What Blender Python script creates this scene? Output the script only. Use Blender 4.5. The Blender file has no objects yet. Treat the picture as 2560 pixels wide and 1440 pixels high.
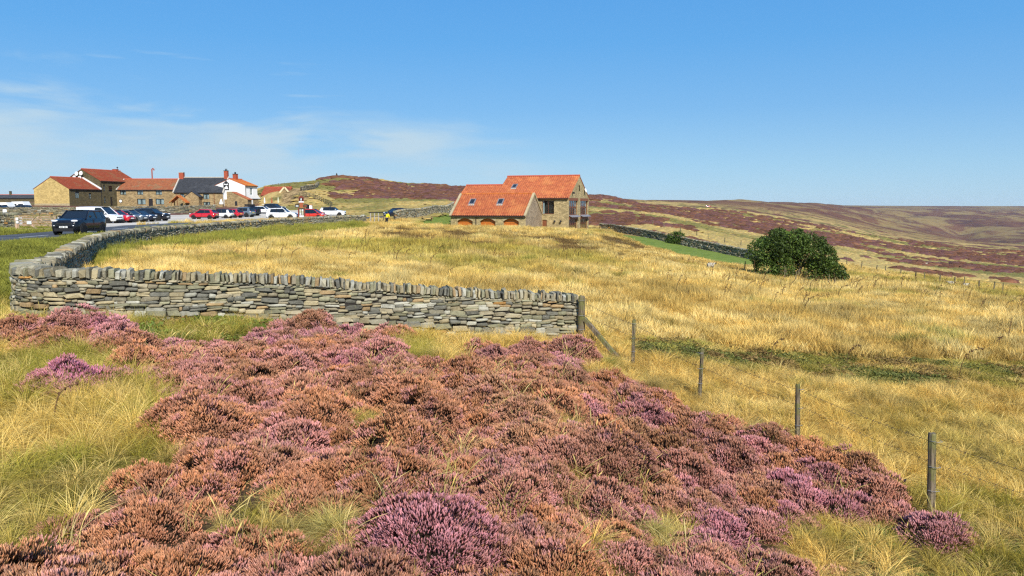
import bpy, bmesh, math, random
import numpy as np
from mathutils import Vector, Matrix, Euler

random.seed(7)
RNG = np.random.default_rng(11)
SC = bpy.context.scene
C = SC.collection
R = math.radians

# ------------------------------------------------------------------ camera
EZ = 5.0                                   # eye height above the scene's zero level
PITCH = math.atan((720 - 517) / 1934.0)
FPX = 1934.0
cam_d = bpy.data.cameras.new('camera')
cam_d.sensor_width = 36.0
cam_d.lens = 36.0 * FPX / 2560.0
cam_d.clip_start = 0.1
cam_d.clip_end = 60000
cam = bpy.data.objects.new('camera', cam_d)
cam.location = (0, 0, EZ)
cam.rotation_euler = (math.pi / 2 - PITCH, 0, 0)
C.objects.link(cam)
SC.camera = cam

# ------------------------------------------------------------------ sky, sun, exposure
SUN_AZ = math.atan2(0.32, -0.947)           # measured from +Y towards +X
SUN_EL = R(38)
world = bpy.data.worlds.new('World')
SC.world = world
world.use_nodes = True
wn = world.node_tree
wn.nodes.clear()
def wnode(t, **kw):
    n = wn.nodes.new(t)
    for k, v in kw.items():
        setattr(n, k, v)
    return n
def wmath(op, a, b=None, clamp=False):
    n = wnode('ShaderNodeMath', operation=op, use_clamp=clamp)
    for i, s in enumerate((a, b)):
        if s is None:
            continue
        if isinstance(s, (int, float)):
            n.inputs[i].default_value = s
        else:
            wn.links.new(s, n.inputs[i])
    return n.outputs[0]
def wramp(x, lo, hi):
    n = wnode('ShaderNodeMapRange', interpolation_type='SMOOTHSTEP')
    wn.links.new(x, n.inputs[0])
    n.inputs[1].default_value = lo
    n.inputs[2].default_value = hi
    return n.outputs[0]
sky = wnode('ShaderNodeTexSky', sky_type='NISHITA', sun_disc=False)
sky.sun_elevation = SUN_EL
sky.sun_rotation = SUN_AZ
sky.altitude = 400
sky.air_density = 1.0
sky.dust_density = 0.1
sky.ozone_density = 2.2
tint = wnode('ShaderNodeMix', data_type='RGBA', blend_type='MULTIPLY')
tint.inputs[0].default_value = 1.0
tint.inputs[7].default_value = (0.74, 0.94, 1.12, 1)
wn.links.new(sky.outputs[0], tint.inputs[6])
hsv = wnode('ShaderNodeHueSaturation')
hsv.inputs['Hue'].default_value = 0.497
hsv.inputs['Saturation'].default_value = 1.16
hsv.inputs['Value'].default_value = 0.9
wn.links.new(tint.outputs[2], hsv.inputs['Color'])
tc = wnode('ShaderNodeTexCoord')
sep = wnode('ShaderNodeSeparateXYZ')
wn.links.new(tc.outputs['Generated'], sep.inputs[0])
# thin cirrus: stretched noise in a low band of the sky
mp = wnode('ShaderNodeMapping')
mp.inputs['Scale'].default_value = (3.2, 3.2, 17.0)
mp.inputs['Rotation'].default_value = (0, 0.045, 0.0)
mp.inputs['Location'].default_value = (1.75, 0.2, 0.35)
wn.links.new(tc.outputs['Generated'], mp.inputs['Vector'])
nz = wnode('ShaderNodeTexNoise')
nz.inputs['Scale'].default_value = 1.0
nz.inputs['Detail'].default_value = 7
nz.inputs['Roughness'].default_value = 0.5
nz.inputs['Distortion'].default_value = 0.7
wn.links.new(mp.outputs[0], nz.inputs['Vector'])
az = wmath('ARCTAN2', sep.outputs['X'], sep.outputs['Y'])
# upper edge of the cloud bank sinks towards the right
edge = wmath('ADD', wmath('MULTIPLY', az, -0.115), 0.074)
edge2 = wmath('ADD', edge, wmath('MULTIPLY', wmath('SUBTRACT', nz.outputs[0], 0.5), 0.26))
up = wmath('SUBTRACT', edge2, sep.outputs['Z'])
bank = wramp(up, -0.012, 0.030)
bank = wmath('MULTIPLY', bank, wramp(az, 0.16, -0.14))
nz2 = wnode('ShaderNodeTexNoise')
nz2.inputs['Scale'].default_value = 2.3
nz2.inputs['Detail'].default_value = 5
wn.links.new(mp.outputs[0], nz2.inputs['Vector'])
bank = wmath('MULTIPLY', bank, wmath('ADD', wmath('MULTIPLY', wramp(nz2.outputs[0], 0.30, 0.70), 0.75), 0.30))
bank = wmath('MULTIPLY', bank, 0.88, clamp=True)
# loose wisps above it
mp2 = wnode('ShaderNodeMapping')
mp2.inputs['Scale'].default_value = (5.0, 5.0, 48.0)
mp2.inputs['Rotation'].default_value = (0.0, 0.22, 0.0)
mp2.inputs['Location'].default_value = (0.3, 0.4, 0.2)
wn.links.new(tc.outputs['Generated'], mp2.inputs['Vector'])
nz3 = wnode('ShaderNodeTexNoise')
nz3.inputs['Scale'].default_value = 1.2
nz3.inputs['Detail'].default_value = 4
wn.links.new(mp2.outputs[0], nz3.inputs['Vector'])
wisp = wmath('MULTIPLY', wramp(nz3.outputs[0], 0.60, 0.74), wramp(az, -0.05, -0.40))
wisp = wmath('MULTIPLY', wmath('MULTIPLY', wisp, wramp(sep.outputs['Z'], 0.26, 0.12)), 0.5)
cl = wmath('MAXIMUM', bank, wisp)
mixc = wnode('ShaderNodeMix', data_type='RGBA')
wn.links.new(cl, mixc.inputs[0])
eramp = wnode('ShaderNodeValToRGB')
wn.links.new(sep.outputs['Z'], eramp.inputs[0])
els = eramp.color_ramp.elements
KS = 1.20 / 0.121
for i_, (p_, c_) in enumerate(((0.0, (.40, .59, .77)), (0.05, (.32, .545, .77)), (0.12, (.20, .445, .77)), (0.20, (.125, .385, .77)), (0.32, (.085, .325, .75)), (1.0, (.045, .20, .58)))):
    e_ = els[i_] if i_ < 2 else els.new(p_)
    e_.position = p_
    e_.color = c_ + (1,)
esc = wnode('ShaderNodeMix', data_type='RGBA', blend_type='MULTIPLY')
esc.inputs[0].default_value = 1.0
esc.inputs[7].default_value = (KS, KS, KS, 1)
wn.links.new(eramp.outputs[0], esc.inputs[6])
grade = wnode('ShaderNodeMix', data_type='RGBA')
grade.inputs[0].default_value = 0.82
wn.links.new(hsv.outputs[0], grade.inputs[6])
wn.links.new(esc.outputs[2], grade.inputs[7])
wn.links.new(grade.outputs[2], mixc.inputs[6])
mixc.inputs[7].default_value = (4.7, 6.2, 7.3, 1)
bg = wnode('ShaderNodeBackground')
bg.inputs['Strength'].default_value = 0.095
wn.links.new(mixc.outputs[2], bg.inputs['Color'])
wo = wnode('ShaderNodeOutputWorld')
wn.links.new(bg.outputs[0], wo.inputs[0])

sun_d = bpy.data.lights.new('sun', 'SUN')
sun_d.energy = 5.0
sun_d.angle = R(0.53)
sun_d.color = (1.0, 0.945, 0.86)
sun = bpy.data.objects.new('sun', sun_d)
sdir = Vector((math.sin(SUN_AZ) * math.cos(SUN_EL), math.cos(SUN_AZ) * math.cos(SUN_EL), math.sin(SUN_EL)))
sun.rotation_euler = sdir.to_track_quat('Z', 'Y').to_euler()
sun.location = (20, -30, 60)
C.objects.link(sun)
vs = SC.view_settings
vs.view_transform = 'Standard'
vs.look = 'None'
vs.exposure = 0.24
vs.gamma = 1.0
vs.use_curve_mapping = False
cy = SC.cycles
cy.max_bounces = 5
cy.diffuse_bounces = 2
cy.glossy_bounces = 2
cy.transmission_bounces = 3
cy.transparent_max_bounces = 6
cy.volume_bounces = 0
cy.sample_clamp_indirect = 4
cy.use_denoising = False
cy.pixel_filter_type = 'BLACKMAN_HARRIS'
cy.filter_width = 1.3
# ------------------------------------------------------------------ helpers
def ratio(v):
    b = (720 - v) / FPX
    return (-math.sin(PITCH) + b * math.cos(PITCH)) / (math.cos(PITCH) + b * math.sin(PITCH))
def pix(u, v, Y):
    """point seen at photo pixel (u, v) at distance Y"""
    b = (720 - v) / FPX
    k = Y / (math.cos(PITCH) + b * math.sin(PITCH))
    return Vector(((u - 1280) / FPX * k, Y, EZ + Y * ratio(v)))
def proj(x, y, z):
    """numpy: world -> photo pixel"""
    zz = z - EZ
    d = y * math.cos(PITCH) - zz * math.sin(PITCH)
    up = y * math.sin(PITCH) + zz * math.cos(PITCH)
    d = np.maximum(d, 0.05)
    return 1280 + FPX * x / d, 720 - FPX * up / d
def inpoly(u, v, poly):
    u = np.asarray(u, float); v = np.asarray(v, float)
    ins = np.zeros(u.shape, bool)
    n = len(poly)
    for i in range(n):
        x1, y1 = poly[i]; x2, y2 = poly[(i + 1) % n]
        if y1 == y2:
            continue
        c = ((y1 > v) != (y2 > v)) & (u < (x2 - x1) * (v - y1) / (y2 - y1) + x1)
        ins ^= c
    return ins
def sstep(a, b, x):
    t = np.clip((np.asarray(x, float) - a) / (b - a), 0, 1)
    return t * t * (3 - 2 * t)
def _hash(ix, iy, s):
    h = (ix.astype(np.int64) * 374761393 + iy.astype(np.int64) * 668265263 + s * 974711) & 0x7fffffff
    h = ((h ^ (h >> 13)) * 1274126177) & 0x7fffffff
    return ((h ^ (h >> 16)) & 0xffff) / 65535.0
def vnoise(x, y, s=0):
    x = np.asarray(x, float); y = np.asarray(y, float)
    ix = np.floor(x); iy = np.floor(y)
    fx = x - ix; fy = y - iy
    fx = fx * fx * (3 - 2 * fx); fy = fy * fy * (3 - 2 * fy)
    a = _hash(ix, iy, s); b = _hash(ix + 1, iy, s); c = _hash(ix, iy + 1, s); d = _hash(ix + 1, iy + 1, s)
    return (a * (1 - fx) + b * fx) * (1 - fy) + (c * (1 - fx) + d * fx) * fy
def fbm(x, y, sc, octv=4, s=0, rough=0.55):
    t = 0; amp = 1; tot = 0
    for o in range(octv):
        t = t + amp * vnoise(np.asarray(x) * sc + 17.3 * o, np.asarray(y) * sc - 9.1 * o, s + o)
        tot += amp; amp *= rough; sc *= 2.03
    return t / tot

def tag(o, label=None, cat=None, group=None, kind=None):
    if label: o['label'] = label
    if cat: o['category'] = cat
    if group: o['group'] = group
    if kind: o['kind'] = kind
    return o
def empty(name, loc=(0, 0, 0), rz=0.0, label=None, cat=None, group=None):
    o = bpy.data.objects.new(name, None)
    o.empty_display_size = 0.3
    o.location = loc
    o.rotation_euler = (0, 0, rz)
    C.objects.link(o)
    return tag(o, label, cat, group)
def link(name, me, parent=None, mat=None):
    o = bpy.data.objects.new(name, me)
    if mat is not None and not me.materials:
        me.materials.append(mat)
    C.objects.link(o)
    if parent is not None:
        o.parent = parent
    return o
class MB:
    """collects shapes, builds one mesh object"""
    def __init__(self):
        self.v = []; self.f = []
    def add(self, vs, fs):
        n = len(self.v)
        self.v.extend([tuple(p) for p in vs])
        self.f.extend([tuple(i + n for i in f) for f in fs])
        return self
    def box(self, x0, x1, y0, y1, z0, z1, M=None):
        vs = [Vector(p) for p in ((x0, y0, z0), (x1, y0, z0), (x1, y1, z0), (x0, y1, z0), (x0, y0, z1), (x1, y0, z1), (x1, y1, z1), (x0, y1, z1))]
        if M is not None:
            vs = [M @ p for p in vs]
        return self.add(vs, [(0, 3, 2, 1), (4, 5, 6, 7), (0, 1, 5, 4), (1, 2, 6, 5), (2, 3, 7, 6), (3, 0, 4, 7)])
    def quad(self, a, b, c, d):
        return self.add((a, b, c, d), [(0, 1, 2, 3)])
    def poly(self, pts):
        return self.add(pts, [tuple(range(len(pts)))])
    def beam(self, p0, p1, w, h=None, up=(0, 0, 1)):
        p0 = Vector(p0); p1 = Vector(p1); h = h or w
        d = (p1 - p0).normalized(); up = Vector(up)
        if abs(d.dot(up)) > 0.98: up = Vector((1, 0, 0))
        s = d.cross(up).normalized(); t = s.cross(d)
        vs = []
        for p in (p0, p1):
            for a, b in ((-1, -1), (1, -1), (1, 1), (-1, 1)):
                vs.append(p + s * (a * w / 2) + t * (b * h / 2))
        return self.add(vs, [(0, 1, 2, 3), (7, 6, 5, 4), (0, 4, 5, 1), (1, 5, 6, 2), (2, 6, 7, 3), (3, 7, 4, 0)])
    def tube(self, pts, rads, n=6, cap=True):
        pts = [Vector(p) for p in pts]
        if not hasattr(rads, '__len__'): rads = [rads] * len(pts)
        base = len(self.v); N = len(pts); prev = None
        for i, p in enumerate(pts):
            d = (pts[min(i + 1, N - 1)] - pts[max(i - 1, 0)]).normalized()
            ref = Vector((0, 0, 1)) if abs(d.z) < 0.95 else Vector((1, 0, 0))
            s = d.cross(ref).normalized() if prev is None else (prev - d * prev.dot(d)).normalized()
            prev = s; t = d.cross(s)
            for k in range(n):
                a = 2 * math.pi * k / n
                self.v.append(tuple(p + (s * math.cos(a) + t * math.sin(a)) * rads[i]))
        for i in range(N - 1):
            for k in range(n):
                a = base + i * n + k; b = base + i * n + (k + 1) % n
                self.f.append((a, b, b + n, a + n))
        if cap:
            self.f.append(tuple(base + k for k in reversed(range(n))))
            self.f.append(tuple(base + (N - 1) * n + k for k in range(n)))
        return self
    def lathe(self, c, prof, n=12, axis='z'):
        base = len(self.v); c = Vector(c)
        for r, h in prof:
            for k in range(n):
                a = 2 * math.pi * k / n
                p = Vector((r * math.cos(a), r * math.sin(a), h))
                if axis == 'y': p = Vector((p.x, p.z, p.y))
                if axis == 'x': p = Vector((p.z, p.x, p.y))
                self.v.append(tuple(c + p))
        for i in range(len(prof) - 1):
            for k in range(n):
                a = base + i * n + k; b = base + i * n + (k + 1) % n
                self.f.append((a, b, b + n, a + n))
        self.f.append(tuple(base + k for k in range(n)))
        self.f.append(tuple(base + (len(prof) - 1) * n + k for k in range(n)))
        return self
    def build(self, name, mat, parent=None, smooth=False):
        me = bpy.data.meshes.new(name)
        me.from_pydata(self.v, [], self.f)
        bm = bmesh.new(); bm.from_mesh(me)
        bmesh.ops.recalc_face_normals(bm, faces=bm.faces)
        bm.to_mesh(me); bm.free()
        if smooth:
            me.polygons.foreach_set('use_smooth', [True] * len(me.polygons))
        return link(name, me, parent, mat)

def mesh_np(name, V, F, mat=None, cols=None, smooth=False):
    """numpy verts (n,3), faces (m,k) -> mesh; cols = per-vertex rgb"""
    me = bpy.data.meshes.new(name)
    V = np.asarray(V, np.float32); F = np.asarray(F, np.int32)
    k = F.shape[1]
    me.vertices.add(len(V)); me.vertices.foreach_set('co', V.ravel())
    me.loops.add(F.size); me.loops.foreach_set('vertex_index', F.ravel())
    me.polygons.add(len(F))
    me.polygons.foreach_set('loop_start', np.arange(0, F.size, k, dtype=np.int32))
    if smooth:
        me.polygons.foreach_set('use_smooth', np.ones(len(F), bool))
    me.update(calc_edges=True)
    if cols is not None:
        a = me.attributes.new('col', 'FLOAT_COLOR', 'POINT')
        cc = np.ones((len(V), 4), np.float32); cc[:, :3] = cols
        a.data.foreach_set('color', cc.ravel())
    if mat is not None: me.materials.append(mat)
    return me

# ------------------------------------------------------------------ materials
class NT:
    def __init__(self, name, rough=0.8, spec=0.2):
        self.m = bpy.data.materials.new(name)
        self.m.use_nodes = True
        self.t = self.m.node_tree
        self.b = self.t.nodes['Principled BSDF']
        self.b.inputs['Roughness'].default_value = rough
        self.b.inputs['Specular IOR Level'].default_value = spec
    def n(self, typ, **kw):
        x = self.t.nodes.new(typ)
        for k, v in kw.items(): setattr(x, k, v)
        return x
    def set(self, inp, s):
        if s is None: return
        if isinstance(s, (int, float)): inp.default_value = s
        elif isinstance(s, (tuple, list)):
            inp.default_value = tuple(s) + ((1,) if len(inp.default_value) == 4 and len(s) == 3 else ())
        else: self.t.links.new(s, inp)
    def math(self, op, a, b=None, clamp=False):
        x = self.n('ShaderNodeMath', operation=op, use_clamp=clamp)
        self.set(x.inputs[0], a); self.set(x.inputs[1], b)
        return x.outputs[0]
    def mix(self, f, a, b, mode='MIX'):
        x = self.n('ShaderNodeMix', data_type='RGBA', blend_type=mode)
        self.set(x.inputs[0], f); self.set(x.inputs[6], a); self.set(x.inputs[7], b)
        return x.outputs[2]
    def coord(self, kind='Object'):
        return self.n('ShaderNodeTexCoord').outputs[kind]
    def pos(self):
        return self.n('ShaderNodeNewGeometry').outputs['Position']
    def mapping(self, vec, scale=(1, 1, 1), rot=(0, 0, 0), loc=(0, 0, 0)):
        x = self.n('ShaderNodeMapping')
        self.set(x.inputs['Vector'], vec)
        x.inputs['Scale'].default_value = scale; x.inputs['Rotation'].default_value = rot; x.inputs['Location'].default_value = loc
        return x.outputs[0]
    def noise(self, vec, scale, detail=4, rough=0.55, dist=0.0):
        x = self.n('ShaderNodeTexNoise')
        if vec is not None: self.set(x.inputs['Vector'], vec)
        x.inputs['Scale'].default_value = scale; x.inputs['Detail'].default_value = detail
        x.inputs['Roughness'].default_value = rough; x.inputs['Distortion'].default_value = dist
        return x.outputs[0]
    def ramp(self, f, stops, interp='LINEAR'):
        x = self.n('ShaderNodeValToRGB')
        x.color_ramp.interpolation = interp
        e = x.color_ramp.elements
        while len(e) < len(stops): e.new(0.5)
        for el, (p, c) in zip(e, stops):
            el.position = p
            el.color = (c, c, c, 1) if isinstance(c, (int, float)) else tuple(c) + (1,)
        self.set(x.inputs[0], f)
        return x.outputs[0]
    def rng(self, x, lo, hi, a=0.0, b=1.0, smooth=True):
        n = self.n('ShaderNodeMapRange', interpolation_type='SMOOTHSTEP' if smooth else 'LINEAR')
        self.set(n.inputs[0], x)
        for i, q in enumerate((lo, hi, a, b)): n.inputs[i + 1].default_value = q
        return n.outputs[0]
    def attr(self, name, kind='GEOMETRY', out='Color'):
        x = self.n('ShaderNodeAttribute', attribute_type=kind, attribute_name=name)
        return x.outputs[out]
    def bump(self, h, strength=0.4, dist=0.02):
        x = self.n('ShaderNodeBump')
        x.inputs['Strength'].default_value = strength; x.inputs['Distance'].default_value = dist
        self.set(x.inputs['Height'], h)
        self.t.links.new(x.outputs[0], self.b.inputs['Normal'])
    def col(self, c):
        self.set(self.b.inputs['Base Color'], c)
        return self.m

def plain(name, rgb, rough=0.7, spec=0.3, var=0.15, scale=6.0, metal=0.0):
    """paint / wood / metal with slight uneven tone"""
    k = NT(name, rough, spec)
    nz = k.noise(k.coord(), scale, 4)
    f = k.ramp(nz, [(0.25, 1 - var), (0.75, 1 + var)])
    k.b.inputs['Metallic'].default_value = metal
    return k.col(k.mix(1.0, rgb, f, 'MULTIPLY'))

def stone_like(name, cols_from):
    """rough lichened sandstone; tone comes per stone"""
    k = NT(name, 0.92, 0.12)
    base = k.attr('col') if cols_from == 'attr' else k.n('ShaderNodeObjectInfo').outputs['Color']
    p = k.pos()
    n1 = k.noise(p, 9, 6, 0.65)
    n2 = k.noise(p, 38, 4, 0.6)
    c = k.mix(1.0, base, k.ramp(n1, [(0.25, 0.62), (0.5, 1.0), (0.8, 1.28)]), 'MULTIPLY')
    c = k.mix(k.rng(n2, 0.60, 0.72, 0, 0.5), c, (0.56, 0.55, 0.46))
    n3 = k.noise(p, 5.5, 5, 0.7)
    c = k.mix(k.rng(n3, 0.60, 0.72, 0, 0.45), c, (0.30, 0.29, 0.13))
    c = k.mix(k.rng(n3, 0.38, 0.28, 0, 0.5), c, (0.09, 0.085, 0.075))
    k.bump(k.math('ADD', n1, k.math('MULTIPLY', n2, 0.35)), 0.75, 0.03)
    return k.col(c)

M = {}
M['stone_part'] = stone_like('drystone', 'obj')
M['stone_join'] = stone_like('drystone_mass', 'attr')
M['core'] = plain('wall_core', (0.045, 0.040, 0.034), 1.0, 0.05, 0.3, 5)

def masonry(name, c1, c2, cm, bw=0.42, bh=0.16, dark=0.35):
    """coursed stone facing on far buildings: blocks of uneven tone, recessed joints"""
    k = NT(name, 0.93, 0.1)
    g = k.n('ShaderNodeTexCoord').outputs['Object']
    nrm = k.n('ShaderNodeTexCoord').outputs['Normal']
    s = k.n('ShaderNodeSeparateXYZ'); k.set(s.inputs[0], g)
    sn = k.n('ShaderNodeSeparateXYZ'); k.set(sn.inputs[0], nrm)
    use_y = k.math('GREATER_THAN', k.math('ABSOLUTE', sn.outputs['X']), 0.7)
    hx = k.math('ADD', k.math('MULTIPLY', s.outputs['X'], k.math('SUBTRACT', 1.0, use_y)), k.math('MULTIPLY', s.outputs['Y'], use_y))
    cmb = k.n('ShaderNodeCombineXYZ')
    k.set(cmb.inputs[0], hx); k.set(cmb.inputs[1], s.outputs['Z'])
    wv = k.noise(cmb.outputs[0], 1.3, 2)
    add = k.n('ShaderNodeVectorMath', operation='ADD')
    k.set(add.inputs[0], cmb.outputs[0])
    sc = k.n('ShaderNodeVectorMath', operation='SCALE'); sc.inputs['Scale'].default_value = 0.10
    nzc = k.n('ShaderNodeTexNoise'); nzc.inputs['Scale'].default_value = 2.2; k.set(nzc.inputs['Vector'], cmb.outputs[0])
    k.set(sc.inputs[0], nzc.outputs['Color']); k.set(add.inputs[1], sc.outputs[0])
    br = k.n('ShaderNodeTexBrick')
    k.set(br.inputs['Vector'], add.outputs[0])
    br.inputs['Scale'].default_value = 1.0
    br.inputs['Brick Width'].default_value = bw
    br.inputs['Row Height'].default_value = bh
    br.inputs['Mortar Size'].default_value = 0.012
    br.inputs['Mortar Smooth'].default_value = 0.3
    br.inputs['Bias'].default_value = 0.0
    br.inputs['Color1'].default_value = (0, 0, 0, 1); br.inputs['Color2'].default_value = (1, 1, 1, 1)
    br.inputs['Mortar'].default_value = (0.5, 0.5, 0.5, 1)
    br.offset_frequency = 2; br.squash = 0.7; br.squash_frequency = 3
    big = k.noise(cmb.outputs[0], 0.55, 5, 0.65)
    fine = k.noise(cmb.outputs[0], 5.0, 5, 0.6)
    c = k.mix(br.outputs['Color'], c1, c2)
    c = k.mix(k.rng(fine, 0.55, 0.75, 0, 0.6), c, tuple(min(1, q * 1.55) for q in c1))
    c = k.mix(k.rng(fine, 0.45, 0.28, 0, dark), c, tuple(q * 0.35 for q in c2))
    c = k.mix(k.math('MULTIPLY', br.outputs['Fac'], 0.75), c, cm)
    c = k.mix(1.0, c, k.ramp(big, [(0.25, 0.72), (0.75, 1.2)]), 'MULTIPLY')
    k.bump(k.math('SUBTRACT', fine, br.outputs['Fac']), 0.6, 0.05)
    return k.col(c)
M['st_barn'] = masonry('barn_sandstone', (0.52, 0.40, 0.20), (0.29, 0.225, 0.11), (0.33, 0.28, 0.19))
M['st_rubble'] = masonry('rubble_gable', (0.46, 0.36, 0.24), (0.24, 0.18, 0.12), (0.20, 0.16, 0.12), 0.30, 0.17, 0.75)
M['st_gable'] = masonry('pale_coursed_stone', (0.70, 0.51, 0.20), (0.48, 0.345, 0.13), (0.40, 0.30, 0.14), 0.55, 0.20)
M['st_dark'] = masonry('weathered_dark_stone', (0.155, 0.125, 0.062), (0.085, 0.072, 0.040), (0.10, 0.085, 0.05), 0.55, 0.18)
M['st_pub'] = masonry('pub_sandstone', (0.44, 0.32, 0.16), (0.24, 0.17, 0.085), (0.28, 0.22, 0.14), 0.5, 0.2, 0.6)
def render_wall():
    k = NT('white_render', 0.8, 0.2)
    p = k.coord()
    c = k.mix(k.rng(k.noise(p, 0.9, 5, 0.65), 0.5, 0.8, 0, 0.25), (0.80, 0.80, 0.77), (0.60, 0.59, 0.55))
    k.bump(k.noise(p, 14, 4), 0.25, 0.02)
    return k.col(c)
M['white_render'] = render_wall()

def tile_mat(name, c1, c2, c3):
    k = NT(name, 0.8, 0.2)
    p = k.coord()
    sx = k.n('ShaderNodeSeparateXYZ'); k.set(sx.inputs[0], p)
    fl = k.n('ShaderNodeVectorMath', operation='SNAP'); k.set(fl.inputs[0], p); fl.inputs[1].default_value = (0.27, 0.31, 5)
    wn_ = k.n('ShaderNodeTexWhiteNoise'); k.set(wn_.inputs['Vector'], fl.outputs[0])
    big = k.noise(p, 0.45, 5, 0.65)
    c = k.mix(wn_.outputs['Value'], c1, c2)
    c = k.mix(k.rng(big, 0.50, 0.62, 0, 0.8), c, c3)
    c = k.mix(1.0, c, k.ramp(k.noise(p, 1.7, 5, 0.65), [(0.3, 0.82), (0.7, 1.12)]), 'MULTIPLY')
    c = k.mix(k.rng(k.noise(p, 6, 4), 0.58, 0.75, 0, 0.35), c, (0.16, 0.13, 0.09))
    return k.col(c)
M['pantile'] = tile_mat('orange_pantile', (0.52, 0.160, 0.062), (0.37, 0.100, 0.045), (0.55, 0.205, 0.075))
M['red_tile'] = tile_mat('dull_red_tile', (0.33, 0.075, 0.034), (0.25, 0.058, 0.030), (0.27, 0.11, 0.05))
M['old_tile'] = tile_mat('weathered_tile', (0.33, 0.115, 0.05), (0.24, 0.08, 0.04), (0.22, 0.14, 0.075))
M['orange_tile'] = tile_mat('bright_orange_tile', (0.58, 0.17, 0.04), (0.46, 0.12, 0.035), (0.62, 0.25, 0.055))
M['slate'] = tile_mat('blue_grey_slate', (0.050, 0.055, 0.066), (0.038, 0.042, 0.050), (0.065, 0.070, 0.080))
M['coping'] = plain('stone_coping', (0.42, 0.34, 0.20), 0.9, 0.1, 0.25, 3)
M['ridge_pale'] = plain('pale_ridge', (0.45, 0.41, 0.34), 0.9, 0.1, 0.2, 3)
M['ridge_red'] = plain('red_ridge', (0.45, 0.10, 0.05), 0.8, 0.2, 0.2, 3)
M['black_trim'] = plain('black_painted_trim', (0.02, 0.018, 0.018), 0.5, 0.4, 0.2, 4)
M['gutter'] = plain('dark_brown_gutter', (0.035, 0.018, 0.014), 0.5, 0.4, 0.2, 4)
M['white_paint'] = plain('white_paint', (0.78, 0.78, 0.75), 0.5, 0.4, 0.06, 4)
M['cream'] = plain('cream_board', (0.66, 0.56, 0.34), 0.7, 0.2, 0.1, 4)
M['brown_frame'] = plain('brown_timber_frame', (0.20, 0.070, 0.030), 0.6, 0.3, 0.2, 4)
M['garage_door'] = plain('orange_brown_garage_door', (0.50, 0.145, 0.022), 0.55, 0.3, 0.15, 3)
M['brick'] = plain('red_chimney_brick', (0.36, 0.085, 0.045), 0.9, 0.1, 0.25, 5)
M['dark_door'] = plain('dark_painted_door', (0.020, 0.016, 0.016), 0.5, 0.4, 0.2, 4)
M['curtain'] = plain('pale_curtain', (0.82, 0.82, 0.80), 0.9, 0.1, 0.1, 3)
M['lead'] = plain('grey_lead_sheet', (0.22, 0.21, 0.22), 0.5, 0.5, 0.15, 4)
M['interior'] = plain('room_interior', (0.05, 0.045, 0.04), 0.95, 0.05, 0.3, 2)
def glass(name, tint=(0.02, 0.025, 0.03), rough=0.06):
    k = NT(name, rough, 0.7)
    k.b.inputs['Base Color'].default_value = tint + (1,)
    return k.m
M['glass'] = glass('window_glass')
def clear_glass():
    k = NT('house_window_glass', 0.03, 0.5)
    gl = k.n('ShaderNodeBsdfGlossy'); gl.inputs['Roughness'].default_value = 0.03
    tr = k.n('ShaderNodeBsdfTransparent'); tr.inputs['Color'].default_value = (0.75, 0.8, 0.8, 1)
    mx = k.n('ShaderNodeMixShader')
    fr = k.n('ShaderNodeLayerWeight'); fr.inputs['Blend'].default_value = 0.5
    k.set(mx.inputs[0], k.math('ADD', k.math('MULTIPLY', k.math('POWER', fr.outputs['Facing'], 4.0), 0.8), 0.06)); k.set(mx.inputs[1], tr.outputs[0]); k.set(mx.inputs[2], gl.outputs[0])
    out = [n for n in k.t.nodes if n.type == 'OUTPUT_MATERIAL'][0]
    k.t.links.new(mx.outputs[0], out.inputs[0])
    return k.m
M['pane'] = clear_glass()
def wood(name, c1, c2, rough=0.85):
    k = NT(name, rough, 0.15)
    p = k.coord()
    g = k.noise(k.mapping(p, (18, 18, 1.6)), 2.0, 6, 0.65)
    c = k.mix(k.rng(g, 0.35, 0.65), c1, c2)
    moss = k.noise(p, 3.2, 4)
    c = k.mix(k.rng(moss, 0.46, 0.60, 0, 0.7), c, (0.17, 0.175, 0.045))
    crack = k.noise(k.mapping(p, (30, 30, 0.8)), 1.6, 3)
    c = k.mix(k.rng(crack, 0.62, 0.68, 0, 0.85), c, (0.03, 0.025, 0.02))
    k.bump(g, 0.5, 0.01)
    return k.col(c)
M['post'] = wood('weathered_post', (0.085, 0.062, 0.038), (0.25, 0.20, 0.135))
M['gate_wood'] = wood('gate_timber', (0.42, 0.28, 0.18), (0.58, 0.42, 0.30))
M['log'] = wood('brown_timber', (0.22, 0.14, 0.07), (0.36, 0.24, 0.12))
M['wire'] = plain('rusty_wire', (0.09, 0.065, 0.045), 0.6, 0.4, 0.3, 20, 0.3)
M['steel'] = plain('galvanised_steel', (0.32, 0.32, 0.31), 0.5, 0.5, 0.15, 8, 0.4)
# ------------------------------------------------------------------ terrain
def pchip(x, y, xq):
    x = np.asarray(x, float); y = np.asarray(y, float)
    h = np.diff(x); d = np.diff(y) / h
    m = np.zeros_like(y)
    for i in range(1, len(x) - 1):
        if d[i - 1] * d[i] > 0:
            w1 = 2 * h[i] + h[i - 1]; w2 = h[i] + 2 * h[i - 1]
            m[i] = (w1 + w2) / (w1 / d[i - 1] + w2 / d[i])
    m[0] = d[0]; m[-1] = d[-1]
    xq = np.clip(xq, x[0], x[-1])
    k = np.clip(np.searchsorted(x, xq) - 1, 0, len(x) - 2)
    t = (xq - x[k]) / h[k]
    return ((1 + 2 * t) * (1 - t) ** 2 * y[k] + t * (1 - t) ** 2 * h[k] * m[k] + t * t * (3 - 2 * t) * y[k + 1] + t * t * (t - 1) * h[k] * m[k + 1])
ZP = -1.88     # road and car park, relative to the eye
def vz(v, Y): return (Y, ratio(v) * Y)
NEAR = [(0, -1.65), (2.5, -2.1)]
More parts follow.
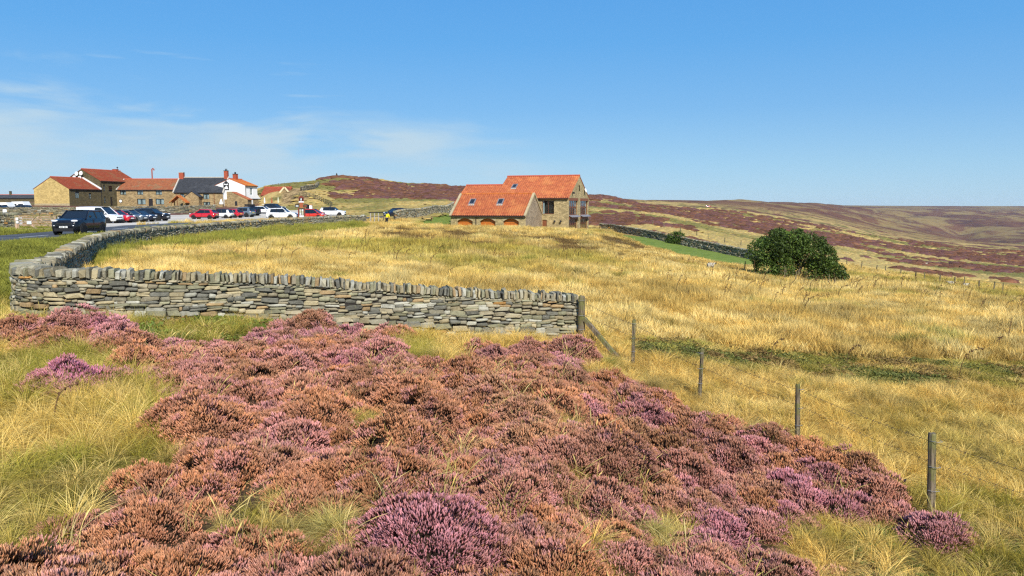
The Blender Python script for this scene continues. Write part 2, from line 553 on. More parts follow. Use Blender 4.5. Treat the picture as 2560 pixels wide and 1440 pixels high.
COLS = {
 -500: NEAR + [(6, -2.7), (12, -2.4), (17, -2.25), (26, -2.0), (38, ZP), (120, ZP), (150, -1.6), (190, 0.2), (215, 0.5), (400, 3), (1200, 9), (3500, 22), (9000, 50)],
 0:    NEAR + [(6, -2.9), (10, -2.8), (14, -2.62), (17.2, -2.5), (22, -2.2), (28, -2.0), (38, ZP), (60, ZP), (125, ZP), (150, -1.5), (190, 0.3), (215, 0.6), (400, 2.4), (1200, 7), (3500, 20), (9000, 45)],
 130:  NEAR + [(6, -2.9), (10, -2.8), (14, -2.65), (16.9, -2.53), (22, -2.3), (28, -2.0), (38, ZP), (60, ZP), (125, ZP), (150, -1.5), (190, 0.3), (215, 0.6), (400, 2.4), (1200, 6), (3500, 16), (9000, 40)],
 400:  NEAR + [(6, -2.92), (12, -2.8), (17.1, -2.68), (24, -2.4), (34, -2.0), (50, ZP), (125, ZP), (150, -1.4), (200, 0.1), (230, 0.5), (400, 2), (1200, 5), (9000, 30)],
 600:  NEAR + [(6, -2.92), (12, -2.88), (17.7, -2.85), (26, -2.6), (50, ZP), (130, ZP), (150, -1.35), (190, -0.2), (205, 0.1), (240, 1.0), (320, 4.0), (500, 5), (9000, 10)],
 690:  NEAR + [(6, -2.92), (12, -2.9), (18, -2.92), (26, -2.7), (60, -2.0), (80, ZP), (130, ZP), (155, -1.25), (180, -0.35), (198, 0.3), (212, 3.6), (235, 5.6), (300, 7.5), (500, 7), (9000, 0)],
 760:  NEAR + [(6, -2.92), (12, -2.95), (18.3, -2.98), (30, -2.8), (70, -2.2), (95, ZP), (130, ZP), (155, -1.3), (176, -0.45), (190, 0.6), (204, 3.4), (225, 5.4), (255, 7.6), (320, 8.4), (500, 7), (9000, 0)],
 850:  NEAR + [(6, -2.93), (12, -3.0), (18.7, -3.06), (40, -2.9), (90, -2.5), (104, ZP), (138, -1.75), (156, -1.2), (190, 0.8), (225, 4.3), (262, 8.6), (282, 10.15), (310, 10.6), (500, 8), (9000, 0)],
 900:  NEAR + [(6, -2.94), (12, -3.0), (18.9, -3.1), (40, -2.95), (90, -2.52), (110, -2.3), (118, ZP), (140, -1.6), (158, -0.9), (200, 1.6), (245, 6.4), (280, 10.2), (300, 10.95), (330, 10.9), (600, 8), (9000, 0)],
 1000: NEAR + [(6, -2.96), (12, -3.05), (19.1, -3.18), (40, -3.0), (60, -2.85), (90, -2.58), (108, -2.5), (116, -1.95), (124, -1.7), (140, -1.2), (160, -0.2), (220, 2.6), (280, 7.2), (315, 9.2), (360, 9.4), (600, 9), (9000, 0)],
 1080: NEAR + [(6, -2.98), (12, -3.1), (19.3, -3.22), (40, -3.1), (70, -2.8), (100, -2.72), (112, -2.7), (124, -2.05), (134, -1.3), (150, -0.6), (180, 0.6), (250, 4), (300, 7), (335, 9.0), (380, 9.2), (600, 9), (9000, 0)],
 1150: NEAR + [(6, -3.0), (12, -3.15), (19.4, -3.28), (40, -3.2), (70, -3.05), (101, -2.84), (110, -3.2), (120, -3.3), (140, -2.6), (152, -0.5), (170, 0.3), (250, 3.4), (340, 8.4), (400, 8.8), (600, 9), (1500, 12), (9000, 20)],
 1280: NEAR + [(6, -3.02), (12, -3.2), (19.5, -3.34), (32, -3.4), (50, -3.42), (73, -3.3), (88, -3.02), (101, -2.86), (108, -3.2), (114, -3.75), (150, -3.8), (180, -1.6), (250, 1.2), (340, 5.5), (500, 9), (1500, 14), (9000, 25)],
 1400: NEAR + [(6, -3.1), (12, -3.3), (19.7, -3.44), (33, -3.55), (52, -3.62), (76, -3.55), (90, -3.3), (102, -3.12), (109, -3.4), (116, -3.8), (150, -3.9), (180, -2.6), (260, 0.6), (400, 5.4), (600, 8.2), (1500, 13), (9000, 25)],
 1480: NEAR + [(6, -3.2), (12, -3.5), (19.6, -3.62), (33, -3.7), (52, -3.8), (78, -3.8), (92, -3.5), (103, -3.35), (110, -3.6), (118, -3.9), (150, -3.6), (200, -1.9), (300, 1.6), (420, 5.7), (600, 7.4), (1500, 12), (9000, 20)],
 1600: NEAR + [(6, -3.4), (12, -3.8), (18.6, -3.98), (30, -3.95), (43, -4.02), (61, -4.3), (74, -4.45), (83, -4.58), (92, -4.5), (105, -4.45), (118, -4.45), (140, -3.9), (210, -2.4), (350, -0.4), (500, 1.2), (800, 6.6), (1200, 10.4), (1800, 11), (9000, 10)],
 1800: NEAR + [(6, -3.6), (10, -4.0), (15.5, -4.18), (20, -4.25), (30, -4.3), (42, -4.42), (55, -4.95), (68, -5.34), (78, -5.62), (90, -5.72), (98, -5.85), (115, -6.1), (150, -6.2), (260, -5.6), (500, -2.6), (900, 2.0), (1500, 8.2), (2200, 9.5), (9000, 12)],
 2000: NEAR + [(6, -3.75), (10, -4.15), (13.4, -4.24), (20, -4.45), (30, -4.52), (42, -5.05), (58, -5.85), (66, -6.35), (80, -7.0), (120, -7.7), (220, -9.3), (500, -11.0), (1200, -7.0), (2200, 0.0), (3500, 11.0), (5000, 12), (9000, 14)],
 2300: NEAR + [(6, -3.95), (10.8, -4.45), (18, -4.72), (25, -4.78), (35, -4.85), (50, -5.32), (58, -6.2), (70, -7.6), (95, -9.1), (150, -11.9), (300, -17.5), (700, -30), (1300, -46), (1700, -54), (2200, -50), (3200, -38), (4500, -14), (6200, 7), (9000, 9)],
 2560: NEAR + [(6, -4.1), (8.7, -4.35), (16, -4.92), (25, -5.05), (33, -5.05), (41, -5.42), (50, -6.9), (60, -7.9), (80, -9.1), (130, -12.4), (300, -21.3), (700, -37), (1200, -58), (1600, -72), (2100, -72), (3000, -51), (4500, -20), (6500, 6), (9000, 8)],
 3100: NEAR + [(6, -4.4), (10, -4.9), (16, -5.2), (25, -5.5), (33, -5.8), (41, -6.6), (60, -8.8), (80, -10.5), (130, -14.4), (300, -26), (700, -45), (1500, -75), (2400, -70), (4500, -20), (6500, 6), (9000, 8)],
}
_us = sorted(COLS)
_tc = np.array([(u - 1280) / FPX for u in _us])
_ly = np.linspace(0, math.log(9000 / 3.0 + 1), 420)
_Yg = 3.0 * (np.exp(_ly) - 1)
_tab = np.array([pchip([math.log(a / 3.0 + 1) for a, _ in COLS[u]], [b for _, b in COLS[u]], _ly) for u in _us])
_tg = np.linspace(_tc[0], _tc[-1], 500)
_grid = np.stack([pchip(_tc, _tab[:, j], _tg) for j in range(len(_ly))], 1)
def table(x, y):
    y = np.maximum(np.asarray(y, float), 0.0); x = np.asarray(x, float)
    t = np.clip(x / np.maximum(y, 1.5), _tg[0], _tg[-1])
    fi = (t - _tg[0]) / (_tg[1] - _tg[0]); fj = np.clip(np.log(y / 3.0 + 1) / (_ly[1] - _ly[0]), 0, len(_ly) - 1.001)
    i = np.clip(fi.astype(int), 0, len(_tg) - 2); j = fj.astype(int)
    a = fi - i; b = fj - j
    return (_grid[i, j] * (1 - a) + _grid[i + 1, j] * a) * (1 - b) + (_grid[i, j + 1] * (1 - a) + _grid[i + 1, j + 1] * a) * b

# line of the two stone walls round the field
MAIN_WALL = [(1.66, 19.75), (-1.5, 19.1), (-5.5, 18.1), (-7.9, 17.25), (-9.6, 16.95), (-10.6, 17.1), (-11.25, 17.75), (-12.0, 19.2)]
ROAD_WALL = [(-12.15, 19.55), (-13.2, 22), (-15.1, 26), (-17.6, 31.5), (-20.6, 38), (-24.4, 48), (-27.0, 60), (-28.2, 75), (-27.0, 90), (-23.6, 100), (-20.3, 107.5)]
UP_WALL = [(-17.0, 112.5), (-15.6, 121), (-13.6, 133), (-11.8, 147), (-9.5, 163)]
FIELD_PTS = [(-10.1, 17, -2.55), (-5.5, 18.3, -2.93), (1.65, 19.8, -3.44), (-14, 25, -2.8), (-20, 38, -2.85), (-26.5, 60, -2.72), (-27, 90, -2.55), (-19.7, 106, -2.5), (-8, 40, -3.05), (-12, 60, -2.9), (-12, 85, -2.62), (-3, 30, -3.2), (-6, 50, -3.0)]
_A = np.array([[1, x / 50, y / 50, x * y / 2500, x * x / 2500, y * y / 2500] for x, y, z in FIELD_PTS])
_cf = np.linalg.lstsq(_A, np.array([z for _, _, z in FIELD_PTS]), rcond=None)[0]
def zfield(x, y):
    X = x / 50; Y = y / 50
    return _cf[0] + _cf[1] * X + _cf[2] * Y + _cf[3] * X * Y + _cf[4] * X * X + _cf[5] * Y * Y
def sd_line(x, y, line):
    """signed distance to a polyline (positive to its right)"""
    x = np.asarray(x, float); y = np.asarray(y, float)
    best = np.full(x.shape, 1e9); sg = np.ones(x.shape)
    for (x1, y1), (x2, y2) in zip(line[:-1], line[1:]):
        dx, dy = x2 - x1, y2 - y1
        t = np.clip(((x - x1) * dx + (y - y1) * dy) / (dx * dx + dy * dy), 0, 1)
        d = np.hypot(x - x1 - t * dx, y - y1 - t * dy)
        cr = (x - x1) * dy - (y - y1) * dx
        m = d < best
        best = np.where(m, d, best); sg = np.where(m, np.sign(cr), sg)
    return best * sg
_FIELD_POLY = MAIN_WALL[::-1] and ([(1.66, 19.75)] + MAIN_WALL[1:] + ROAD_WALL + [(-19.5, 109), (-10, 112), (30, 112), (30, 19.75)])
def field_weight(x, y):
    x = np.asarray(x, float); y = np.asarray(y, float)
    ins = inpoly(x, y, _FIELD_POLY)
    d = np.abs(sd_line(x, y, MAIN_WALL + ROAD_WALL + [(-19.5, 109), (-10, 112)]))
    w = np.where(ins, 0.5 + 0.5 * sstep(0, 0.28, d), 0.5 - 0.5 * sstep(0, 0.28, d))
    return w
ROAD_C = [(-26.5, 12), (-27.2, 25), (-28.6, 40), (-30.2, 52), (-33, 66), (-35, 80), (-34.5, 95), (-29.5, 110), (-22.5, 122), (-16.8, 136), (-14.2, 150), (-11.5, 166), (-6, 190), (6, 230)]
def ground_rel(x, y):
    x = np.asarray(x, float); y = np.asarray(y, float)
    z = table(x, y)
    near = (y > 10) & (y < 118) & (x < 5)
    if np.any(near):
        w = field_weight(x, y) * np.where(near, 1, 0)
        t = x / np.maximum(y, 1)
        w = w * sstep(-0.12, -0.20, t)
        z = z * (1 - w) + zfield(x, y) * w
    return z
def micro(x, y):
    """tussocky unevenness that fades with distance from the grass"""
    a = (fbm(x, y, 0.55, 3, 5) - 0.5) * 0.22 + (fbm(x, y, 0.12, 2, 9) - 0.5) * 0.25
    hard = np.minimum(np.abs(sd_line(x, y, ROAD_C)) - 2.2, np.where((x < -24) & (y > 58), 0.0, 9.0))
    m = sstep(0.6, 3.0, hard) * sstep(150, 60, y)
    moor = (fbm(x, y, 0.05, 4, 21) - 0.5) * 3.0 * sstep(150, 320, y) * sstep(1500, 700, y) + (fbm(x, y, 0.005, 4, 33) - 0.5) * 42 * sstep(600, 2600, y) * sstep(5200, 3600, y)
    # the fold of a side valley far off on the right
    rav = np.zeros(np.shape(x))
    for ln, dp, wd in (([(930, 1380), (1010, 1560), (1150, 1900), (1330, 2320), (1560, 2700)], 30.0, 85.0), ([(1150, 1900), (1130, 2150), (1180, 2500)], 18.0, 70.0)):
        if np.any(y > 1200): rav = rav + dp * np.exp(-(np.abs(sd_line(x, y, ln)) / wd) ** 1.5)
    return a * m + moor - rav * sstep(1150, 1500, y)
def gz(x, y):
    x = np.asarray(x, float); y = np.asarray(y, float)
    return ground_rel(x, y) + micro(x, y) + EZ
def g1(x, y):
    return float(gz(np.array([x]), np.array([y]))[0])

# heather bed outline in the photo, used for planting
HEATHER = [(-400, 1700), (-60, 1445), (90, 1335), (225, 1275), (255, 1195), (455, 1135), (400, 1045), (430, 965), (340, 935), (330, 893), (480, 862), (600, 842), (660, 812), (800, 800), (835, 826), (900, 818), (1010, 834), (960, 880), (1150, 905), (1170, 862), (1250, 882), (1300, 856), (1450, 864), (1475, 932), (1600, 962), (1700, 1012), (1900, 1075), (2080, 1145), (2180, 1195), (2330, 1285), (2360, 1345), (2250, 1430), (2100, 1500), (2300, 1800), (900, 2100)]
HEATHER_TOP = [(-120, 812), (60, 800), (140, 800), (300, 822), (470, 860), (440, 890), (330, 880), (200, 862), (40, 855), (-120, 860)]
GAPS = [[(670, 1228), (740, 1228), (750, 1300), (690, 1305), (600, 1300), (510, 1310), (500, 1290), (600, 1275)], [(750, 1275), (870, 1270), (880, 1345), (770, 1350)], [(1390, 1150), (1450, 1150), (1450, 1245), (1380, 1240)], [(1600, 1290), (1710, 1290), (1730, 1350), (1640, 1370)], [(1420, 1330), (1520, 1320), (1560, 1500), (1400, 1500)], [(2060, 1270), (2250, 1310), (2260, 1500), (1990, 1480), (1950, 1330)], [(880, 1030), (960, 1030), (960, 1060), (880, 1060)], [(1340, 1045), (1430, 1040), (1430, 1075), (1350, 1075)]]
def in_heather(x, y, z):
    u, v = proj(x, y, z + 0.12)
    h = inpoly(u, v, HEATHER) | inpoly(u, v, HEATHER_TOP)
    for g in GAPS:
        h &= ~inpoly(u, v, g)
    return h

def build_ground():
    ny, nx = 470, 430
    ly = np.linspace(math.log(3.0), math.log(9000 + 3.0), ny)
    Y = np.exp(ly) - 3.0
    Y[0] = -8
    s = np.linspace(-1, 1, nx)
    s = np.sign(s) * np.abs(s) ** 1.0
    YY, SS = np.meshgrid(Y, s, indexing='ij')
    XX = SS * (np.maximum(YY, 0) * 0.98 + 9)
    V = np.stack([XX, YY, gz(XX, YY)], -1)
    u, v = proj(V[..., 0], V[..., 1], V[..., 2])
    i = np.arange((ny - 1) * nx).reshape(ny - 1, nx)[:, :-1].ravel()
    F = np.stack([i, i + 1, i + nx + 1, i + nx], 1)
    # zone weights: r moor, g green, b dark soil under heather
    moor = sstep(112, 135, YY)
    verge = (XX < 0) & ~inpoly(XX, YY, _FIELD_POLY) & (YY > 17) & (YY < 135)
    lawn = inpoly(u, v, [(1540, 586), (1700, 600), (1890, 640), (1890, 665), (1780, 655), (1620, 618)]) & (YY > 75) & (YY < 122)
    lawn |= inpoly(u, v, [(1040, 555), (1135, 528), (1135, 566), (1060, 566)]) & (YY > 100) & (YY < 150)
    hill = (YY > 118) & (YY < 215) & inpoly(u, v, [(820, 560), (800, 500), (1000, 490), (1140, 500), (1140, 540), (900, 548)])
    grn = np.clip(verge * 0.65 + lawn * 1.0 + hill * 0.45, 0, 1)
    moor = np.where(verge | lawn, 0, moor)
    sand = inpoly(u, v, [(700, 478), (745, 470), (790, 492), (800, 520), (740, 515), (706, 505)]) & (YY > 180) & (YY < 260)
    soil = in_heather(XX, YY, V[..., 2]) & (YY < 21)
    mound = inpoly(u, v, [(960, 572), (1100, 572), (1300, 580), (1560, 590), (1600, 618), (1500, 632), (1350, 618), (1150, 606), (960, 590)]) & (YY > 60) & (YY < 112)
    mound = mound * (0.35 + 0.65 * sstep(0.42, 0.6, fbm(XX, YY, 0.35, 3, 40)))
    bank = inpoly(u, v, [(1600, 862), (1900, 880), (2200, 905), (2560, 915), (2700, 960), (2560, 972), (2200, 952), (1900, 925), (1600, 895)]) * sstep(.35, .55, fbm(XX, YY, .6, 3, 41)) * 0.8
    cols = np.stack([moor, grn, np.maximum(np.maximum(soil * 1.0, mound * 0.75), bank)], -1).reshape(-1, 3)
    me = mesh_np('ground', V.reshape(-1, 3), F, None, cols, True)
    a = me.attributes.new('sand', 'FLOAT', 'POINT')
    a.data.foreach_set('value', (sand * 1.0).astype(np.float32).ravel())
    k = NT('moorland_ground', 0.95, 0.08)
    zc = k.n('ShaderNodeSeparateColor'); k.set(zc.inputs[0], k.attr('col'))
    p = k.pos()
    fine = k.noise(k.mapping(p, (1, 1, 0.3)), 6.0, 6, 0.7)
    mid = k.noise(p, 0.33, 5, 0.62)
    straw = k.mix(k.rng(fine, 0.3, 0.7), (0.23, 0.155, 0.045), (0.50, 0.355, 0.115))
    straw = k.mix(k.rng(mid, 0.42, 0.66, 0, 0.55), straw, (0.20, 0.155, 0.045))
    green = k.mix(k.rng(k.noise(p, 1.1, 5, 0.6), 0.35, 0.65), (0.13, 0.185, 0.030), (0.21, 0.26, 0.052))
    # moor: heather / bilberry / bleached grass in patches drawn out across the slope
    pm = k.mapping(p, (0.012, 0.0075, 0.02), (0, 0, 0.35))
    w1 = k.noise(pm, 1.0, 9, 0.66, 0.5)
    pm2 = k.mapping(p, (0.055, 0.035, 0.06), (0, 0, 0.30), (31, 7, 3))
    w2 = k.noise(pm2, 1.0, 8, 0.66, 0.35)
    wh = k.math('ADD', k.math('MULTIPLY', w1, 0.55), k.math('MULTIPLY', w2, 0.45))
    dirt = k.noise(p, 0.9, 6, 0.7)
    heath = k.mix(k.rng(dirt, 0.35, 0.65), (0.085, 0.040, 0.026), (0.19, 0.085, 0.058))
    heath = k.mix(k.rng(w1, 0.45, 0.6, 0, 0.35), heath, (0.17, 0.070, 0.058))
    bleached = k.mix(k.rng(dirt, 0.3, 0.7), (0.38, 0.26, 0.085), (0.62, 0.445, 0.165))
    olive = k.mix(k.rng(dirt, 0.3, 0.7), (0.11, 0.105, 0.035), (0.21, 0.18, 0.06))
    mc = k.mix(k.rng(w2, 0.40, 0.52), olive, bleached)
    mc = k.mix(k.rng(wh, 0.512, 0.550), mc, heath)
    sp = k.n('ShaderNodeSeparateXYZ'); k.set(sp.inputs[0], p)
    far = k.rng(sp.outputs['Y'], 450, 1500)
    w3 = k.noise(k.mapping(p, (0.0024, 0.0014, 0.004), (0, 0, 0.3), (3, 11, 0)), 1.0, 10, 0.70, 0.6)
    mcf = k.mix(k.rng(w3, 0.45, 0.53), (0.25, 0.172, 0.066), (0.120, 0.048, 0.034))
    mcf = k.mix(k.rng(w1, 0.53, 0.60, 0, 0.7), mcf, (0.085, 0.045, 0.036))
    mcf = k.mix(k.rng(w3, 0.40, 0.34, 0, 0.7), mcf, (0.12, 0.115, 0.042))
    mc = k.mix(k.math('MULTIPLY', far, 0.9), mc, mcf)
    soilc = k.mix(k.rng(fine, 0.3, 0.7), (0.035, 0.022, 0.014), (0.10, 0.062, 0.034))
    sandc = k.mix(k.rng(k.noise(p, 0.7, 5, 0.7), 0.4, 0.62), (0.17, 0.11, 0.045), (0.50, 0.345, 0.155))
    c = k.mix(zc.outputs[0], straw, mc)
    c = k.mix(zc.outputs[1], c, green)
    c = k.mix(zc.outputs[2], c, soilc)
    c = k.mix(k.attr('sand', out='Fac'), c, sandc)
    k.bump(k.math('ADD', k.math('MULTIPLY', fine, 0.3), k.math('MULTIPLY', dirt, 0.7)), 0.9, 0.25)
    me.materials.append(k.col(c))
    o = link('ground', me)
    tag(o, 'rolling moorland ground of straw grass and heather reaching the horizon', 'ground', kind='structure')
build_ground()

# ------------------------------------------------------------------ road and car park
def resample(path, step, closed=False):
    P = [Vector((a, b, 0)) for a, b in path]
    # Catmull-Rom
    out = []
    n = len(P)
    for i in range(n - 1):
        p0 = P[max(i - 1, 0)]; p1 = P[i]; p2 = P[i + 1]; p3 = P[min(i + 2, n - 1)]
        m = max(2, int((p2 - p1).length / step))
        for j in range(m):
            t = j / m
            out.append(0.5 * ((2 * p1) + (p2 - p0) * t + (2 * p0 - 5 * p1 + 4 * p2 - p3) * t * t + (3 * p1 - p0 - 3 * p2 + p3) * t ** 3))
    out.append(P[-1])
    return out
def strip(path, offs, lift, step=1.5):
    """sheet along a path: vertices at lateral offsets"""
    pts = resample(path, step)
    V = []; n = len(offs)
    for i, p in enumerate(pts):
        d = (pts[min(i + 1, len(pts) - 1)] - pts[max(i - 1, 0)]).normalized()
        s = Vector((d.y, -d.x, 0))
        for o in offs:
            q = p + s * o
            V.append((q.x, q.y, 0))
    V = np.array(V)
    V[:, 2] = gz(V[:, 0], V[:, 1]) + lift
    F = [(i * n + j, i * n + j + 1, (i + 1) * n + j + 1, (i + 1) * n + j) for i in range(len(pts) - 1) for j in range(n - 1)]
    return V, np.array(F)
def asphalt():
    k = NT('worn_asphalt', 0.85, 0.25)
    p = k.pos()
    c = k.mix(k.rng(k.noise(p, 0.5, 5, 0.6), 0.35, 0.7), (0.060, 0.064, 0.070), (0.105, 0.108, 0.112))
    c = k.mix(1.0, c, k.ramp(k.noise(p, 30, 3), [(0.3, 0.8), (0.7, 1.15)]), 'MULTIPLY')
    k.bump(k.noise(p, 45, 3), 0.3, 0.01)
    return k.col(c)
M['asphalt'] = asphalt()
V, F = strip(ROAD_C, [-2.9, -1.5, 0, 1.5, 2.9], 0.06)
o = link('road', mesh_np('road', V, F, M['asphalt'], None, True))
tag(o, 'narrow grey asphalt road curving past the stone wall and car park', 'road', kind='structure')
mk = MB()
pts = resample(ROAD_C, 0.5)
acc = 0; seg = []
def dash(seg, w=0.07):
    V = []
    for i, p in enumerate(seg):
        d = (seg[min(i + 1, len(seg) - 1)] - seg[max(i - 1, 0)]).normalized(); s = Vector((d.y, -d.x, 0))
        for o in (-w, w):
            q = p + s * o
            V.append((q.x, q.y, g1(q.x, q.y) + 0.072))
    mk.add(V, [(2 * i, 2 * i + 1, 2 * i + 3, 2 * i + 2) for i in range(len(seg) - 1)])
i = 0
while i < len(pts) - 12 and pts[i].y < 135:
    dash(pts[i:i + 9]); i += 17
tag(mk.build('road_marking', M['white_paint']), 'white dashed centre line on the road', 'road marking', kind='structure')
def gravel():
    k = NT('pale_gravel', 0.95, 0.1)
    p = k.pos()
    c = k.mix(k.rng(k.noise(p, 0.16, 6, 0.65), 0.35, 0.68), (0.50, 0.445, 0.36), (0.66, 0.60, 0.50))
    c = k.mix(1.0, c, k.ramp(k.noise(p, 5, 5, 0.7), [(0.3, 0.82), (0.7, 1.12)]), 'MULTIPLY')
    k.bump(k.noise(p, 12, 3), 0.4, 0.03)
    return k.col(c)
M['gravel'] = gravel()
def drape_poly(name, poly, lift, cell, mat):
    xs = [p[0] for p in poly]; ys = [p[1] for p in poly]
    gx = np.arange(min(xs), max(xs) + cell, cell); gy = np.arange(min(ys), max(ys) + cell, cell)
    XX, YY = np.meshgrid(gx, gy)
    ins = inpoly(XX, YY, poly)
    idx = -np.ones(XX.shape, int)
    V = []; F = []
    keep = ins[:-1, :-1] & ins[1:, :-1] & ins[:-1, 1:] & ins[1:, 1:]
    for a, b in zip(*np.nonzero(keep)):
        q = []
        for da, db in ((0, 0), (0, 1), (1, 1), (1, 0)):
            if idx[a + da, b + db] < 0:
                idx[a + da, b + db] = len(V); V.append((XX[a + da, b + db], YY[a + da, b + db], 0))
            q.append(idx[a + da, b + db])
        F.append(q)
    V = np.array(V); V[:, 2] = gz(V[:, 0], V[:, 1]) + lift
    return link(name, mesh_np(name, V, np.array(F), mat, None, True))
PARK = [(-31.5, 66), (-36, 66.5), (-39, 70), (-70, 70), (-95, 84), (-95, 128), (-60, 146), (-58, 166), (-44, 172), (-34, 150), (-24, 130), (-22.5, 126), (-28, 117.5), (-33.5, 107), (-38, 95), (-38.3, 80), (-35.5, 70)]
o = drape_poly('car_park', PARK, 0.035, 1.2, M['gravel'])
tag(o, 'pale gravel car park in front of the inn', 'car park', kind='structure')
PATHP = [(-22, 119.5), (-20.2, 110.2), (-17.4, 111), (-14, 108.5), (-9, 108), (-9, 110.5), (-13.5, 112.5), (-17.5, 114.5), (-19.6, 118)]
# ------------------------------------------------------------------ dry stone walls
def stone_templates(n=18, seed=3, blocky=0.09):
    rs = random.Random(seed); out = []
    for i in range(n):
        bm = bmesh.new()
        bmesh.ops.create_cube(bm, size=1.0)
        bmesh.ops.bevel(bm, geom=list(bm.edges), offset=blocky + rs.random() * 0.08, segments=1, affect='EDGES')
        kx, ky = rs.uniform(-.22, .22), rs.uniform(-.2, .2)
        for v in bm.verts:
            v.co.x += v.co.z * kx + rs.uniform(-.075, .075)
            v.co.z += v.co.x * ky * 0.6 + rs.uniform(-.10, .10)
            v.co.y += rs.uniform(-.05, .05)
        bmesh.ops.triangulate(bm, faces=bm.faces)
        bmesh.ops.recalc_face_normals(bm, faces=bm.faces)
        me = bpy.data.meshes.new('stone_block')
        bm.to_mesh(me); bm.free()
        me.materials.append(M['stone_part'])
        V = np.array([v.co[:] for v in me.vertices]); F = np.array([p.vertices[:] for p in me.polygons])
        out.append((me, V, F))
    return out
ST = stone_templates()
STC = stone_templates(14, 8, 0.10)
PAL = [((0.325, 0.295, 0.205), 6), ((0.265, 0.25, 0.155), 6), ((0.36, 0.30, 0.175), 4), ((0.36, 0.25, 0.125), 1.3), ((0.40, 0.385, 0.305), 3), ((0.15, 0.145, 0.115), 4), ((0.32, 0.275, 0.18), 4), ((0.46, 0.25, 0.08), 0.15)]
_pw = np.array([w for _, w in PAL]); _pw = _pw / _pw.sum()
def stone_col(rs, dark=1.0):
    i = int(np.searchsorted(np.cumsum(_pw), rs.random()))
    i = min(i, len(PAL) - 1)
    f = rs.uniform(0.66, 1.22) * dark
    return tuple(q * f for q in PAL[i][0])
class Path:
    def __init__(self, path, step=0.15):
        self.p = resample(path, step)
        self.s = [0.0]
        for a, b in zip(self.p[:-1], self.p[1:]): self.s.append(self.s[-1] + (b - a).length)
        self.L = self.s[-1]
        sx = np.array(self.s)
        self.sx = sx
        self.X = np.array([q.x for q in self.p]); self.Y = np.array([q.y for q in self.p])
        z = gz(self.X, self.Y)
        k = max(3, int(3.0 / step)) | 1
        zp = np.pad(z, k // 2, mode='edge')
        self.Z = np.convolve(zp, np.ones(k) / k, 'valid')
    def at(self, s):
        x = float(np.interp(s, self.sx, self.X)); y = float(np.interp(s, self.sx, self.Y)); z = float(np.interp(s, self.sx, self.Z))
        a = float(np.interp(s - 0.15, self.sx, self.X)); b = float(np.interp(s - 0.15, self.sx, self.Y))
        c = float(np.interp(s + 0.15, self.sx, self.X)); d = float(np.interp(s + 0.15, self.sx, self.Y))
        ang = math.atan2(d - b, c - a)
        return x, y, z, ang
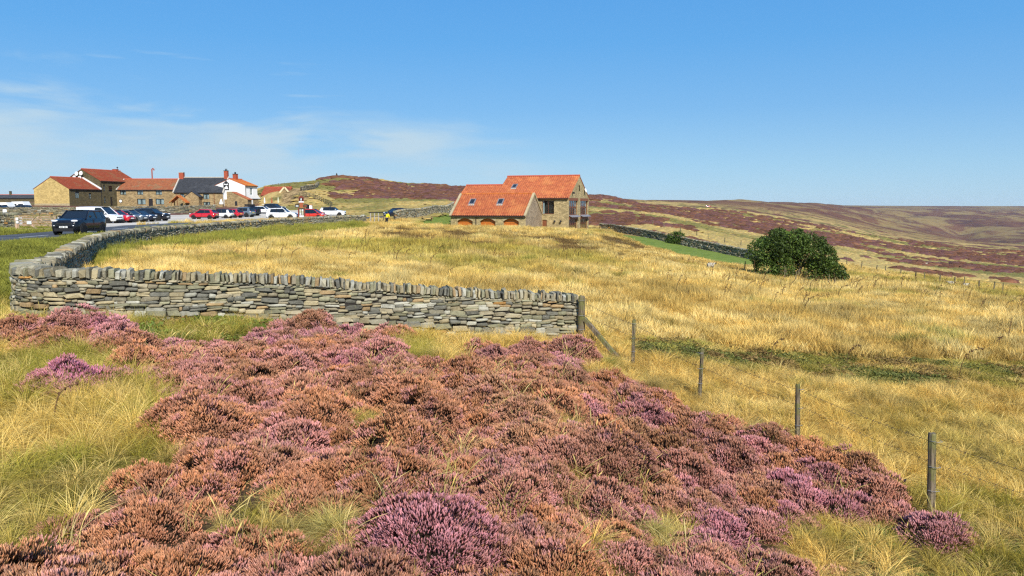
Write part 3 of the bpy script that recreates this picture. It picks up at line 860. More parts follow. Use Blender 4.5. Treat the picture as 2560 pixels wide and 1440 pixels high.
def stone_wall(name, label, path, hbody, thick, sides, rowh, lens, cope, seed=1, nparts=300, base_off=0.0, zfun=None, dark=1.0, cope_w=(0.09, 0.22), cope_h=(0.20, 0.30), end_faces=False, dense_s=None, coarse=None, ncope=300):
    rs = random.Random(seed)
    P = Path(path)
    if zfun is not None: P.Z = np.array([zfun(x, y) for x, y in zip(P.X, P.Y)])
    x0, y0, z0, a0 = P.at(P.L / 2)
    root = empty(name, (P.X[0], P.Y[0], P.Z[0]), 0, label, 'stone wall')
    org = Vector(root.location)
    # hearting
    core = MB(); n = max(2, int(P.L / 0.5)); ring = []
    for i in range(n + 1):
        s = P.L * i / n
        x, y, z, a = P.at(s)
        nx, ny = -math.sin(a), math.cos(a)
        for o, h in ((-thick * .36, -0.25), (-thick * .30, hbody - .02), (thick * .30, hbody - .02), (thick * .36, -0.25)):
            core.v.append((x + nx * o - org.x, y + ny * o - org.y, z + h + base_off - org.z))
    for i in range(n):
        for k in range(4):
            a = i * 4 + k; b = i * 4 + (k + 1) % 4
            core.f.append((a, b, b + 4, a + 4))
    core.f.append((0, 1, 2, 3)); core.f.append(tuple(n * 4 + k for k in (3, 2, 1, 0)))
    core.build('hearting', M['core'], root)
    stones = []   # (is_cope, matrix, col, tmpl, size)
    for side in sides:
        h = -0.10
        while h < hbody - 0.02:
            f = max(0.0, min(1.0, h / hbody))
            rh = rs.uniform(*rowh) * (1.30 - 0.62 * f)
            if h + rh > hbody - 0.02: rh = max(0.05, hbody - h)
            s = rs.uniform(-0.2, 0.0)
            while s < P.L:
                x, y, z, a = P.at(max(0, min(P.L, s)))
                k = 1.0
                if coarse:
                    d = math.hypot(x, y); k = 1.0 + coarse * max(0.0, d - 25) / 60
                ln = rs.uniform(*lens) * (1.15 - 0.25 * f) * k
                if rs.random() < 0.15: ln *= 0.55
                e0 = max(0, s); e1 = min(P.L, s + ln)
                if e1 - e0 > 0.04:
                    ms = (e0 + e1) / 2
                    x, y, z, a = P.at(ms)
                    nx, ny = -math.sin(a) * side, math.cos(a) * side
                    wave = 0.026 * math.sin(ms * 1.3 + h * 7) + 0.018 * math.sin(ms * 3.3 + h * 11)
                    dep = rs.uniform(0.18, 0.26)
                    off = thick * (0.5 - 0.10 * f) - dep / 2 + rs.uniform(-0.035, 0.03)
                    sub = 1
                    if rh > 0.10 and rs.random() < 0.16: sub = 2
                    for q in range(sub):
                        hh = rh / sub
                        m = Matrix.Translation((x + nx * off, y + ny * off, z + base_off + h + hh * (q + .5) + wave)) @ Euler((rs.uniform(-.05, .05), rs.uniform(-.07, .07), a + (0 if side > 0 else math.pi) + rs.uniform(-.05, .05))).to_matrix().to_4x4() @ Matrix.Diagonal(((e1 - e0) * 1.0, dep * rs.uniform(.85, 1.15), hh * rs.uniform(.86, 1.0), 1))
                        stones.append((0, m, stone_col(rs, dark), rs.randrange(len(ST)), (e1 - e0) * hh, ms))
                s += ln
            h += rh
    if end_faces:
        for s_end, sg in ((0.0, -1),):
            x, y, z, a = P.at(s_end)
            h = -0.1
            while h < hbody - 0.03:
                rh = rs.uniform(0.10, 0.17)
                rh = min(rh, hbody - h)
                o = -thick * .42
                while o < thick * .40:
                    w = rs.uniform(0.16, 0.34)
                    nx, ny = -math.sin(a), math.cos(a); tx, ty = math.cos(a) * sg, math.sin(a) * sg
                    w = min(w, thick * .45 - o)
                    if w > 0.05:
                        m = Matrix.Translation((x + nx * (o + w / 2) + tx * 0.03, y + ny * (o + w / 2) + ty * 0.03, z + base_off + h + rh / 2)) @ Euler((0, rs.uniform(-.05, .05), a + math.pi / 2 + rs.uniform(-.06, .06))).to_matrix().to_4x4() @ Matrix.Diagonal((w, 0.16, rh, 1))
                        stones.append((0, m, stone_col(rs, dark), rs.randrange(len(ST)), w * rh * .5, 0))
                    o += w
                h += rh
    if cope:
        s = 0.02; lean = 0.1
        while s < P.L - 0.03:
            x, y, z, a = P.at(s)
            k = 1.0
            if coarse: k = 1.0 + coarse * 0.8 * max(0.0, math.hypot(x, y) - 25) / 60
            w = rs.uniform(*cope_w) * k * cope(s / P.L)
            x, y, z, a = P.at(min(P.L, s + w / 2))
            hh = rs.uniform(*cope_h)
            lean = 0.75 * lean + rs.uniform(-.09, .12)
            m = Matrix.Translation((x, y, z + base_off + hbody + hh * .46)) @ Euler((rs.uniform(-.06, .06), -lean, a + rs.uniform(-.1, .1))).to_matrix().to_4x4() @ Matrix.Diagonal((w * 1.0, thick * rs.uniform(.82, 1.02), hh, 1))
            stones.append((1, m, stone_col(rs, 0.98 * dark), rs.randrange(len(STC)), w * hh * 1.5, s))
            s += w * 1.03
    eye = Vector((0, 0, EZ))
    def rank(st): return -st[4] / max(1.0, (st[1].translation - eye).length_squared)
    for kind, limit, nm, T in ((0, nparts, 'stone', ST), (1, ncope, 'coping_stone', STC)):
        L = sorted([q for q in stones if q[0] == kind], key=rank)
        for q in L[:limit]:
            o = bpy.data.objects.new(nm, T[q[3]][0])
            C.objects.link(o)
            o.parent = root
            m = q[1].copy(); m.translation -= org
            o.matrix_local = m
            o.color = q[2] + (1,)
        rest = L[limit:]
        if rest:
            Vs = []; Fs = []; Cs = []; nb = 0
            for q in rest:
                _, V, F = T[q[3]]
                m = np.array(q[1])
                W = V @ m[:3, :3].T + m[:3, 3] - np.array(org)
                Vs.append(W); Fs.append(F + nb); nb += len(V)
                Cs.append(np.tile(np.array(q[2]), (len(V), 1)))
            me = mesh_np('stones', np.concatenate(Vs), np.concatenate(Fs), M['stone_join'], np.concatenate(Cs))
            o = link('coping' if kind else 'stonework', me, root)
            o['kind'] = 'stuff'
    return root
stone_wall('dry_stone_wall', 'near dry stone wall with upright coping stones behind the heather', MAIN_WALL, 1.02, 0.58, (1, -1)[1:] + (1,), (0.055, 0.135), (0.11, 0.40), lambda f: 0.75 + 0.7 * sstep(0.60, 0.85, f), seed=4, end_faces=True, cope_w=(.06, .15), cope_h=(.17, .25))
stone_wall('dry_stone_wall', 'long dry stone wall curving away along the roadside, inner face shaded', ROAD_WALL, 1.00, 0.56, (-1, 1), (0.085, 0.15), (0.16, 0.40), lambda f: 1.0, seed=9, coarse=1.0, dark=0.9, cope_h=(.15, .33), cope_w=(.07, .16), zfun=lambda x, y: float(zfield(x, y)) + EZ)
stone_wall('dry_stone_wall', 'grey stone wall climbing beside the road towards the orange roofed house', UP_WALL, 1.30, 0.55, (-1,), (0.16, 0.24), (0.30, 0.6), lambda f: 1.0, seed=12, nparts=0, ncope=0, cope_w=(0.25, 0.45), cope_h=(0.22, 0.32))
# ------------------------------------------------------------------ buildings
def wall_panel(mb, M4, L, H, holes, depth=0.25, gable=None, arch=()):
    """facade in the local XZ plane (y = 0 front, openings cut through, reveals 'depth' deep)
    holes: (x0, x1, z0, z1); gable: height of the apex above H (at L*frac)"""
    xs = sorted(set([0, L] + [h[0] for h in holes] + [h[1] for h in holes]))
    zs = sorted(set([-0.6, H] + [h[2] for h in holes] + [min(h[3], H) for h in holes]))
    def T(x, y, z): return tuple(M4 @ Vector((x, y, z)))
    for a, b in zip(xs[:-1], xs[1:]):
        for c, d in zip(zs[:-1], zs[1:]):
            mx, mz = (a + b) / 2, (c + d) / 2
            if any(h[0] < mx < h[1] and h[2] < mz < h[3] for h in holes): continue
            mb.quad(T(a, 0, c), T(b, 0, c), T(b, 0, d), T(a, 0, d))
    for h in holes:
        x0, x1, z0, z1 = h[:4]
        mb.quad(T(x0, 0, z0), T(x0, depth, z0), T(x0, depth, z1), T(x0, 0, z1))
        mb.quad(T(x1, 0, z0), T(x1, 0, z1), T(x1, depth, z1), T(x1, depth, z0))
        mb.quad(T(x0, 0, z1), T(x0, depth, z1), T(x1, depth, z1), T(x1, 0, z1))
        mb.quad(T(x0, 0, z0), T(x1, 0, z0), T(x1, depth, z0), T(x0, depth, z0))
    if gable:
        frac, top = gable
        mb.poly([T(0, 0, H), T(L, 0, H), T(L * frac, 0, top)])
def face(side, L, W):
    """matrix of a facade: front (y=0), back, left gable, right gable of a block L x W"""
    if side == 'front': return Matrix.Identity(4)
    if side == 'back': return Matrix.Translation((L, W, 0)) @ Matrix.Rotation(math.pi, 4, 'Z')
    if side == 'right': return Matrix.Translation((L, 0, 0)) @ Matrix.Rotation(math.pi / 2, 4, 'Z')
    if side == 'left': return Matrix.Translation((0, W, 0)) @ Matrix.Rotation(-math.pi / 2, 4, 'Z')
def pantile_roof(name, mat, root, L, W, H, rise, over=0.25, verge=0.08, frac=0.5, slope='front', pitch_x=0.36, course=0.34, x0=0.0, ripple=0.075):
    """tiled slope with rolls and lapped courses"""
    y_r = W * frac
    if slope == 'front': ye, yr, sg = -over, y_r, 1
    else: ye, yr, sg = W + over, y_r, -1
    run = abs(yr - ye); drop = rise * (over / (W * frac if slope == 'front' else W * (1 - frac)))
    ze, zr = H - drop + 0.10, H + rise + 0.10
    ln = math.hypot(run, zr - ze)
    nc = max(2, int(ln / course)); nx = max(2, int((L + 2 * verge) / (pitch_x / 4)))
    nrm = Vector((0, -(zr - ze) * sg, run)).normalized()
    xs = np.linspace(-verge, L + verge, nx + 1)
    ph = (xs / pitch_x) * 2 * math.pi
    prof = ripple * (np.maximum(0, np.sin(ph)) * 1.0 - 0.25 * np.maximum(0, -np.sin(ph)))
    V = []; F = []
    for c in range(nc):
        for e, lift in ((0, 0.035), (1, 0.0)):
            t = (c + e) / nc
            base = np.array([0, ye + (yr - ye) * t, ze + (zr - ze) * t])
            h = prof + lift
            V.append(np.stack([xs + x0, base[1] + nrm.y * h, base[2] + nrm.z * h], 1))
    V = np.concatenate(V); n1 = nx + 1
    for c in range(2 * nc - 1):
        i = np.arange(nx) + c * n1
        F.append(np.stack([i, i + 1, i + 1 + n1, i + n1], 1))
    F = np.concatenate(F)
    if sg < 0: F = F[:, ::-1]
    o = link(name, mesh_np(name, V, F, mat, None, False), root)
    return o
def flat_slab(mb, L, W, H, rise, over, verge, frac=0.5, th=0.09):
    """solid underlay of a two-slope roof"""
    yr = W * frac
    d1 = rise * over / yr; d2 = rise * over / (W - yr)
    P = [(-over, H - d1), (yr, H + rise), (W + over, H - d2)]
    a, b = -verge, L + verge
    vs = []
    for x in (a, b):
        for y, z in P: vs.append((x, y, z + th))
        for y, z in reversed(P): vs.append((x, y, z))
    mb.add(vs, [(0, 1, 2, 3, 4, 5), (11, 10, 9, 8, 7, 6), (0, 6, 7, 1), (1, 7, 8, 2), (2, 8, 9, 3), (3, 9, 10, 4), (4, 10, 11, 5), (5, 11, 6, 0)])
def window(root, M4, x0, x1, z0, z1, nx=2, nz=1, frame='black_trim', depth=0.14, fw=0.07, curtain=None, glassm='glass', bar=0.04, sill=None, name='window'):
    """frame with bars, panes, optional curtain and sill, one part with sub-parts"""
    def TT(mb):
        mb.v = [tuple(M4 @ Vector(p)) for p in mb.v]; return mb
    m = MB()
    m.box(x0, x0 + fw, depth - .04, depth + .04, z0, z1); m.box(x1 - fw, x1, depth - .04, depth + .04, z0, z1)
    m.box(x0 + fw, x1 - fw, depth - .04, depth + .04, z0, z0 + fw); m.box(x0 + fw, x1 - fw, depth - .04, depth + .04, z1 - fw, z1)
    for i in range(1, nx):
        x = x0 + (x1 - x0) * i / nx
        m.box(x - bar / 2, x + bar / 2, depth - .03, depth + .03, z0 + fw, z1 - fw)
    for j in range(1, nz):
        z = z0 + (z1 - z0) * j / nz
        m.box(x0 + fw, x1 - fw, depth - .027, depth + .027, z - bar / 2, z + bar / 2)
    w = TT(m).build(name, M[frame], root)
    g = MB(); g.box(x0 + fw * .5, x1 - fw * .5, depth - .006, depth + .006, z0 + fw * .5, z1 - fw * .5)
    TT(g).build('pane', M[glassm], w)
    if curtain:
        for fx0, fx1 in curtain:
            c = MB()
            n = 8
            a = x0 + (x1 - x0) * fx0; b = x0 + (x1 - x0) * fx1
            for i in range(n):
                p = a + (b - a) * i / n; q = a + (b - a) * (i + 1) / n
                y = depth + .10 + (0.03 if i % 2 else 0)
                y2 = depth + .10 + (0.03 if (i + 1) % 2 else 0)
                c.quad((p, y, z0 + .05), (q, y2, z0 + .05), (q, y2, z1 - .05), (p, y, z1 - .05))
            TT(c).build('curtain', M['curtain'], w)
    if sill:
        s = MB(); s.box(x0 - .08, x1 + .08, -.06, depth, z0 - .12, z0)
        TT(s).build('sill', M[sill], w)
    return w
def room(root, L, W, H):
    m = MB(); m.box(0.55, L - 0.55, 0.55, W - 0.55, -0.3, H - 0.2)
    return m.build('interior', M['interior'], root)
def chimney(root, x, y, z, w, d, h, mat='brick', pots=1, capm='brick'):
    m = MB(); m.box(x - w / 2, x + w / 2, y - d / 2, y + d / 2, z, z + h)
    o = m.build('chimney', M[mat], root)
    c = MB(); c.box(x - w / 2 - .06, x + w / 2 + .06, y - d / 2 - .06, y + d / 2 + .06, z + h, z + h + .12)
    c.build('chimney_cap', M[capm], o)
    for i in range(pots):
        p = MB(); px = x + (i - (pots - 1) / 2) * 0.35
        p.lathe((px, y, z + h + .12), [(.13, 0), (.11, .35), (.15, .38), (.15, .44), (.08, .44)], 8)
        p.build('chimney_pot', M['black_trim'], o)
    return o

# --- the orange roofed house: garage wing, main block, lower rear block
TH = math.asin(0.354)
A = Vector((math.cos(TH), -math.sin(TH), 0)); N = Vector((math.sin(TH), math.cos(TH), 0))
HG = EZ - 3.82
MC = Vector((8.8, 121, HG)); GC = Vector((2.04, 115.5, HG))
house = empty('stone_house', (MC - A * 12.4)[:], -TH, 'sandstone house with orange pantile roofs and three arched garage doors', 'house')
LM, WM, HM, RM = 12.4, 12.0, 5.22, 3.5
def sub(root, origin, rz=0.0):
    """helper: local frame inside a building"""
    return Matrix.Translation(origin) @ Matrix.Rotation(rz, 4, 'Z')
wm = MB()
sx = lambda s: LM - s
front_holes = [(sx(4.36) + .02, sx(2.37), 2.68, 4.78), (sx(4.30), sx(3.55), -0.2, 1.75)]
wall_panel(wm, face('front', LM, WM), LM, HM, front_holes)
gw = [(0.35, 5.0, 2.45, 5.10), (6.75, 11.3, 2.45, 5.10), (0.35, 5.0, -0.1, 2.15), (6.75, 11.3, -0.1, 2.15), (5.6, 6.1, 6.6, 7.35)]
mr = face('right', LM, WM)
wall_panel(wm, mr, WM, HM, gw[:4], gable=None)
# gable triangle with a slit
def gable_tri(mb, M4, W, H, top, slit=None):
    T = lambda x, z, y=0: tuple(M4 @ Vector((x, y, z)))
    if not slit:
        mb.poly([T(0, H), T(W, H), T(W / 2, top)]); return
    x0, x1, z0, z1 = slit
    e = lambda x: H + (top - H) * (1 - abs(x - W / 2) / (W / 2))
    mb.poly([T(0, H), T(x0, H), T(x0, e(x0))]); mb.poly([T(x1, H), T(W, H), T(x1, e(x1))])
    mb.poly([T(x0, H), T(x1, H), T(x1, z0), T(x0, z0)])
    if x0 < W / 2 < x1: mb.poly([T(x0, z1), T(x1, z1), T(x1, e(x1)), T(W / 2, top), T(x0, e(x0))])
    else: mb.poly([T(x0, z1), T(x1, z1), T(x1, e(x1)), T(x0, e(x0))])
gable_tri(wm, mr, WM, HM, HM + RM, (5.75, 6.3, 6.35, 7.3))
wall_panel(wm, face('back', LM, WM), LM, HM, [])
ml = face('left', LM, WM); wall_panel(wm, ml, WM, HM, [], gable=(0.5, HM + RM))
hw = wm.build('wall', M['st_barn'], house)
room(house, LM, WM, HM)
rb = MB(); flat_slab(rb, LM, WM, HM, RM, 0.2, 0.06)
rf = rb.build('roof', M['pantile'], house)
pantile_roof('tiles', M['pantile'], rf, LM, WM, HM, RM, 0.22, 0.10)
pantile_roof('tiles', M['pantile'], rf, LM, WM, HM, RM, 0.22, 0.10, slope='back')
m = MB(); m.tube([(-.1, WM / 2, HM + RM + .16), (LM + .1, WM / 2, HM + RM + .16)], .15, 8); m.build('ridge_tiles', M['ridge_red'], rf)
m = MB(); m.box(-.05, LM - .0, -.36, -.22, HM - .20, HM - .06); m.build('gutter', M['gutter'], rf)
# roof light on main slope
def skylight(root, u, yfrac, L, W, H, rise, w=0.85, h=1.25):
    sl = Vector((0, W / 2, rise)).normalized(); nr = Vector((0, -rise, W / 2)).normalized()
    b = Vector((u, W / 2 * yfrac, H + rise * yfrac + .10))
    X = Vector((1, 0, 0))
    M4 = Matrix(((X.x, nr.x, sl.x, b.x), (X.y, nr.y, sl.y, b.y), (X.z, nr.z, sl.z, b.z), (0, 0, 0, 1)))
    def T(mb): mb.v = [tuple(M4 @ Vector(p)) for p in mb.v]; return mb
    m = MB()
    for a in ((-w / 2, -w / 2 + .12, 0, h), (w / 2 - .12, w / 2, 0, h)): m.box(a[0], a[1], 0, .16, a[2], a[3])
    m.box(-w / 2 + .12, w / 2 - .12, 0, .16, 0, .12); m.box(-w / 2 + .12, w / 2 - .12, 0, .16, h - .12, h)
    o = T(m).build('roof_light', M['lead'], root)
    g = MB(); g.box(-w / 2 + .1, w / 2 - .1, .06, .10, .1, h - .1); T(g).build('pane', M['glass'], o)
    f = MB(); f.box(-w / 2 - .05, w / 2 + .05, .0, .07, -.28, -.0); T(f).build('flashing', M['ridge_pale'], o)
skylight(house, 2.3, 0.42, LM, WM, HM, RM)
# windows of the main block
window(house, face('front', LM, WM), *front_holes[0], nx=2, frame='brown_frame', depth=.16, curtain=[(.03, .17)], glassm='pane')
m = MB(); m.box(sx(4.30), sx(3.55), .1, .16, -.2, 1.75); m.build('door', M['brown_frame'], house)
for i, h in enumerate(gw[:4]):
    x0, x1, z0, z1 = h
    up = i < 2
    w = window(house, mr, x0, x1, z0, z1, nx=4, nz=2 if up else 1, frame='brown_frame', depth=.18, fw=.16, bar=.13, curtain=[(.02, .2), (.8, .98)] if up else None, glassm='pane')
    def T(mb): mb.v = [tuple(mr @ Vector(p)) for p in mb.v]; return mb
    b = MB(); b.box(x0 - .12, x1 + .12, -.10, .10, z1 - .32, z1 + .10); T(b).build('lintel', M['brown_frame'], w)
    if up:
        b = MB(); b.add([(x0 - .15, 0, 2.52), (x1 + .15, 0, 2.52), (x1 + .15, -.55, 2.26), (x0 - .15, -.55, 2.26), (x0 - .15, 0, 2.42), (x1 + .15, 0, 2.42), (x1 + .15, -.55, 2.18), (x0 - .15, -.55, 2.18)], [(0, 1, 2, 3), (4, 7, 6, 5), (3, 2, 6, 7), (0, 3, 7, 4), (1, 5, 6, 2)])
        T(b).build('canopy', M['lead'], w)
def lamp(root, M4, x, z, s=.12):
    m = MB(); m.box(x - .03, x + .03, -.25, 0, z + .1, z + .16); m.lathe((x, -.25, z - .12), [(.05, .3), (s, .2), (s, 0), (.05, -.04)], 8)
    m.v = [tuple(M4 @ Vector(p)) for p in m.v]; return m.build('wall_lamp', M['black_trim'], root)
lamp(house, mr, 1.9, 6.0, .2)
for x in (7.6 + 2.6, 7.6 + 3.6): lamp(house, face('front', LM, WM), x, 1.55, .16)
m = MB(); m.lathe((0, 0, 0), [(.05, .0), (.22, .03), (.36, .10), (.38, .14)], 14); m.v = [tuple(mr @ Matrix.Translation((8.9, -.42, 6.55)) @ Matrix.Rotation(-1.9, 4, 'X') @ Vector(p)) for p in m.v]
d = m.build('satellite_dish', M['white_paint'], house)
m = MB(); m.beam((8.9, 0, 6.2), (8.9, -.42, 6.5), .06); m.v = [tuple(mr @ Vector(p)) for p in m.v]; m.build('bracket', M['black_trim'], d)
# garage wing
LG, WG, HGE, RG = 12.3, 7.54, 2.58, 3.1
rot = Matrix.Rotation(TH, 4, 'Z')
off = rot @ (GC - A * LG - (MC - A * 12.4))
WO = Matrix.Translation(off)
def inwing(mb): mb.v = [tuple(WO @ Vector(p)) for p in mb.v]; return mb
doors = []
for u0, u1 in ((1143.5, 1182), (1200, 1238.5), (1258, 1297)):
    xx = []
    for u in (u0, u1):
        t = (u - 1280) / FPX
        # G - s*A : solve x = t*y
        s = (GC.x - t * GC.y) / (A.x - t * A.y)
        xx.append(LG - s)
    doors.append((xx[0], xx[1], -0.2, 2.08))
gm = MB()
xs = [0] + [q for d_ in doors for q in d_[:2]] + [LG]
for i in range(0, len(xs), 2):
    gm.quad((xs[i], 0, -.6), (xs[i + 1], 0, -.6), (xs[i + 1], 0, HGE), (xs[i], 0, HGE))
def arch_z(x, x0, x1, zs=1.62, zc=2.08):
    t = (x - (x0 + x1) / 2) / ((x1 - x0) / 2)
    return zs + (zc - zs) * (1 - t * t)
for x0, x1, z0, z1 in doors:
    n = 12
    P = [(x0 + (x1 - x0) * i / n) for i in range(n + 1)]
    for a, b in zip(P[:-1], P[1:]):
        za, zb = arch_z(a, x0, x1), arch_z(b, x0, x1)
        gm.quad((a, 0, za), (b, 0, zb), (b, 0, HGE), (a, 0, HGE))
        gm.quad((a, 0, za), (a, .42, za), (b, .42, zb), (b, 0, zb))
    gm.quad((x0, 0, z0 - .4), (x0, .42, z0 - .4), (x0, .42, 1.62), (x0, 0, 1.62)); gm.quad((x1, 0, z0 - .4), (x1, 0, 1.62), (x1, .42, 1.62), (x1, .42, z0 - .4))
wall_panel(gm, face('left', LG, WG), WG, HGE, [], gable=(0.5, HGE + RG))
wall_panel(gm, face('back', LG, WG), LG, HGE, [])
inwing(gm).build('garage_wall', M['st_barn'], house)
g2 = MB(); wall_panel(g2, face('right', LG, WG), WG, HGE, [], gable=(0.5, HGE + RG)); inwing(g2).build('rubble_gable', M['st_rubble'], house)
for x0, x1, z0, z1 in doors:
    n = 12; dm = MB()
    P = [(x0 + (x1 - x0) * i / n) for i in range(n + 1)]
    for a, b in zip(P[:-1], P[1:]):
        dm.quad((a, .40, -.5), (b, .40, -.5), (b, .40, arch_z(b, x0, x1)), (a, .40, arch_z(a, x0, x1)))
    o = inwing(dm).build('garage_door', M['garage_door'], house)
    for j in range(4):
        r = MB(); z = 0.1 + j * .42
        r.box(x0 + .02, x1 - .02, .385, .395, z, z + .025); inwing(r).build('door_groove', M['brown_frame'], o)
    v = MB()
    for i in range(15):
        t0 = -1 + 2 * i / 15; t1 = -1 + 2 * (i + .86) / 15
        q = []
        cx = (x0 + x1) / 2; hw_ = (x1 - x0) / 2
        za, zb = arch_z(cx + t0 * hw_, x0, x1), arch_z(cx + t1 * hw_, x0, x1)
        v.add([(cx + t0 * hw_, -.03, za), (cx + t1 * hw_, -.03, zb), (cx + t1 * (hw_ + .12), -.03, zb + .28), (cx + t0 * (hw_ + .12), -.03, za + .28), (cx + t0 * hw_, .05, za), (cx + t1 * hw_, .05, zb), (cx + t1 * (hw_ + .12), .05, zb + .28), (cx + t0 * (hw_ + .12), .05, za + .28)], [(0, 1, 2, 3), (0, 4, 5, 1), (1, 5, 6, 2), (2, 6, 7, 3), (3, 7, 4, 0)])
    inwing(v).build('arch_stones', M['coping'], house)
    lm = MB(); lm.lathe(((x0 + x1) / 2, -.14, 2.35), [(.04, .1), (.10, .05), (.10, -.08), (.03, -.1)], 8); inwing(lm).build('wall_lamp', M['black_trim'], house)
gr = MB(); flat_slab(gr, LG, WG, HGE, RG, .2, -.02)
gro = inwing(gr).build('garage_roof', M['pantile'], house)
for sl in ('front', 'back'):
    o = pantile_roof('tiles', M['pantile'], gro, LG, WG, HGE, RG, .22, -.25, slope=sl)
    o.location = off
m = MB(); m.tube([(.2, WG / 2, HGE + RG + .17), (LG - .2, WG / 2, HGE + RG + .17)], .14, 8); inwing(m).build('ridge_tiles', M['orange_tile'], gro)
m = MB(); m.box(-.15, LG + .05, -.36, -.22, HGE - .26, HGE - .10); inwing(m).build('gutter', M['gutter'], gro)
m = MB(); m.tube([(doors[0][1] + .6, -.10, -.3), (doors[0][1] + .6, -.10, HGE - .25)], .06, 6); inwing(m).build('drainpipe', M['gutter'], house)
for x in (-.12, LG - .22):   # raised verge copings
    m = MB()
    for sg in (0, 1):
        y0, y1 = (-.3, WG / 2) if sg == 0 else (WG + .3, WG / 2)
        z0 = HGE - RG * .3 / (WG / 2)
        m.add([(x, y0, z0), (x + .36, y0, z0), (x + .36, y1, HGE + RG), (x, y1, HGE + RG), (x, y0, z0 + .30), (x + .36, y0, z0 + .30), (x + .36, y1, HGE + RG + .30), (x, y1, HGE + RG + .30)], [(0, 1, 2, 3), (4, 7, 6, 5), (0, 4, 5, 1), (1, 5, 6, 2), (2, 6, 7, 3), (3, 7, 4, 0)])
    inwing(m).build('verge_coping', M['coping'], gro)
skylight_root = empty('tmp')
for u in (1180, 1250):
    t = (u - 1280) / FPX; s = (GC.x + N.x * 2.0 - t * (GC.y + N.y * 2.0)) / (A.x - t * A.y)
    before = set(bpy.data.objects)
    skylight(house, LG - s, 0.48, LG, WG, HGE, RG, .95, 1.25)
    for o in set(bpy.data.objects) - before:
        if o.parent == house: o.location = off
bpy.data.objects.remove(skylight_root)
# lower rear block on the left of the main block
LB, WB, HB, RB = 7.2, 10.0, 4.35, 2.95
bo = Matrix.Translation((-LB, 0, 0))
b = MB(); wall_panel(b, face('front', LB, WB), LB, HB, []); wall_panel(b, face('left', LB, WB), WB, HB, [], gable=(.5, HB + RB)); wall_panel(b, face('back', LB, WB), LB, HB, [])
b.v = [tuple(bo @ Vector(p)) for p in b.v]; b.build('rear_wall', M['st_barn'], house)
b = MB(); flat_slab(b, LB, WB, HB, RB, .2, .0); b.v = [tuple(bo @ Vector(p)) for p in b.v]
ro = b.build('rear_roof', M['pantile'], house)
for sl in ('front', 'back'):
    o = pantile_roof('tiles', M['pantile'], ro, LB, WB, HB, RB, .22, .02, slope=sl); o.location = (-LB, 0, 0)
m = MB(); m.tube([(-LB, WB / 2, HB + RB + .16), (-.05, WB / 2, HB + RB + .16)], .14, 8); m.build('ridge_tiles', M['ridge_red'], ro)

# --- the inn
def block(name, label, K, rz, L, W, H, rise, mats, holes=None, roof='red_tile', over=.22, verge=.08, frac=.5, ridge='ridge_red', cat='building', ripple=.04, base=-0.8):
    """one gabled range of the inn; K = front left corner, X along the front"""
    r = empty(name, K, rz, label, cat)
    holes = holes or {}
    for side, key in (('front', 'front'), ('right', 'right'), ('back', 'back'), ('left', 'left')):
        w = MB()
        ln = L if side in ('front', 'back') else W
        g = None
        if side == 'right': g = (frac, H + rise)
        if side == 'left': g = (1 - frac, H + rise)
        wall_panel(w, face(side, L, W), ln, H, [h[:4] for h in holes.get(side, [])], gable=g)
        w.build('wall', M[mats.get(side, mats['front'])], r)
    for side, hs in holes.items():
        for h in hs:
            kw = h[4] if len(h) > 4 else {}
            if kw.get('door'):
                m = MB(); m.box(h[0], h[1], .10, .16, h[2], h[3]); m.v = [tuple(face(side, L, W) @ Vector(p)) for p in m.v]
                m.build('door', M['dark_door'], r)
            else:
                window(r, face(side, L, W), *h[:4], **kw)
    room(r, L, W, H)
    s = MB(); flat_slab(s, L, W, H, rise, over, verge, frac)
    ro = s.build('roof', M[roof], r)
    for sl in ('front', 'back'):
        pantile_roof('tiles', M[roof], ro, L, W, H, rise, over + .02, verge + .02, frac, sl, 0.3, 0.34, ripple=ripple)
    m = MB(); m.tube([(-verge, W * frac, H + rise + .15), (L + verge, W * frac, H + rise + .15)], .15, 8); m.build('ridge_tiles', M[ridge], ro)
    m = MB(); m.box(0, L, -over - .14, -over, H - .22, H - .08); m.build('gutter', M['black_trim'], ro)
    return r
PHI = R(75)
PA = Vector((math.cos(PHI), math.sin(PHI), 0)); PG = Vector((math.sin(PHI), -math.cos(PHI), 0))   # along front, outward normal
KA = Vector((-108, 190, EZ + 0.35))
WD = dict(frame='black_trim', curtain=[(.08, .46), (.55, .92)], glassm='pane', fw=.09)
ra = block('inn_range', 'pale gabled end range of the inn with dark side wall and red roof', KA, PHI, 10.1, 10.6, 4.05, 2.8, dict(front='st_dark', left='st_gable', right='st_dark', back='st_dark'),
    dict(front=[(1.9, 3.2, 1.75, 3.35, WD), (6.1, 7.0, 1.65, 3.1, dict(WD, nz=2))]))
m = MB(); m.box(10.0, 10.35, -.2, 5.4, 0, .01)
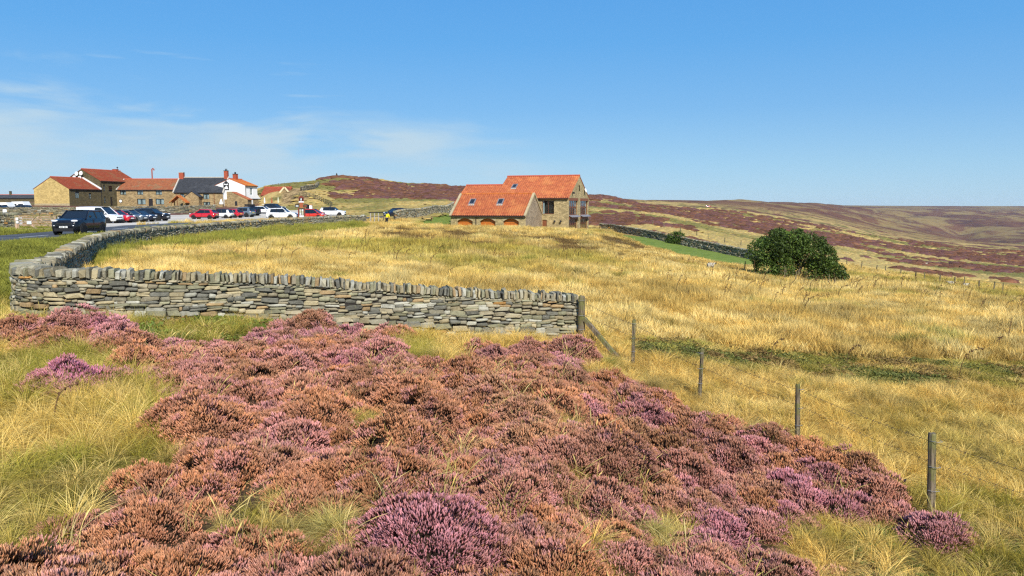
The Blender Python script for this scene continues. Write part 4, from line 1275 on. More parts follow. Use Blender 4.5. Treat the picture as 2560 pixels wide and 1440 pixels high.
# stepped white verge between the low and the tall roof
m = MB(); m.add([(9.75, -.3, 4.05), (10.12, -.3, 4.05), (10.12, 5.3, 7.0), (9.75, 5.3, 7.0), (9.75, -.3, 4.38), (10.12, -.3, 4.38), (10.12, 5.3, 7.33), (9.75, 5.3, 7.33)], [(0, 1, 2, 3), (4, 7, 6, 5), (0, 4, 5, 1), (1, 5, 6, 2), (2, 6, 7, 3), (3, 7, 4, 0)]); m.build('verge_flashing', M['white_paint'], ra)
m = MB()   # plinth and gutter brackets on the pale gable
m.box(0, 10.6, -.06, 0, -.3, .45); m.v = [tuple(face('left', 10.1, 10.6) @ Vector(p)) for p in m.v]; m.build('plinth', M['coping'], ra)
KB = KA + PA * 10.12
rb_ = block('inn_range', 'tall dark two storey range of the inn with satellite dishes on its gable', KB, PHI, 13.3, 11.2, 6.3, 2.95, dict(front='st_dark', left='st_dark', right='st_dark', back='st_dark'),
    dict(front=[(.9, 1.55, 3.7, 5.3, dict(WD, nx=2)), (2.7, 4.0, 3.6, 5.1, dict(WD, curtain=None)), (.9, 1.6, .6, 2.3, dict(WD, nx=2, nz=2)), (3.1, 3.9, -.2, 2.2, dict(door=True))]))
m = MB(); m.beam((-.25, 4.0, 6.6), (-.25, 9.3, 6.65), .12); m.v = m.v
bar = m.build('white_bargeboard', M['white_paint'], rb_)
for i, (y, z) in enumerate(((5.5, 7.0), (7.2, 7.1), (6.4, 8.1), (5.0, 8.2))):
    m = MB(); m.lathe((0, 0, 0), [(.05, 0), (.3, .04), (.5, .13), (.55, .2)], 16)
    m.v = [tuple(Matrix.Translation((-.75, y, z)) @ Matrix.Rotation(-1.45, 4, 'Y') @ Vector(p)) for p in m.v]
    d = m.build('satellite_dish', M['white_paint'], rb_)
    m = MB(); m.beam((0.1, y, z - .25), (-.7, y, z), .06); m.build('dish_arm', M['black_trim'], d)
c = chimney(rb_, 11.6, 5.6, 8.6, .9, 1.2, 1.1, pots=0)
m = MB(); m.tube([(11.9, 5.2, 9.7), (11.9, 5.2, 10.5)], .06, 6); m.lathe((11.9, 5.2, 10.1), [(.05, 0), (.28, .15), (.05, .32)], 8); m.build('horn_cowl', M['black_trim'], c)
m = MB(); m.tube([(.05, -.1, 0), (.05, -.1, 6.2)], .07, 6); m.build('drainpipe', M['black_trim'], rb_)
# range C: frontal, lit sandstone
KC = Vector((-104.0, 205, EZ + 0.15))
LC = 15.3
W2 = dict(frame='black_trim', curtain=[(.07, .42), (.58, .93)], glassm='pane', fw=.10, nx=3)
def cu(u): return ((u - 1280) / FPX * 205 / 1.003) - KC.x
rc = block('inn_range', 'long two storey stone range of the inn with rust red tile roof', KC, 0, LC, 8.2, 4.35, 2.75, dict(front='st_pub'),
    dict(front=[(cu(304.3), cu(319), 3.0, 4.25, W2), (cu(347), cu(362), 3.0, 4.25, W2), (cu(393), cu(408.5), 3.0, 4.25, W2), (cu(346), cu(367), .45, 1.95, W2), (cu(374.5), cu(385), 0.0, 1.95, dict(door=True)), (cu(392), cu(413), .45, 1.95, W2)]), roof='old_tile')
for x in (-.05, LC - .25):
    m = MB()
    m.add([(x, -.3, 4.2), (x + .35, -.3, 4.2), (x + .35, 4.1, 7.1), (x, 4.1, 7.1), (x, -.3, 4.5), (x + .35, -.3, 4.5), (x + .35, 4.1, 7.4), (x, 4.1, 7.4)], [(0, 1, 2, 3), (4, 7, 6, 5), (0, 4, 5, 1), (1, 5, 6, 2), (2, 6, 7, 3), (3, 7, 4, 0)])
    m.build('verge_coping', M['ridge_pale'], rc)
m = MB(); m.lathe((cu(305), -.02, 1.35), [(.46, -.05), (.46, 0), (.36, 0)], 18, 'y'); p_ = m.build('round_sign', M['black_trim'], rc)
m = MB(); m.lathe((cu(305), -.09, 1.35), [(.36, -.01), (.36, .01)], 18, 'y'); m.build('sign_face', M['white_paint'], p_)
m = MB(); m.box(cu(377), cu(381), -.06, 0, 1.98, 2.12); m.build('lintel', M['ridge_pale'], rc)
m = MB(); m.tube([(cu(361), 5.8, 6.0), (cu(361), 5.8, 9.9), (cu(361) + .25, 5.8, 10.15), (cu(361) + .55, 5.8, 9.9), (cu(361) + .55, 5.8, 9.6)], .17, 8); m.build('flue_pipe', M['brick'], rc)
m = MB(); m.box(10.1 + 3.0, 10.1 + 4.1, -.3, 0, 0, .55); 
# range D: slate roof with white lion gable
KD = Vector((-86.8, 200, EZ - 0.1)); LD = 12.6; WDp = 8.2
def du(u): return ((u - 1280) / FPX * 200 / 1.003) - KD.x
rd = block('inn_range', 'slate roofed range of the inn with stone front and white gable', KD, 0, LD, WDp, 3.85, 3.75, dict(front='st_pub', right='white_render'),
    dict(front=[(du(454), du(464), 2.0, 3.45, W2), (du(511), du(526), 2.05, 3.45, W2), (du(510.5), du(527.5), .0, 1.35, dict(frame='black_trim', nx=3, nz=2, glassm='pane', fw=.08, curtain=[(.05, .3), (.6, .8)]))]), roof='slate', ridge='ridge_pale', ripple=.006)
for x in (-.2, LD - .02):
    m = MB()
    m.add([(x, -.35, 3.66), (x + .3, -.35, 3.66), (x + .3, 4.1, 7.65), (x, 4.1, 7.65), (x, -.35, 3.95), (x + .3, -.35, 3.95), (x + .3, 4.1, 7.98), (x, 4.1, 7.98)], [(0, 1, 2, 3), (4, 7, 6, 5), (0, 4, 5, 1), (1, 5, 6, 2), (2, 6, 7, 3), (3, 7, 4, 0)])
    m.build('verge_coping', M['ridge_pale'], rd)
chimney(rd, 0.5, 4.1, 7.2, 1.15, 1.0, 1.75, pots=0, capm='ridge_pale')
chimney(rd, LD - .45, 4.1, 7.2, .95, .9, 2.2, pots=2, capm='black_trim')
for u in (446, 538.5):
    m = MB(); m.tube([(du(u), -.1, -.2), (du(u), -.1, 3.7)], .07, 6); m.build('drainpipe', M['brown_frame'], rd)
# emblem on the white gable
# stone dormer porch and open tiled porch in front of D
po = Vector((du(475), -2.2, 0))
m = MB(); wall_panel(m, Matrix.Translation(po), 3.4, 2.7, [], gable=(.5, 3.9)); wall_panel(m, Matrix.Translation(po + Vector((3.4, 0, 0))) @ Matrix.Rotation(math.pi / 2, 4, 'Z'), 2.2, 2.7, []); wall_panel(m, Matrix.Translation(po + Vector((0, 2.2, 0))) @ Matrix.Rotation(-math.pi / 2, 4, 'Z'), 2.2, 2.7, [])
pd_ = m.build('porch_wall', M['st_pub'], rd)
m = MB()
for s in (-1, 1):
    c = po.x + 1.7
    m.add([(c, po.y - .15, 4.0), (c + s * 2.0, po.y - .15, 2.55), (c + s * 2.0, .1, 2.55), (c, .1, 4.0), (c, po.y - .15, 4.15), (c + s * 2.0, po.y - .15, 2.7), (c + s * 2.0, .1, 2.7), (c, .1, 4.15)], [(0, 1, 2, 3), (4, 7, 6, 5), (0, 4, 5, 1), (1, 5, 6, 2), (2, 6, 7, 3), (3, 7, 4, 0)])
m.build('porch_roof', M['slate'], pd_)
px0, px1 = du(447), du(500)
zt, ze = 2.75, 1.1
cx = px0 + 1.9
for y in (-4.6, -2.6):
    for x in (px0 + .3, px0 + 3.4):
        m = MB(); m.beam((x, y, -.2), (x, y, 1.4), .2); m.build('porch_post', M['log'], rd)
m = MB(); m.beam((px0, -4.62, 1.3), (cx, -4.62, 2.9), .16); m.beam((px0 + 3.8, -4.62, 1.3), (cx, -4.62, 2.9), .16)
lo = m.build('porch_truss', M['log'], rd)
m = MB()
for s in (-1, 1):
    m.add([(cx, -4.75, 2.85), (cx + s * 2.1, -4.75, 1.05), (cx + s * 2.1, -2.25, 1.05), (cx, -2.25, 2.85), (cx, -4.75, 3.0), (cx + s * 2.1, -4.75, 1.2), (cx + s * 2.1, -2.25, 1.2), (cx, -2.25, 3.0)], [(0, 1, 2, 3), (4, 7, 6, 5), (0, 4, 5, 1), (1, 5, 6, 2), (2, 6, 7, 3), (3, 7, 4, 0)])
ob = m.build('porch_roof', M['orange_tile'], lo); ob.rotation_euler = (0, 0, 0)
# range E: white block at an angle
KE = Vector((-68.3, 199.5, EZ - 0.2))
WE, LE = 9.0, 5.4
re_ = block('inn_range', 'white rendered block of the inn with orange tile roof', KE, PHI, LE, WE, 5.6, 1.65, dict(front='white_render', left='white_render', right='white_render', back='white_render'), dict(front=[(2.1, 3.3, 3.2, 5.2, dict(frame='white_paint', nx=2, nz=3, glassm='pane', fw=.1, curtain=[(.05, .95)]))]), roof='orange_tile', verge=.02)
chimney(re_, 2.6, 4.5, 6.7, .95, .95, 1.9, pots=2, capm='black_trim')
m = MB(); m.box(0, LE + .05, -.08, -.01, -.5, 2.15); m.v = m.v; m.build('stone_base', M['st_pub'], re_)
m = MB(); m.box(0, WE, -.08, -.012, -.5, 2.1); m.v = [tuple(face('left', LE, WE) @ Vector(p)) for p in m.v]; m.build('stone_base', M['st_pub'], re_)
m = MB(); m.box(2.3, 3.1, -.14, -.09, -.2, 1.95); m.build('white_door', M['white_paint'], re_)
m = MB(); m.box(-.1, LE + 1.4, -.22, -.09, 2.1, 2.3); m.build('gutter', M['black_trim'], re_)
m = MB(); m.tube([(0.05, -.16, 0), (.05, -.16, 5.5)], .08, 6); m.build('drainpipe', M['black_trim'], re_)
m = MB(); m.add([(LE, 0, 2.2), (LE + 1.6, 0, 2.2), (LE, 0, 3.4), (LE, 4, 2.2), (LE + 1.6, 4, 2.2), (LE, 4, 3.4)], [(0, 1, 2), (3, 5, 4), (1, 4, 5, 2), (0, 3, 4, 1)]); m.build('lean_to', M['white_render'], re_)
fr = face('left', LE, WE) @ Matrix.Translation((-.55, -.02, .95))
m = MB(); m.box(3.3, 4.9, -.12, -.02, 3.6, 5.4); m.box(3.6, 4.6, -.12, -.02, 5.4, 5.65); m.box(3.9, 4.3, -.12, -.02, 5.65, 5.9); m.v = [tuple(fr @ Vector(p)) for p in m.v]
em = m.build('inn_sign', M['black_trim'], re_)
m = MB(); m.poly([(3.5, -.13, 4.85), (4.7, -.13, 4.85), (4.65, -.13, 5.2), (4.1, -.13, 5.05), (3.55, -.13, 5.2)]); m.v = [tuple(fr @ Vector(p)) for p in m.v]; m.build('sign_scroll', M['white_paint'], em)
m = MB(); m.poly([(3.55, -.13, 3.8), (4.75, -.13, 3.8), (4.6, -.13, 4.2), (4.35, -.13, 4.7), (4.0, -.13, 4.55), (3.8, -.13, 4.2)]); m.v = [tuple(fr @ Vector(p)) for p in m.v]; m.build('lion_figure', M['white_paint'], em)
# stone lean-to in front of the white gable
fo = Vector((-71.6, 195.5, EZ - 0.3))
rl = empty('lean_to_range', fo, 0, 'small stone lean-to with sloping orange roof before the white block', 'building')
Lf = 5.2
m = MB(); m.add([(0, 0, -.4), (Lf, 0, -.4), (Lf, 0, 2.2), (1.5, 0, 3.9), (0, 0, 3.9), (0, 3, -.4), (Lf, 3, -.4), (Lf, 3, 2.2), (1.5, 3, 3.9), (0, 3, 3.9)], [(0, 1, 2, 3, 4), (9, 8, 7, 6, 5), (1, 6, 7, 2), (0, 4, 9, 5)])
m.build('wall', M['st_pub'], rl)
m = MB(); m.add([(1.4, -.1, 3.95), (Lf + .25, -.1, 2.05), (Lf + .25, 3.1, 2.05), (1.4, 3.1, 3.95), (1.4, -.1, 4.1), (Lf + .25, -.1, 2.2), (Lf + .25, 3.1, 2.2), (1.4, 3.1, 4.1)], [(0, 1, 2, 3), (4, 7, 6, 5), (0, 4, 5, 1), (1, 5, 6, 2), (2, 6, 7, 3), (3, 7, 4, 0)]); m.build('roof', M['pantile'], rl)
m = MB(); m.box(.0, 1.5, -.05, 3.05, 3.9, 4.1); m.build('parapet', M['coping'], rl)
m = MB(); m.box(2.0, 2.6, -.05, -.01, .6, 1.7); m.build('window', M['black_trim'], rl)
# range G: low red roof with cream verged gable
KG = Vector((-69.0, 214, EZ + 0.2))
rg = block('inn_range', 'low outbuilding with red tile roof and cream gable boards beside the quarry bank', KG, 0, 7.5, 7.5, 2.9, 2.2, dict(front='st_pub'), {}, roof='red_tile')
gx = 5.2
m = MB(); m.add([(gx, -1.2, -.4), (gx + 3.4, -1.2, -.4), (gx + 3.4, -1.2, 2.9), (gx + 1.7, -1.2, 4.9), (gx, -1.2, 2.9), (gx, 3, -.4), (gx + 3.4, 3, -.4), (gx + 3.4, 3, 2.9), (gx + 1.7, 3, 4.9), (gx, 3, 2.9)], [(0, 1, 2, 3, 4), (1, 6, 7, 2), (0, 4, 9, 5)]); gp = m.build('front_gable', M['st_pub'], rg)
m = MB()
for s in (-1, 1):
    c = gx + 1.7
    m.add([(c, -1.25, 5.0), (c + s * 2.0, -1.25, 2.65), (c + s * 2.0, 3, 2.65), (c, 3, 5.0), (c, -1.25, 5.15), (c + s * 2.0, -1.25, 2.8), (c + s * 2.0, 3, 2.8), (c, 3, 5.15)], [(0, 1, 2, 3), (4, 7, 6, 5), (0, 4, 5, 1), (1, 5, 6, 2), (2, 6, 7, 3), (3, 7, 4, 0)])
m.build('gable_roof', M['red_tile'], gp)
m = MB()
for s in (-1, 1):
    m.beam((c + s * .08, -1.34, 5.1), (c + s * 2.05, -1.34, 2.7), .10, .42)
m.build('cream_bargeboard', M['cream'], gp)
m = MB(); m.box(gx - .3, gx + 3.6, -2.6, -1.25, 2.2, 2.32); m.beam((gx, -2.5, -.3), (gx, -2.5, 2.2), .12); m.beam((gx + 3.3, -2.5, -.3), (gx + 3.3, -2.5, 2.2), .12); m.build('canopy', M['black_trim'], gp)
# far farm roof at the left edge
rf_ = block('farm_building', 'dark roofed far building at the left edge of the view', Vector((-222, 322, EZ + 1.6)), 0, 26, 8, 2.0, 1.3, dict(front='st_dark'), {}, roof='slate', ripple=.0)
chimney(rf_, 12.2, 4, 3.0, .7, .7, 1.8, mat='st_dark', pots=0, capm='black_trim')
# car park walls
def zpark(dz):
    return lambda x, y: g1(x, y) + dz
INN_WALL = [(-140, 128), (-112, 134), (-100, 142), (-90, 148), (-76, 152), (-66, 154), (-61, 160)]
stone_wall('stone_wall', 'long low stone wall between the car park and the inn', INN_WALL, 1.30, .5, (-1,), (.17, .26), (.35, .8), lambda f: 1.0, seed=21, nparts=0, ncope=0, cope_w=(.3, .6), cope_h=(.15, .24), dark=.72)
LEFT_WALL = [(-62, 71), (-47, 66.5), (-40.6, 63.6)]
stone_wall('dry_stone_wall', 'rough stone wall at the left edge beside the wooden field gate', LEFT_WALL, 1.15, .5, (-1,), (.12, .2), (.22, .5), lambda f: 1.0, seed=23, nparts=0, ncope=0, cope_w=(.15, .35), cope_h=(.2, .3), dark=.75)
# ------------------------------------------------------------------ cars
def car_paint(name, rgb, metal=0.0, rough=0.28):
    k = NT(name, rough, 0.5)
    k.b.inputs['Metallic'].default_value = metal
    k.b.inputs['Coat Weight'].default_value = 0.8 if max(rgb) > .1 else 0.35
    if max(rgb) < .1: k.b.inputs['Specular IOR Level'].default_value = 0.3
    k.b.inputs['Coat Roughness'].default_value = 0.06
    dirt = k.noise(k.coord(), 2.2, 5, 0.6)
    return k.col(k.mix(k.rng(dirt, 0.5, 0.8, 0, 0.18), rgb, tuple(0.5 * q + 0.12 for q in rgb)))
PAINT = dict(black=car_paint('black_car_paint', (0.006, 0.007, 0.011)), navy=car_paint('navy_car_paint', (0.010, 0.014, 0.035)), white=car_paint('white_car_paint', (0.80, 0.80, 0.78)), red=car_paint('red_car_paint', (0.50, 0.008, 0.018)), orange_red=car_paint('scarlet_car_paint', (0.62, 0.035, 0.012)), grey=car_paint('grey_car_paint', (0.13, 0.15, 0.165), 0.4), silver=car_paint('blue_grey_car_paint', (0.19, 0.23, 0.25), 0.4), dark=car_paint('dark_grey_car_paint', (0.03, 0.035, 0.045), 0.3))
M['tyre'] = plain('tyre_rubber', (0.018, 0.018, 0.018), 0.85, 0.2, 0.2, 9)
M['rim'] = plain('alloy_rim', (0.42, 0.42, 0.43), 0.35, 0.5, 0.1, 9, 0.7)
M['dark_rim'] = plain('dark_alloy_rim', (0.09, 0.09, 0.095), 0.4, 0.5, 0.1, 9, 0.5)
M['car_glass'] = glass('car_glass', (0.012, 0.016, 0.020), 0.04)
M['car_trim'] = plain('black_plastic_trim', (0.016, 0.016, 0.017), 0.6, 0.3, 0.15, 8)
M['headlamp'] = plain('headlamp_lens', (0.74, 0.75, 0.76), 0.12, 0.7, 0.1, 12)
M['taillamp'] = plain('tail_lamp_lens', (0.40, 0.012, 0.010), 0.2, 0.6, 0.1, 12)
M['plate_white'] = plain('white_number_plate', (0.78, 0.78, 0.74), 0.5, 0.3, 0.04, 12)
M['plate_yellow'] = plain('yellow_number_plate', (0.72, 0.50, 0.05), 0.5, 0.3, 0.04, 12)
CAR_DIM = dict(
 # length, width, height, wheel radius, belt, windscreen base x, roof front x, roof rear x, rear glass base x (fractions from rear), hood z, nose z
 cross=(4.20, 1.82, 1.62, .36, .665, .70, .53, .10, .015, .665, .47), suv=(4.45, 1.85, 1.66, .36, .64, .72, .56, .09, .012, .645, .47), hatch=(4.05, 1.74, 1.47, .31, .63, .76, .56, .14, .02, .62, .43),
 small=(3.75, 1.68, 1.48, .30, .60, .78, .58, .10, .01, .60, .43), mpv=(3.98, 1.70, 1.53, .30, .57, .86, .60, .08, .01, .58, .40), saloon=(4.65, 1.84, 1.45, .34, .61, .76, .57, .20, .05, .61, .44), van=(4.75, 1.86, 1.84, .33, .56, .83, .64, .015, .004, .56, .38))
CAR_CACHE = {}
def wheel_meshes(r, w, rimmat):
    key = ('wheel', r, rimmat)
    if key in CAR_CACHE: return CAR_CACHE[key]
    t = MB(); t.lathe((0, 0, 0), [(r * .60, -w / 2), (r * .93, -w / 2), (r, -w * .35), (r, w * .35), (r * .93, w / 2), (r * .60, w / 2)], 20, 'y')
    to = t.build('tyre', M['tyre'], None, True)
    m = MB(); m.lathe((0, 0, 0), [(r * .66, w * .30), (r * .66, w * .44), (r * .60, w * .46), (r * .57, w * .36), (r * .2, w * .30)], 20, 'y')
    for k in range(5):
        a = 2 * math.pi * k / 5
        m.beam((r * .12 * math.cos(a), w * .42, r * .12 * math.sin(a)), (r * .60 * math.cos(a), w * .42, r * .60 * math.sin(a)), r * .17, w * .10, up=(0, 1, 0))
    m.lathe((0, 0, 0), [(r * .16, w * .36), (r * .14, w * .48)], 10, 'y')
    ro = m.build('rim', M[rimmat], None)
    CAR_CACHE[key] = (to.data, ro.data)
    bpy.data.objects.remove(to); bpy.data.objects.remove(ro)
    return CAR_CACHE[key]
def make_car(name, label, loc, heading, paint, style, cat='car', group=None, roofp=None, rim='rim', roofbox=False, plates=True, lod=0, dims=None):
    L, W, H, r, belt, xw, xrf, xrr, xrb, hz, nz = CAR_DIM[style]
    if dims: L, W, H = dims
    root = empty(name, loc, heading, label, cat, group)
    bp = PAINT[paint]; zb = H * belt
    X = lambda f: (f - .5) * L
    hw = W / 2
    # lower body loft
    st = [0, .02, .07, .16, .28, .42, .55, .66, .75, .85, .93, .98, 1.0]
    top = [zb * .90, zb * .97, zb, zb, zb * .995, zb * .985, zb * .975, H * hz, H * hz * .985, H * hz * .945, H * hz * .88, H * (hz * .4 + nz * .6), H * nz]
    if style == 'van': top[0] = top[1] = zb
    bot = [.36, .30, .25, .22, .20, .20, .20, .20, .20, .21, .22, .24, .30]
    wid = [.86, .93, .975, 1, 1, 1, 1, 1, 1, .985, .94, .86, .74]
    b = MB(); n = 0
    for x, zt, z0, w in zip(st, top, bot, wid):
        w *= hw
        zm = z0 + (zt - z0) * .50
        sec = [(0, z0), (w * .86, z0), (w * .96, z0 + .10), (w * 1.0, zm - .05), (w * .985, zm + .10), (w * .95, zt - .05), (w * .86, zt), (w * .45, zt + .025), (0, zt + .035)]
        ring = [(X(x), -y, z) for y, z in sec] + [(X(x), y, z) for y, z in reversed(sec[1:-1])]
        b.v.extend(ring); n = len(ring)
    for i in range(len(st) - 1):
        for k in range(n):
            a = i * n + k; c = i * n + (k + 1) % n
            b.f.append((a, c, c + n, a + n))
    b.f.append(tuple(range(n))); b.f.append(tuple((len(st) - 1) * n + k for k in reversed(range(n))))
    body = b.build('body', bp, root, True)
    # greenhouse
    wb, wr = hw * .93, hw * .74
    if style == 'van': wr = hw * .84
    zr = H - .05
    z0 = zb - .03
    cs = dict(f0=(X(xw), z0 - (H * .02)), f1=(X(xrf), zr), r1=(X(xrr), zr - (.05 if style != 'van' else 0)), r0=(X(xrb), z0))
    def quadpart(nm, pts, mat):
        m = MB(); m.poly(pts); return m.build(nm, mat, root)
    f0, f1, r1, r0 = cs['f0'], cs['f1'], cs['r1'], cs['r0']
    g = MB(); g.add([(f0[0], -wb, f0[1]), (f1[0], -wr, f1[1]), (r1[0], -wr, r1[1]), (r0[0], -wb, r0[1]), (f0[0], wb, f0[1]), (f1[0], wr, f1[1]), (r1[0], wr, r1[1]), (r0[0], wb, r0[1])], [(0, 1, 2, 3), (7, 6, 5, 4), (0, 4, 5, 1), (3, 2, 6, 7), (1, 5, 6, 2)])
    g.build('glazing', M['car_glass'], root)
    rm = PAINT[roofp] if roofp else bp
    # roof panel, crowned
    m = MB(); nx = 7
    for i in range(nx):
        t = i / (nx - 1); x = f1[0] + .05 + (r1[0] - .08 - f1[0] - .05) * t
        z = f1[1] + (r1[1] - f1[1]) * t + .055 * math.sin(math.pi * (.08 + .84 * t))
        for y, dz in ((-1.03, -.045), (-.9, .0), (-.4, .022), (.4, .022), (.9, .0), (1.03, -.045)): m.v.append((x, y * wr, z + dz))
    for i in range(nx - 1):
        for k in range(5):
            a = i * 6 + k; m.f.append((a, a + 1, a + 7, a + 6))
    m.build('roof', rm, root, True)
    # pillars
    for s in (-1, 1):
        m = MB(); m.beam((f0[0] + .02, s * (wb + .005), f0[1]), (f1[0], s * (wr + .01), f1[1] + .01), .075, .06); m.build('windscreen_pillar', rm if style != 'van' else bp, root)
        m = MB()
        if style == 'van':
            xd = X(.46)
            m.add([(xd, s * (wb + .015), z0), (r0[0] - .01, s * (wb + .015), z0), (r1[0] - .01, s * (wr + .015), zr), (X(.50), s * (wr + .015), zr)], [(0, 1, 2, 3)])
            m.build('side_panel', bp, root)
        else:
            q = .085 * L
            m.add([(r0[0] - .01, s * (wb + .015), z0), (r0[0] + q * 1.55, s * (wb + .015), z0), (r1[0] + q * .75, s * (wr + .012), r1[1] + .01), (r1[0] - .02, s * (wr + .012), r1[1] + .01)], [(0, 1, 2, 3)])
            m.build('rear_pillar', bp, root)
            xb = (X(xw) + X(xrb)) / 2 - .02
            m = MB(); m.beam((xb - .05, s * (wb + .008), z0), (xb, s * (wr + .01), zr), .08, .03); m.build('door_pillar', M['car_trim'], root)
        m = MB(); m.beam((f1[0] - .02, s * (wr + .012), f1[1] - .02), (r1[0], s * (wr + .012), r1[1] - .01), .05, .06); m.build('roof_rail', rm, root)
        # mirrors
        m = MB(); mx = X(xw) - .28
        m.lathe((mx, s * (wb + .14), zb + .10), [(.03, -.08), (.085, -.04), (.085, .05), (.03, .08)], 8); m.build('door_mirror', bp if style != 'cross' else M['car_trim'], root, True)
        # sills and door seam
        m = MB(); m.box(X(.27), X(.73), s * hw * .985 - .02, s * hw * .985 + .02, .19, .30); m.build('sill_trim', M['car_trim'], root)
        m = MB(); m.box(X(.47), X(.477), s * hw * .99 - .012, s * hw * .99 + .012, .32, zb - .06); m.build('door_seam', M['car_trim'], root)
        # wheel arches, wheels
        for fx in (.185, .805):
            m = MB(); m.lathe((X(fx), s * (hw * .99 - .11), r + .015), [(r * 1.2, -.12 * s), (r * 1.2, .115 * s), (r * 1.02, .115 * s), (r * 1.02, 0)], 20, 'y'); m.build('wheel_arch', M['car_trim'], root)
            tm, rmsh = wheel_meshes(r, .21, rim)
            wo = empty('wheel', (X(fx), s * (hw * .99 - .095), r)); wo.parent = root
            if s < 0: wo.rotation_euler = (0, 0, math.pi)
            t = link('tyre', tm, wo); q = link('rim', rmsh, wo)
        # lamps
        m = MB(); zl = H * (hz * .45 + nz * .55)
        m.lathe((X(.962), s * hw * .68, zl), [(.05, -.09), (.135, -.05), (.15, .02), (.10, .08)], 10); o = m.build('headlight', M['headlamp'], root, True)
        o.data.transform(Matrix.Translation((X(.962), s * hw * .68, zl)) @ Matrix.Diagonal((1.0, 1.5, .85, 1)) @ Matrix.Translation((-X(.962), -s * hw * .68, -zl)))
        m = MB(); m.lathe((X(.022), s * hw * .78, zb * .86), [(.05, -.14), (.10, -.10), (.10, .10), (.05, .15)], 8); m.build('tail_light', M['taillamp'], root, True)
    m = MB(); m.box(X(.955), X(1.0) + .015, -hw * .66, hw * .66, .24, .43); m.build('front_bumper_trim', M['car_trim'], root)
    m = MB(); m.box(X(.0) - .012, X(.03), -hw * .74, hw * .74, .26, .46); m.build('rear_bumper_trim', M['car_trim'], root)
    m = MB(); m.box(X(.99), X(1.0) + .02, -hw * .5, hw * .5, H * nz - .08, H * nz + .01); m.build('grille', M['car_trim'], root)
    p = MB(); p.box(X(1.0) + .015, X(1.0) + .035, -.26, .26, .46, .57); pl = p.build('number_plate', M['plate_white'], root)
    if style == 'cross':
        t = MB()
        for i, y in enumerate((-.20, -.145, -.09, -.035, .06, .115, .17)):
            t.box(X(1.0) + .036, X(1.0) + .038, y - .018, y + .018, .482, .548)
        t.build('plate_characters', M['car_trim'], pl)['kind'] = 'stuff'
        for s in (-1, 1):
            c = MB(); c.lathe((X(.975), s * hw * .66, .60), [(.05, -.03), (.12, -.02), (.12, .02), (.05, .03)], 10); o = c.build('fog_lamp', M['headlamp'], root, True)
    p = MB(); p.box(X(0) - .03, X(0) - .01, -.26, .26, zb * .70, zb * .70 + .11); p.build('number_plate', M['plate_yellow'], root)
    if roofbox:
        m = MB(); m.box(X(.22), X(.62), -.35, .35, H + .06, H + .38); m.build('roof_box', M['car_trim'], root)
        m = MB(); m.box(X(.28), X(.31), -.6, .6, H - .02, H + .06); m.build('roof_bar', M['car_trim'], root)
        m = MB(); m.lathe((X(0) - .22, .15, .95), [(.31, -.03), (.33, 0), (.31, .03), (.26, 0)], 18, 'x'); m.build('cycle_wheel', M['tyre'], root)
    return root
def park(u, Y, **k):
    x = (u - 1280) / FPX * Y / 1.003
    return Vector((x, Y, g1(x, Y) + .045))
def hd(dx, dy): return math.atan2(dy, dx)
G1 = 'cars parked in the gravel car park'
cx = park(199, 52.2); cx.z = g1(cx.x, cx.y) + .065
make_car('car', 'glossy black crossover driving towards the viewer on the road at left', cx, hd(.06, -1), 'black', 'cross', rim='dark_rim')
make_car('van', 'white van parked behind the black crossover, first of the row', park(252, 88), hd(1, -.14), 'white', 'van', 'van')
make_car('car', 'crimson red hatchback parked between the white van and a grey hatchback', park(291, 90.5), hd(1, -.12), 'red', 'hatch', group=G1)
make_car('car', 'steel grey hatchback parked next to the crimson hatchback', park(325, 94), hd(1, -.12), 'grey', 'hatch', group=G1)
make_car('car', 'dark navy hatchback parked between the grey hatchback and the black SUV', park(349, 97.5), hd(1, -.12), 'navy', 'hatch', group=G1)
make_car('car', 'black SUV parked at the right end of the row by the inn wall', park(381, 103), hd(1, -.12), 'black', 'suv', group=G1)
make_car('car', 'bright red five door hatchback parked nose to the left, in front of the porch', park(511, 118), hd(-1, .10), 'red', 'hatch', group=G1, rim='dark_rim')
make_car('car', 'white hatchback with black roof parked behind the bright red hatchback', park(554, 125), hd(-1, .14), 'white', 'small', group=G1, roofp='black', rim='dark_rim')
make_car('car', 'small red car with white wheels between two lighter cars', park(580, 131), hd(-1, .30), 'red', 'small', group=G1, rim='rim')
make_car('car', 'blue grey SUV parked between the small red car and the car with roof box', park(606, 136), hd(-1, .25), 'silver', 'suv', group=G1)
make_car('car', 'dark blue estate car with black roof box and cycle on its back', park(622, 142), hd(-1, .4), 'navy', 'suv', group=G1, roofbox=True)
make_car('car', 'white saloon car parked facing right below the white block of the inn', park(658, 151), hd(1, -.10), 'white', 'saloon', group=G1)
make_car('car', 'dark grey SUV parked behind the white saloon near the outbuilding', park(688, 162), hd(1, -.25), 'dark', 'suv', group=G1)
make_car('car', 'white SUV parked behind the roadside wall, left of the brown sign', park(708, 113), hd(1, -.06), 'white', 'suv', group=G1)
make_car('car', 'scarlet small car parked beside the brown sign tower', park(782, 117), hd(1, -.16), 'orange_red', 'mpv', group=G1)
make_car('car', 'white SUV with black roof, rightmost in the car park', park(833, 139), hd(1, -.03), 'white', 'suv', group=G1, roofp='black')
c2 = park(991, 123.5); c2.z = g1(c2.x, c2.y) + .065
make_car('car', 'black car driving on the road behind the climbing stone wall', c2, hd(-.75, -.66), 'navy', 'hatch')
make_car('car', 'dark car behind the stone wall at the left edge', park(8, 148) + Vector((0, 0, .35)), hd(1, -.1), 'navy', 'saloon', group='vehicles by the far left wall')
make_car('car', 'dark grey car before the right hand caravan at far left', park(56, 150) + Vector((0, 0, .35)), hd(-1, .1), 'dark', 'hatch', group='vehicles by the far left wall')
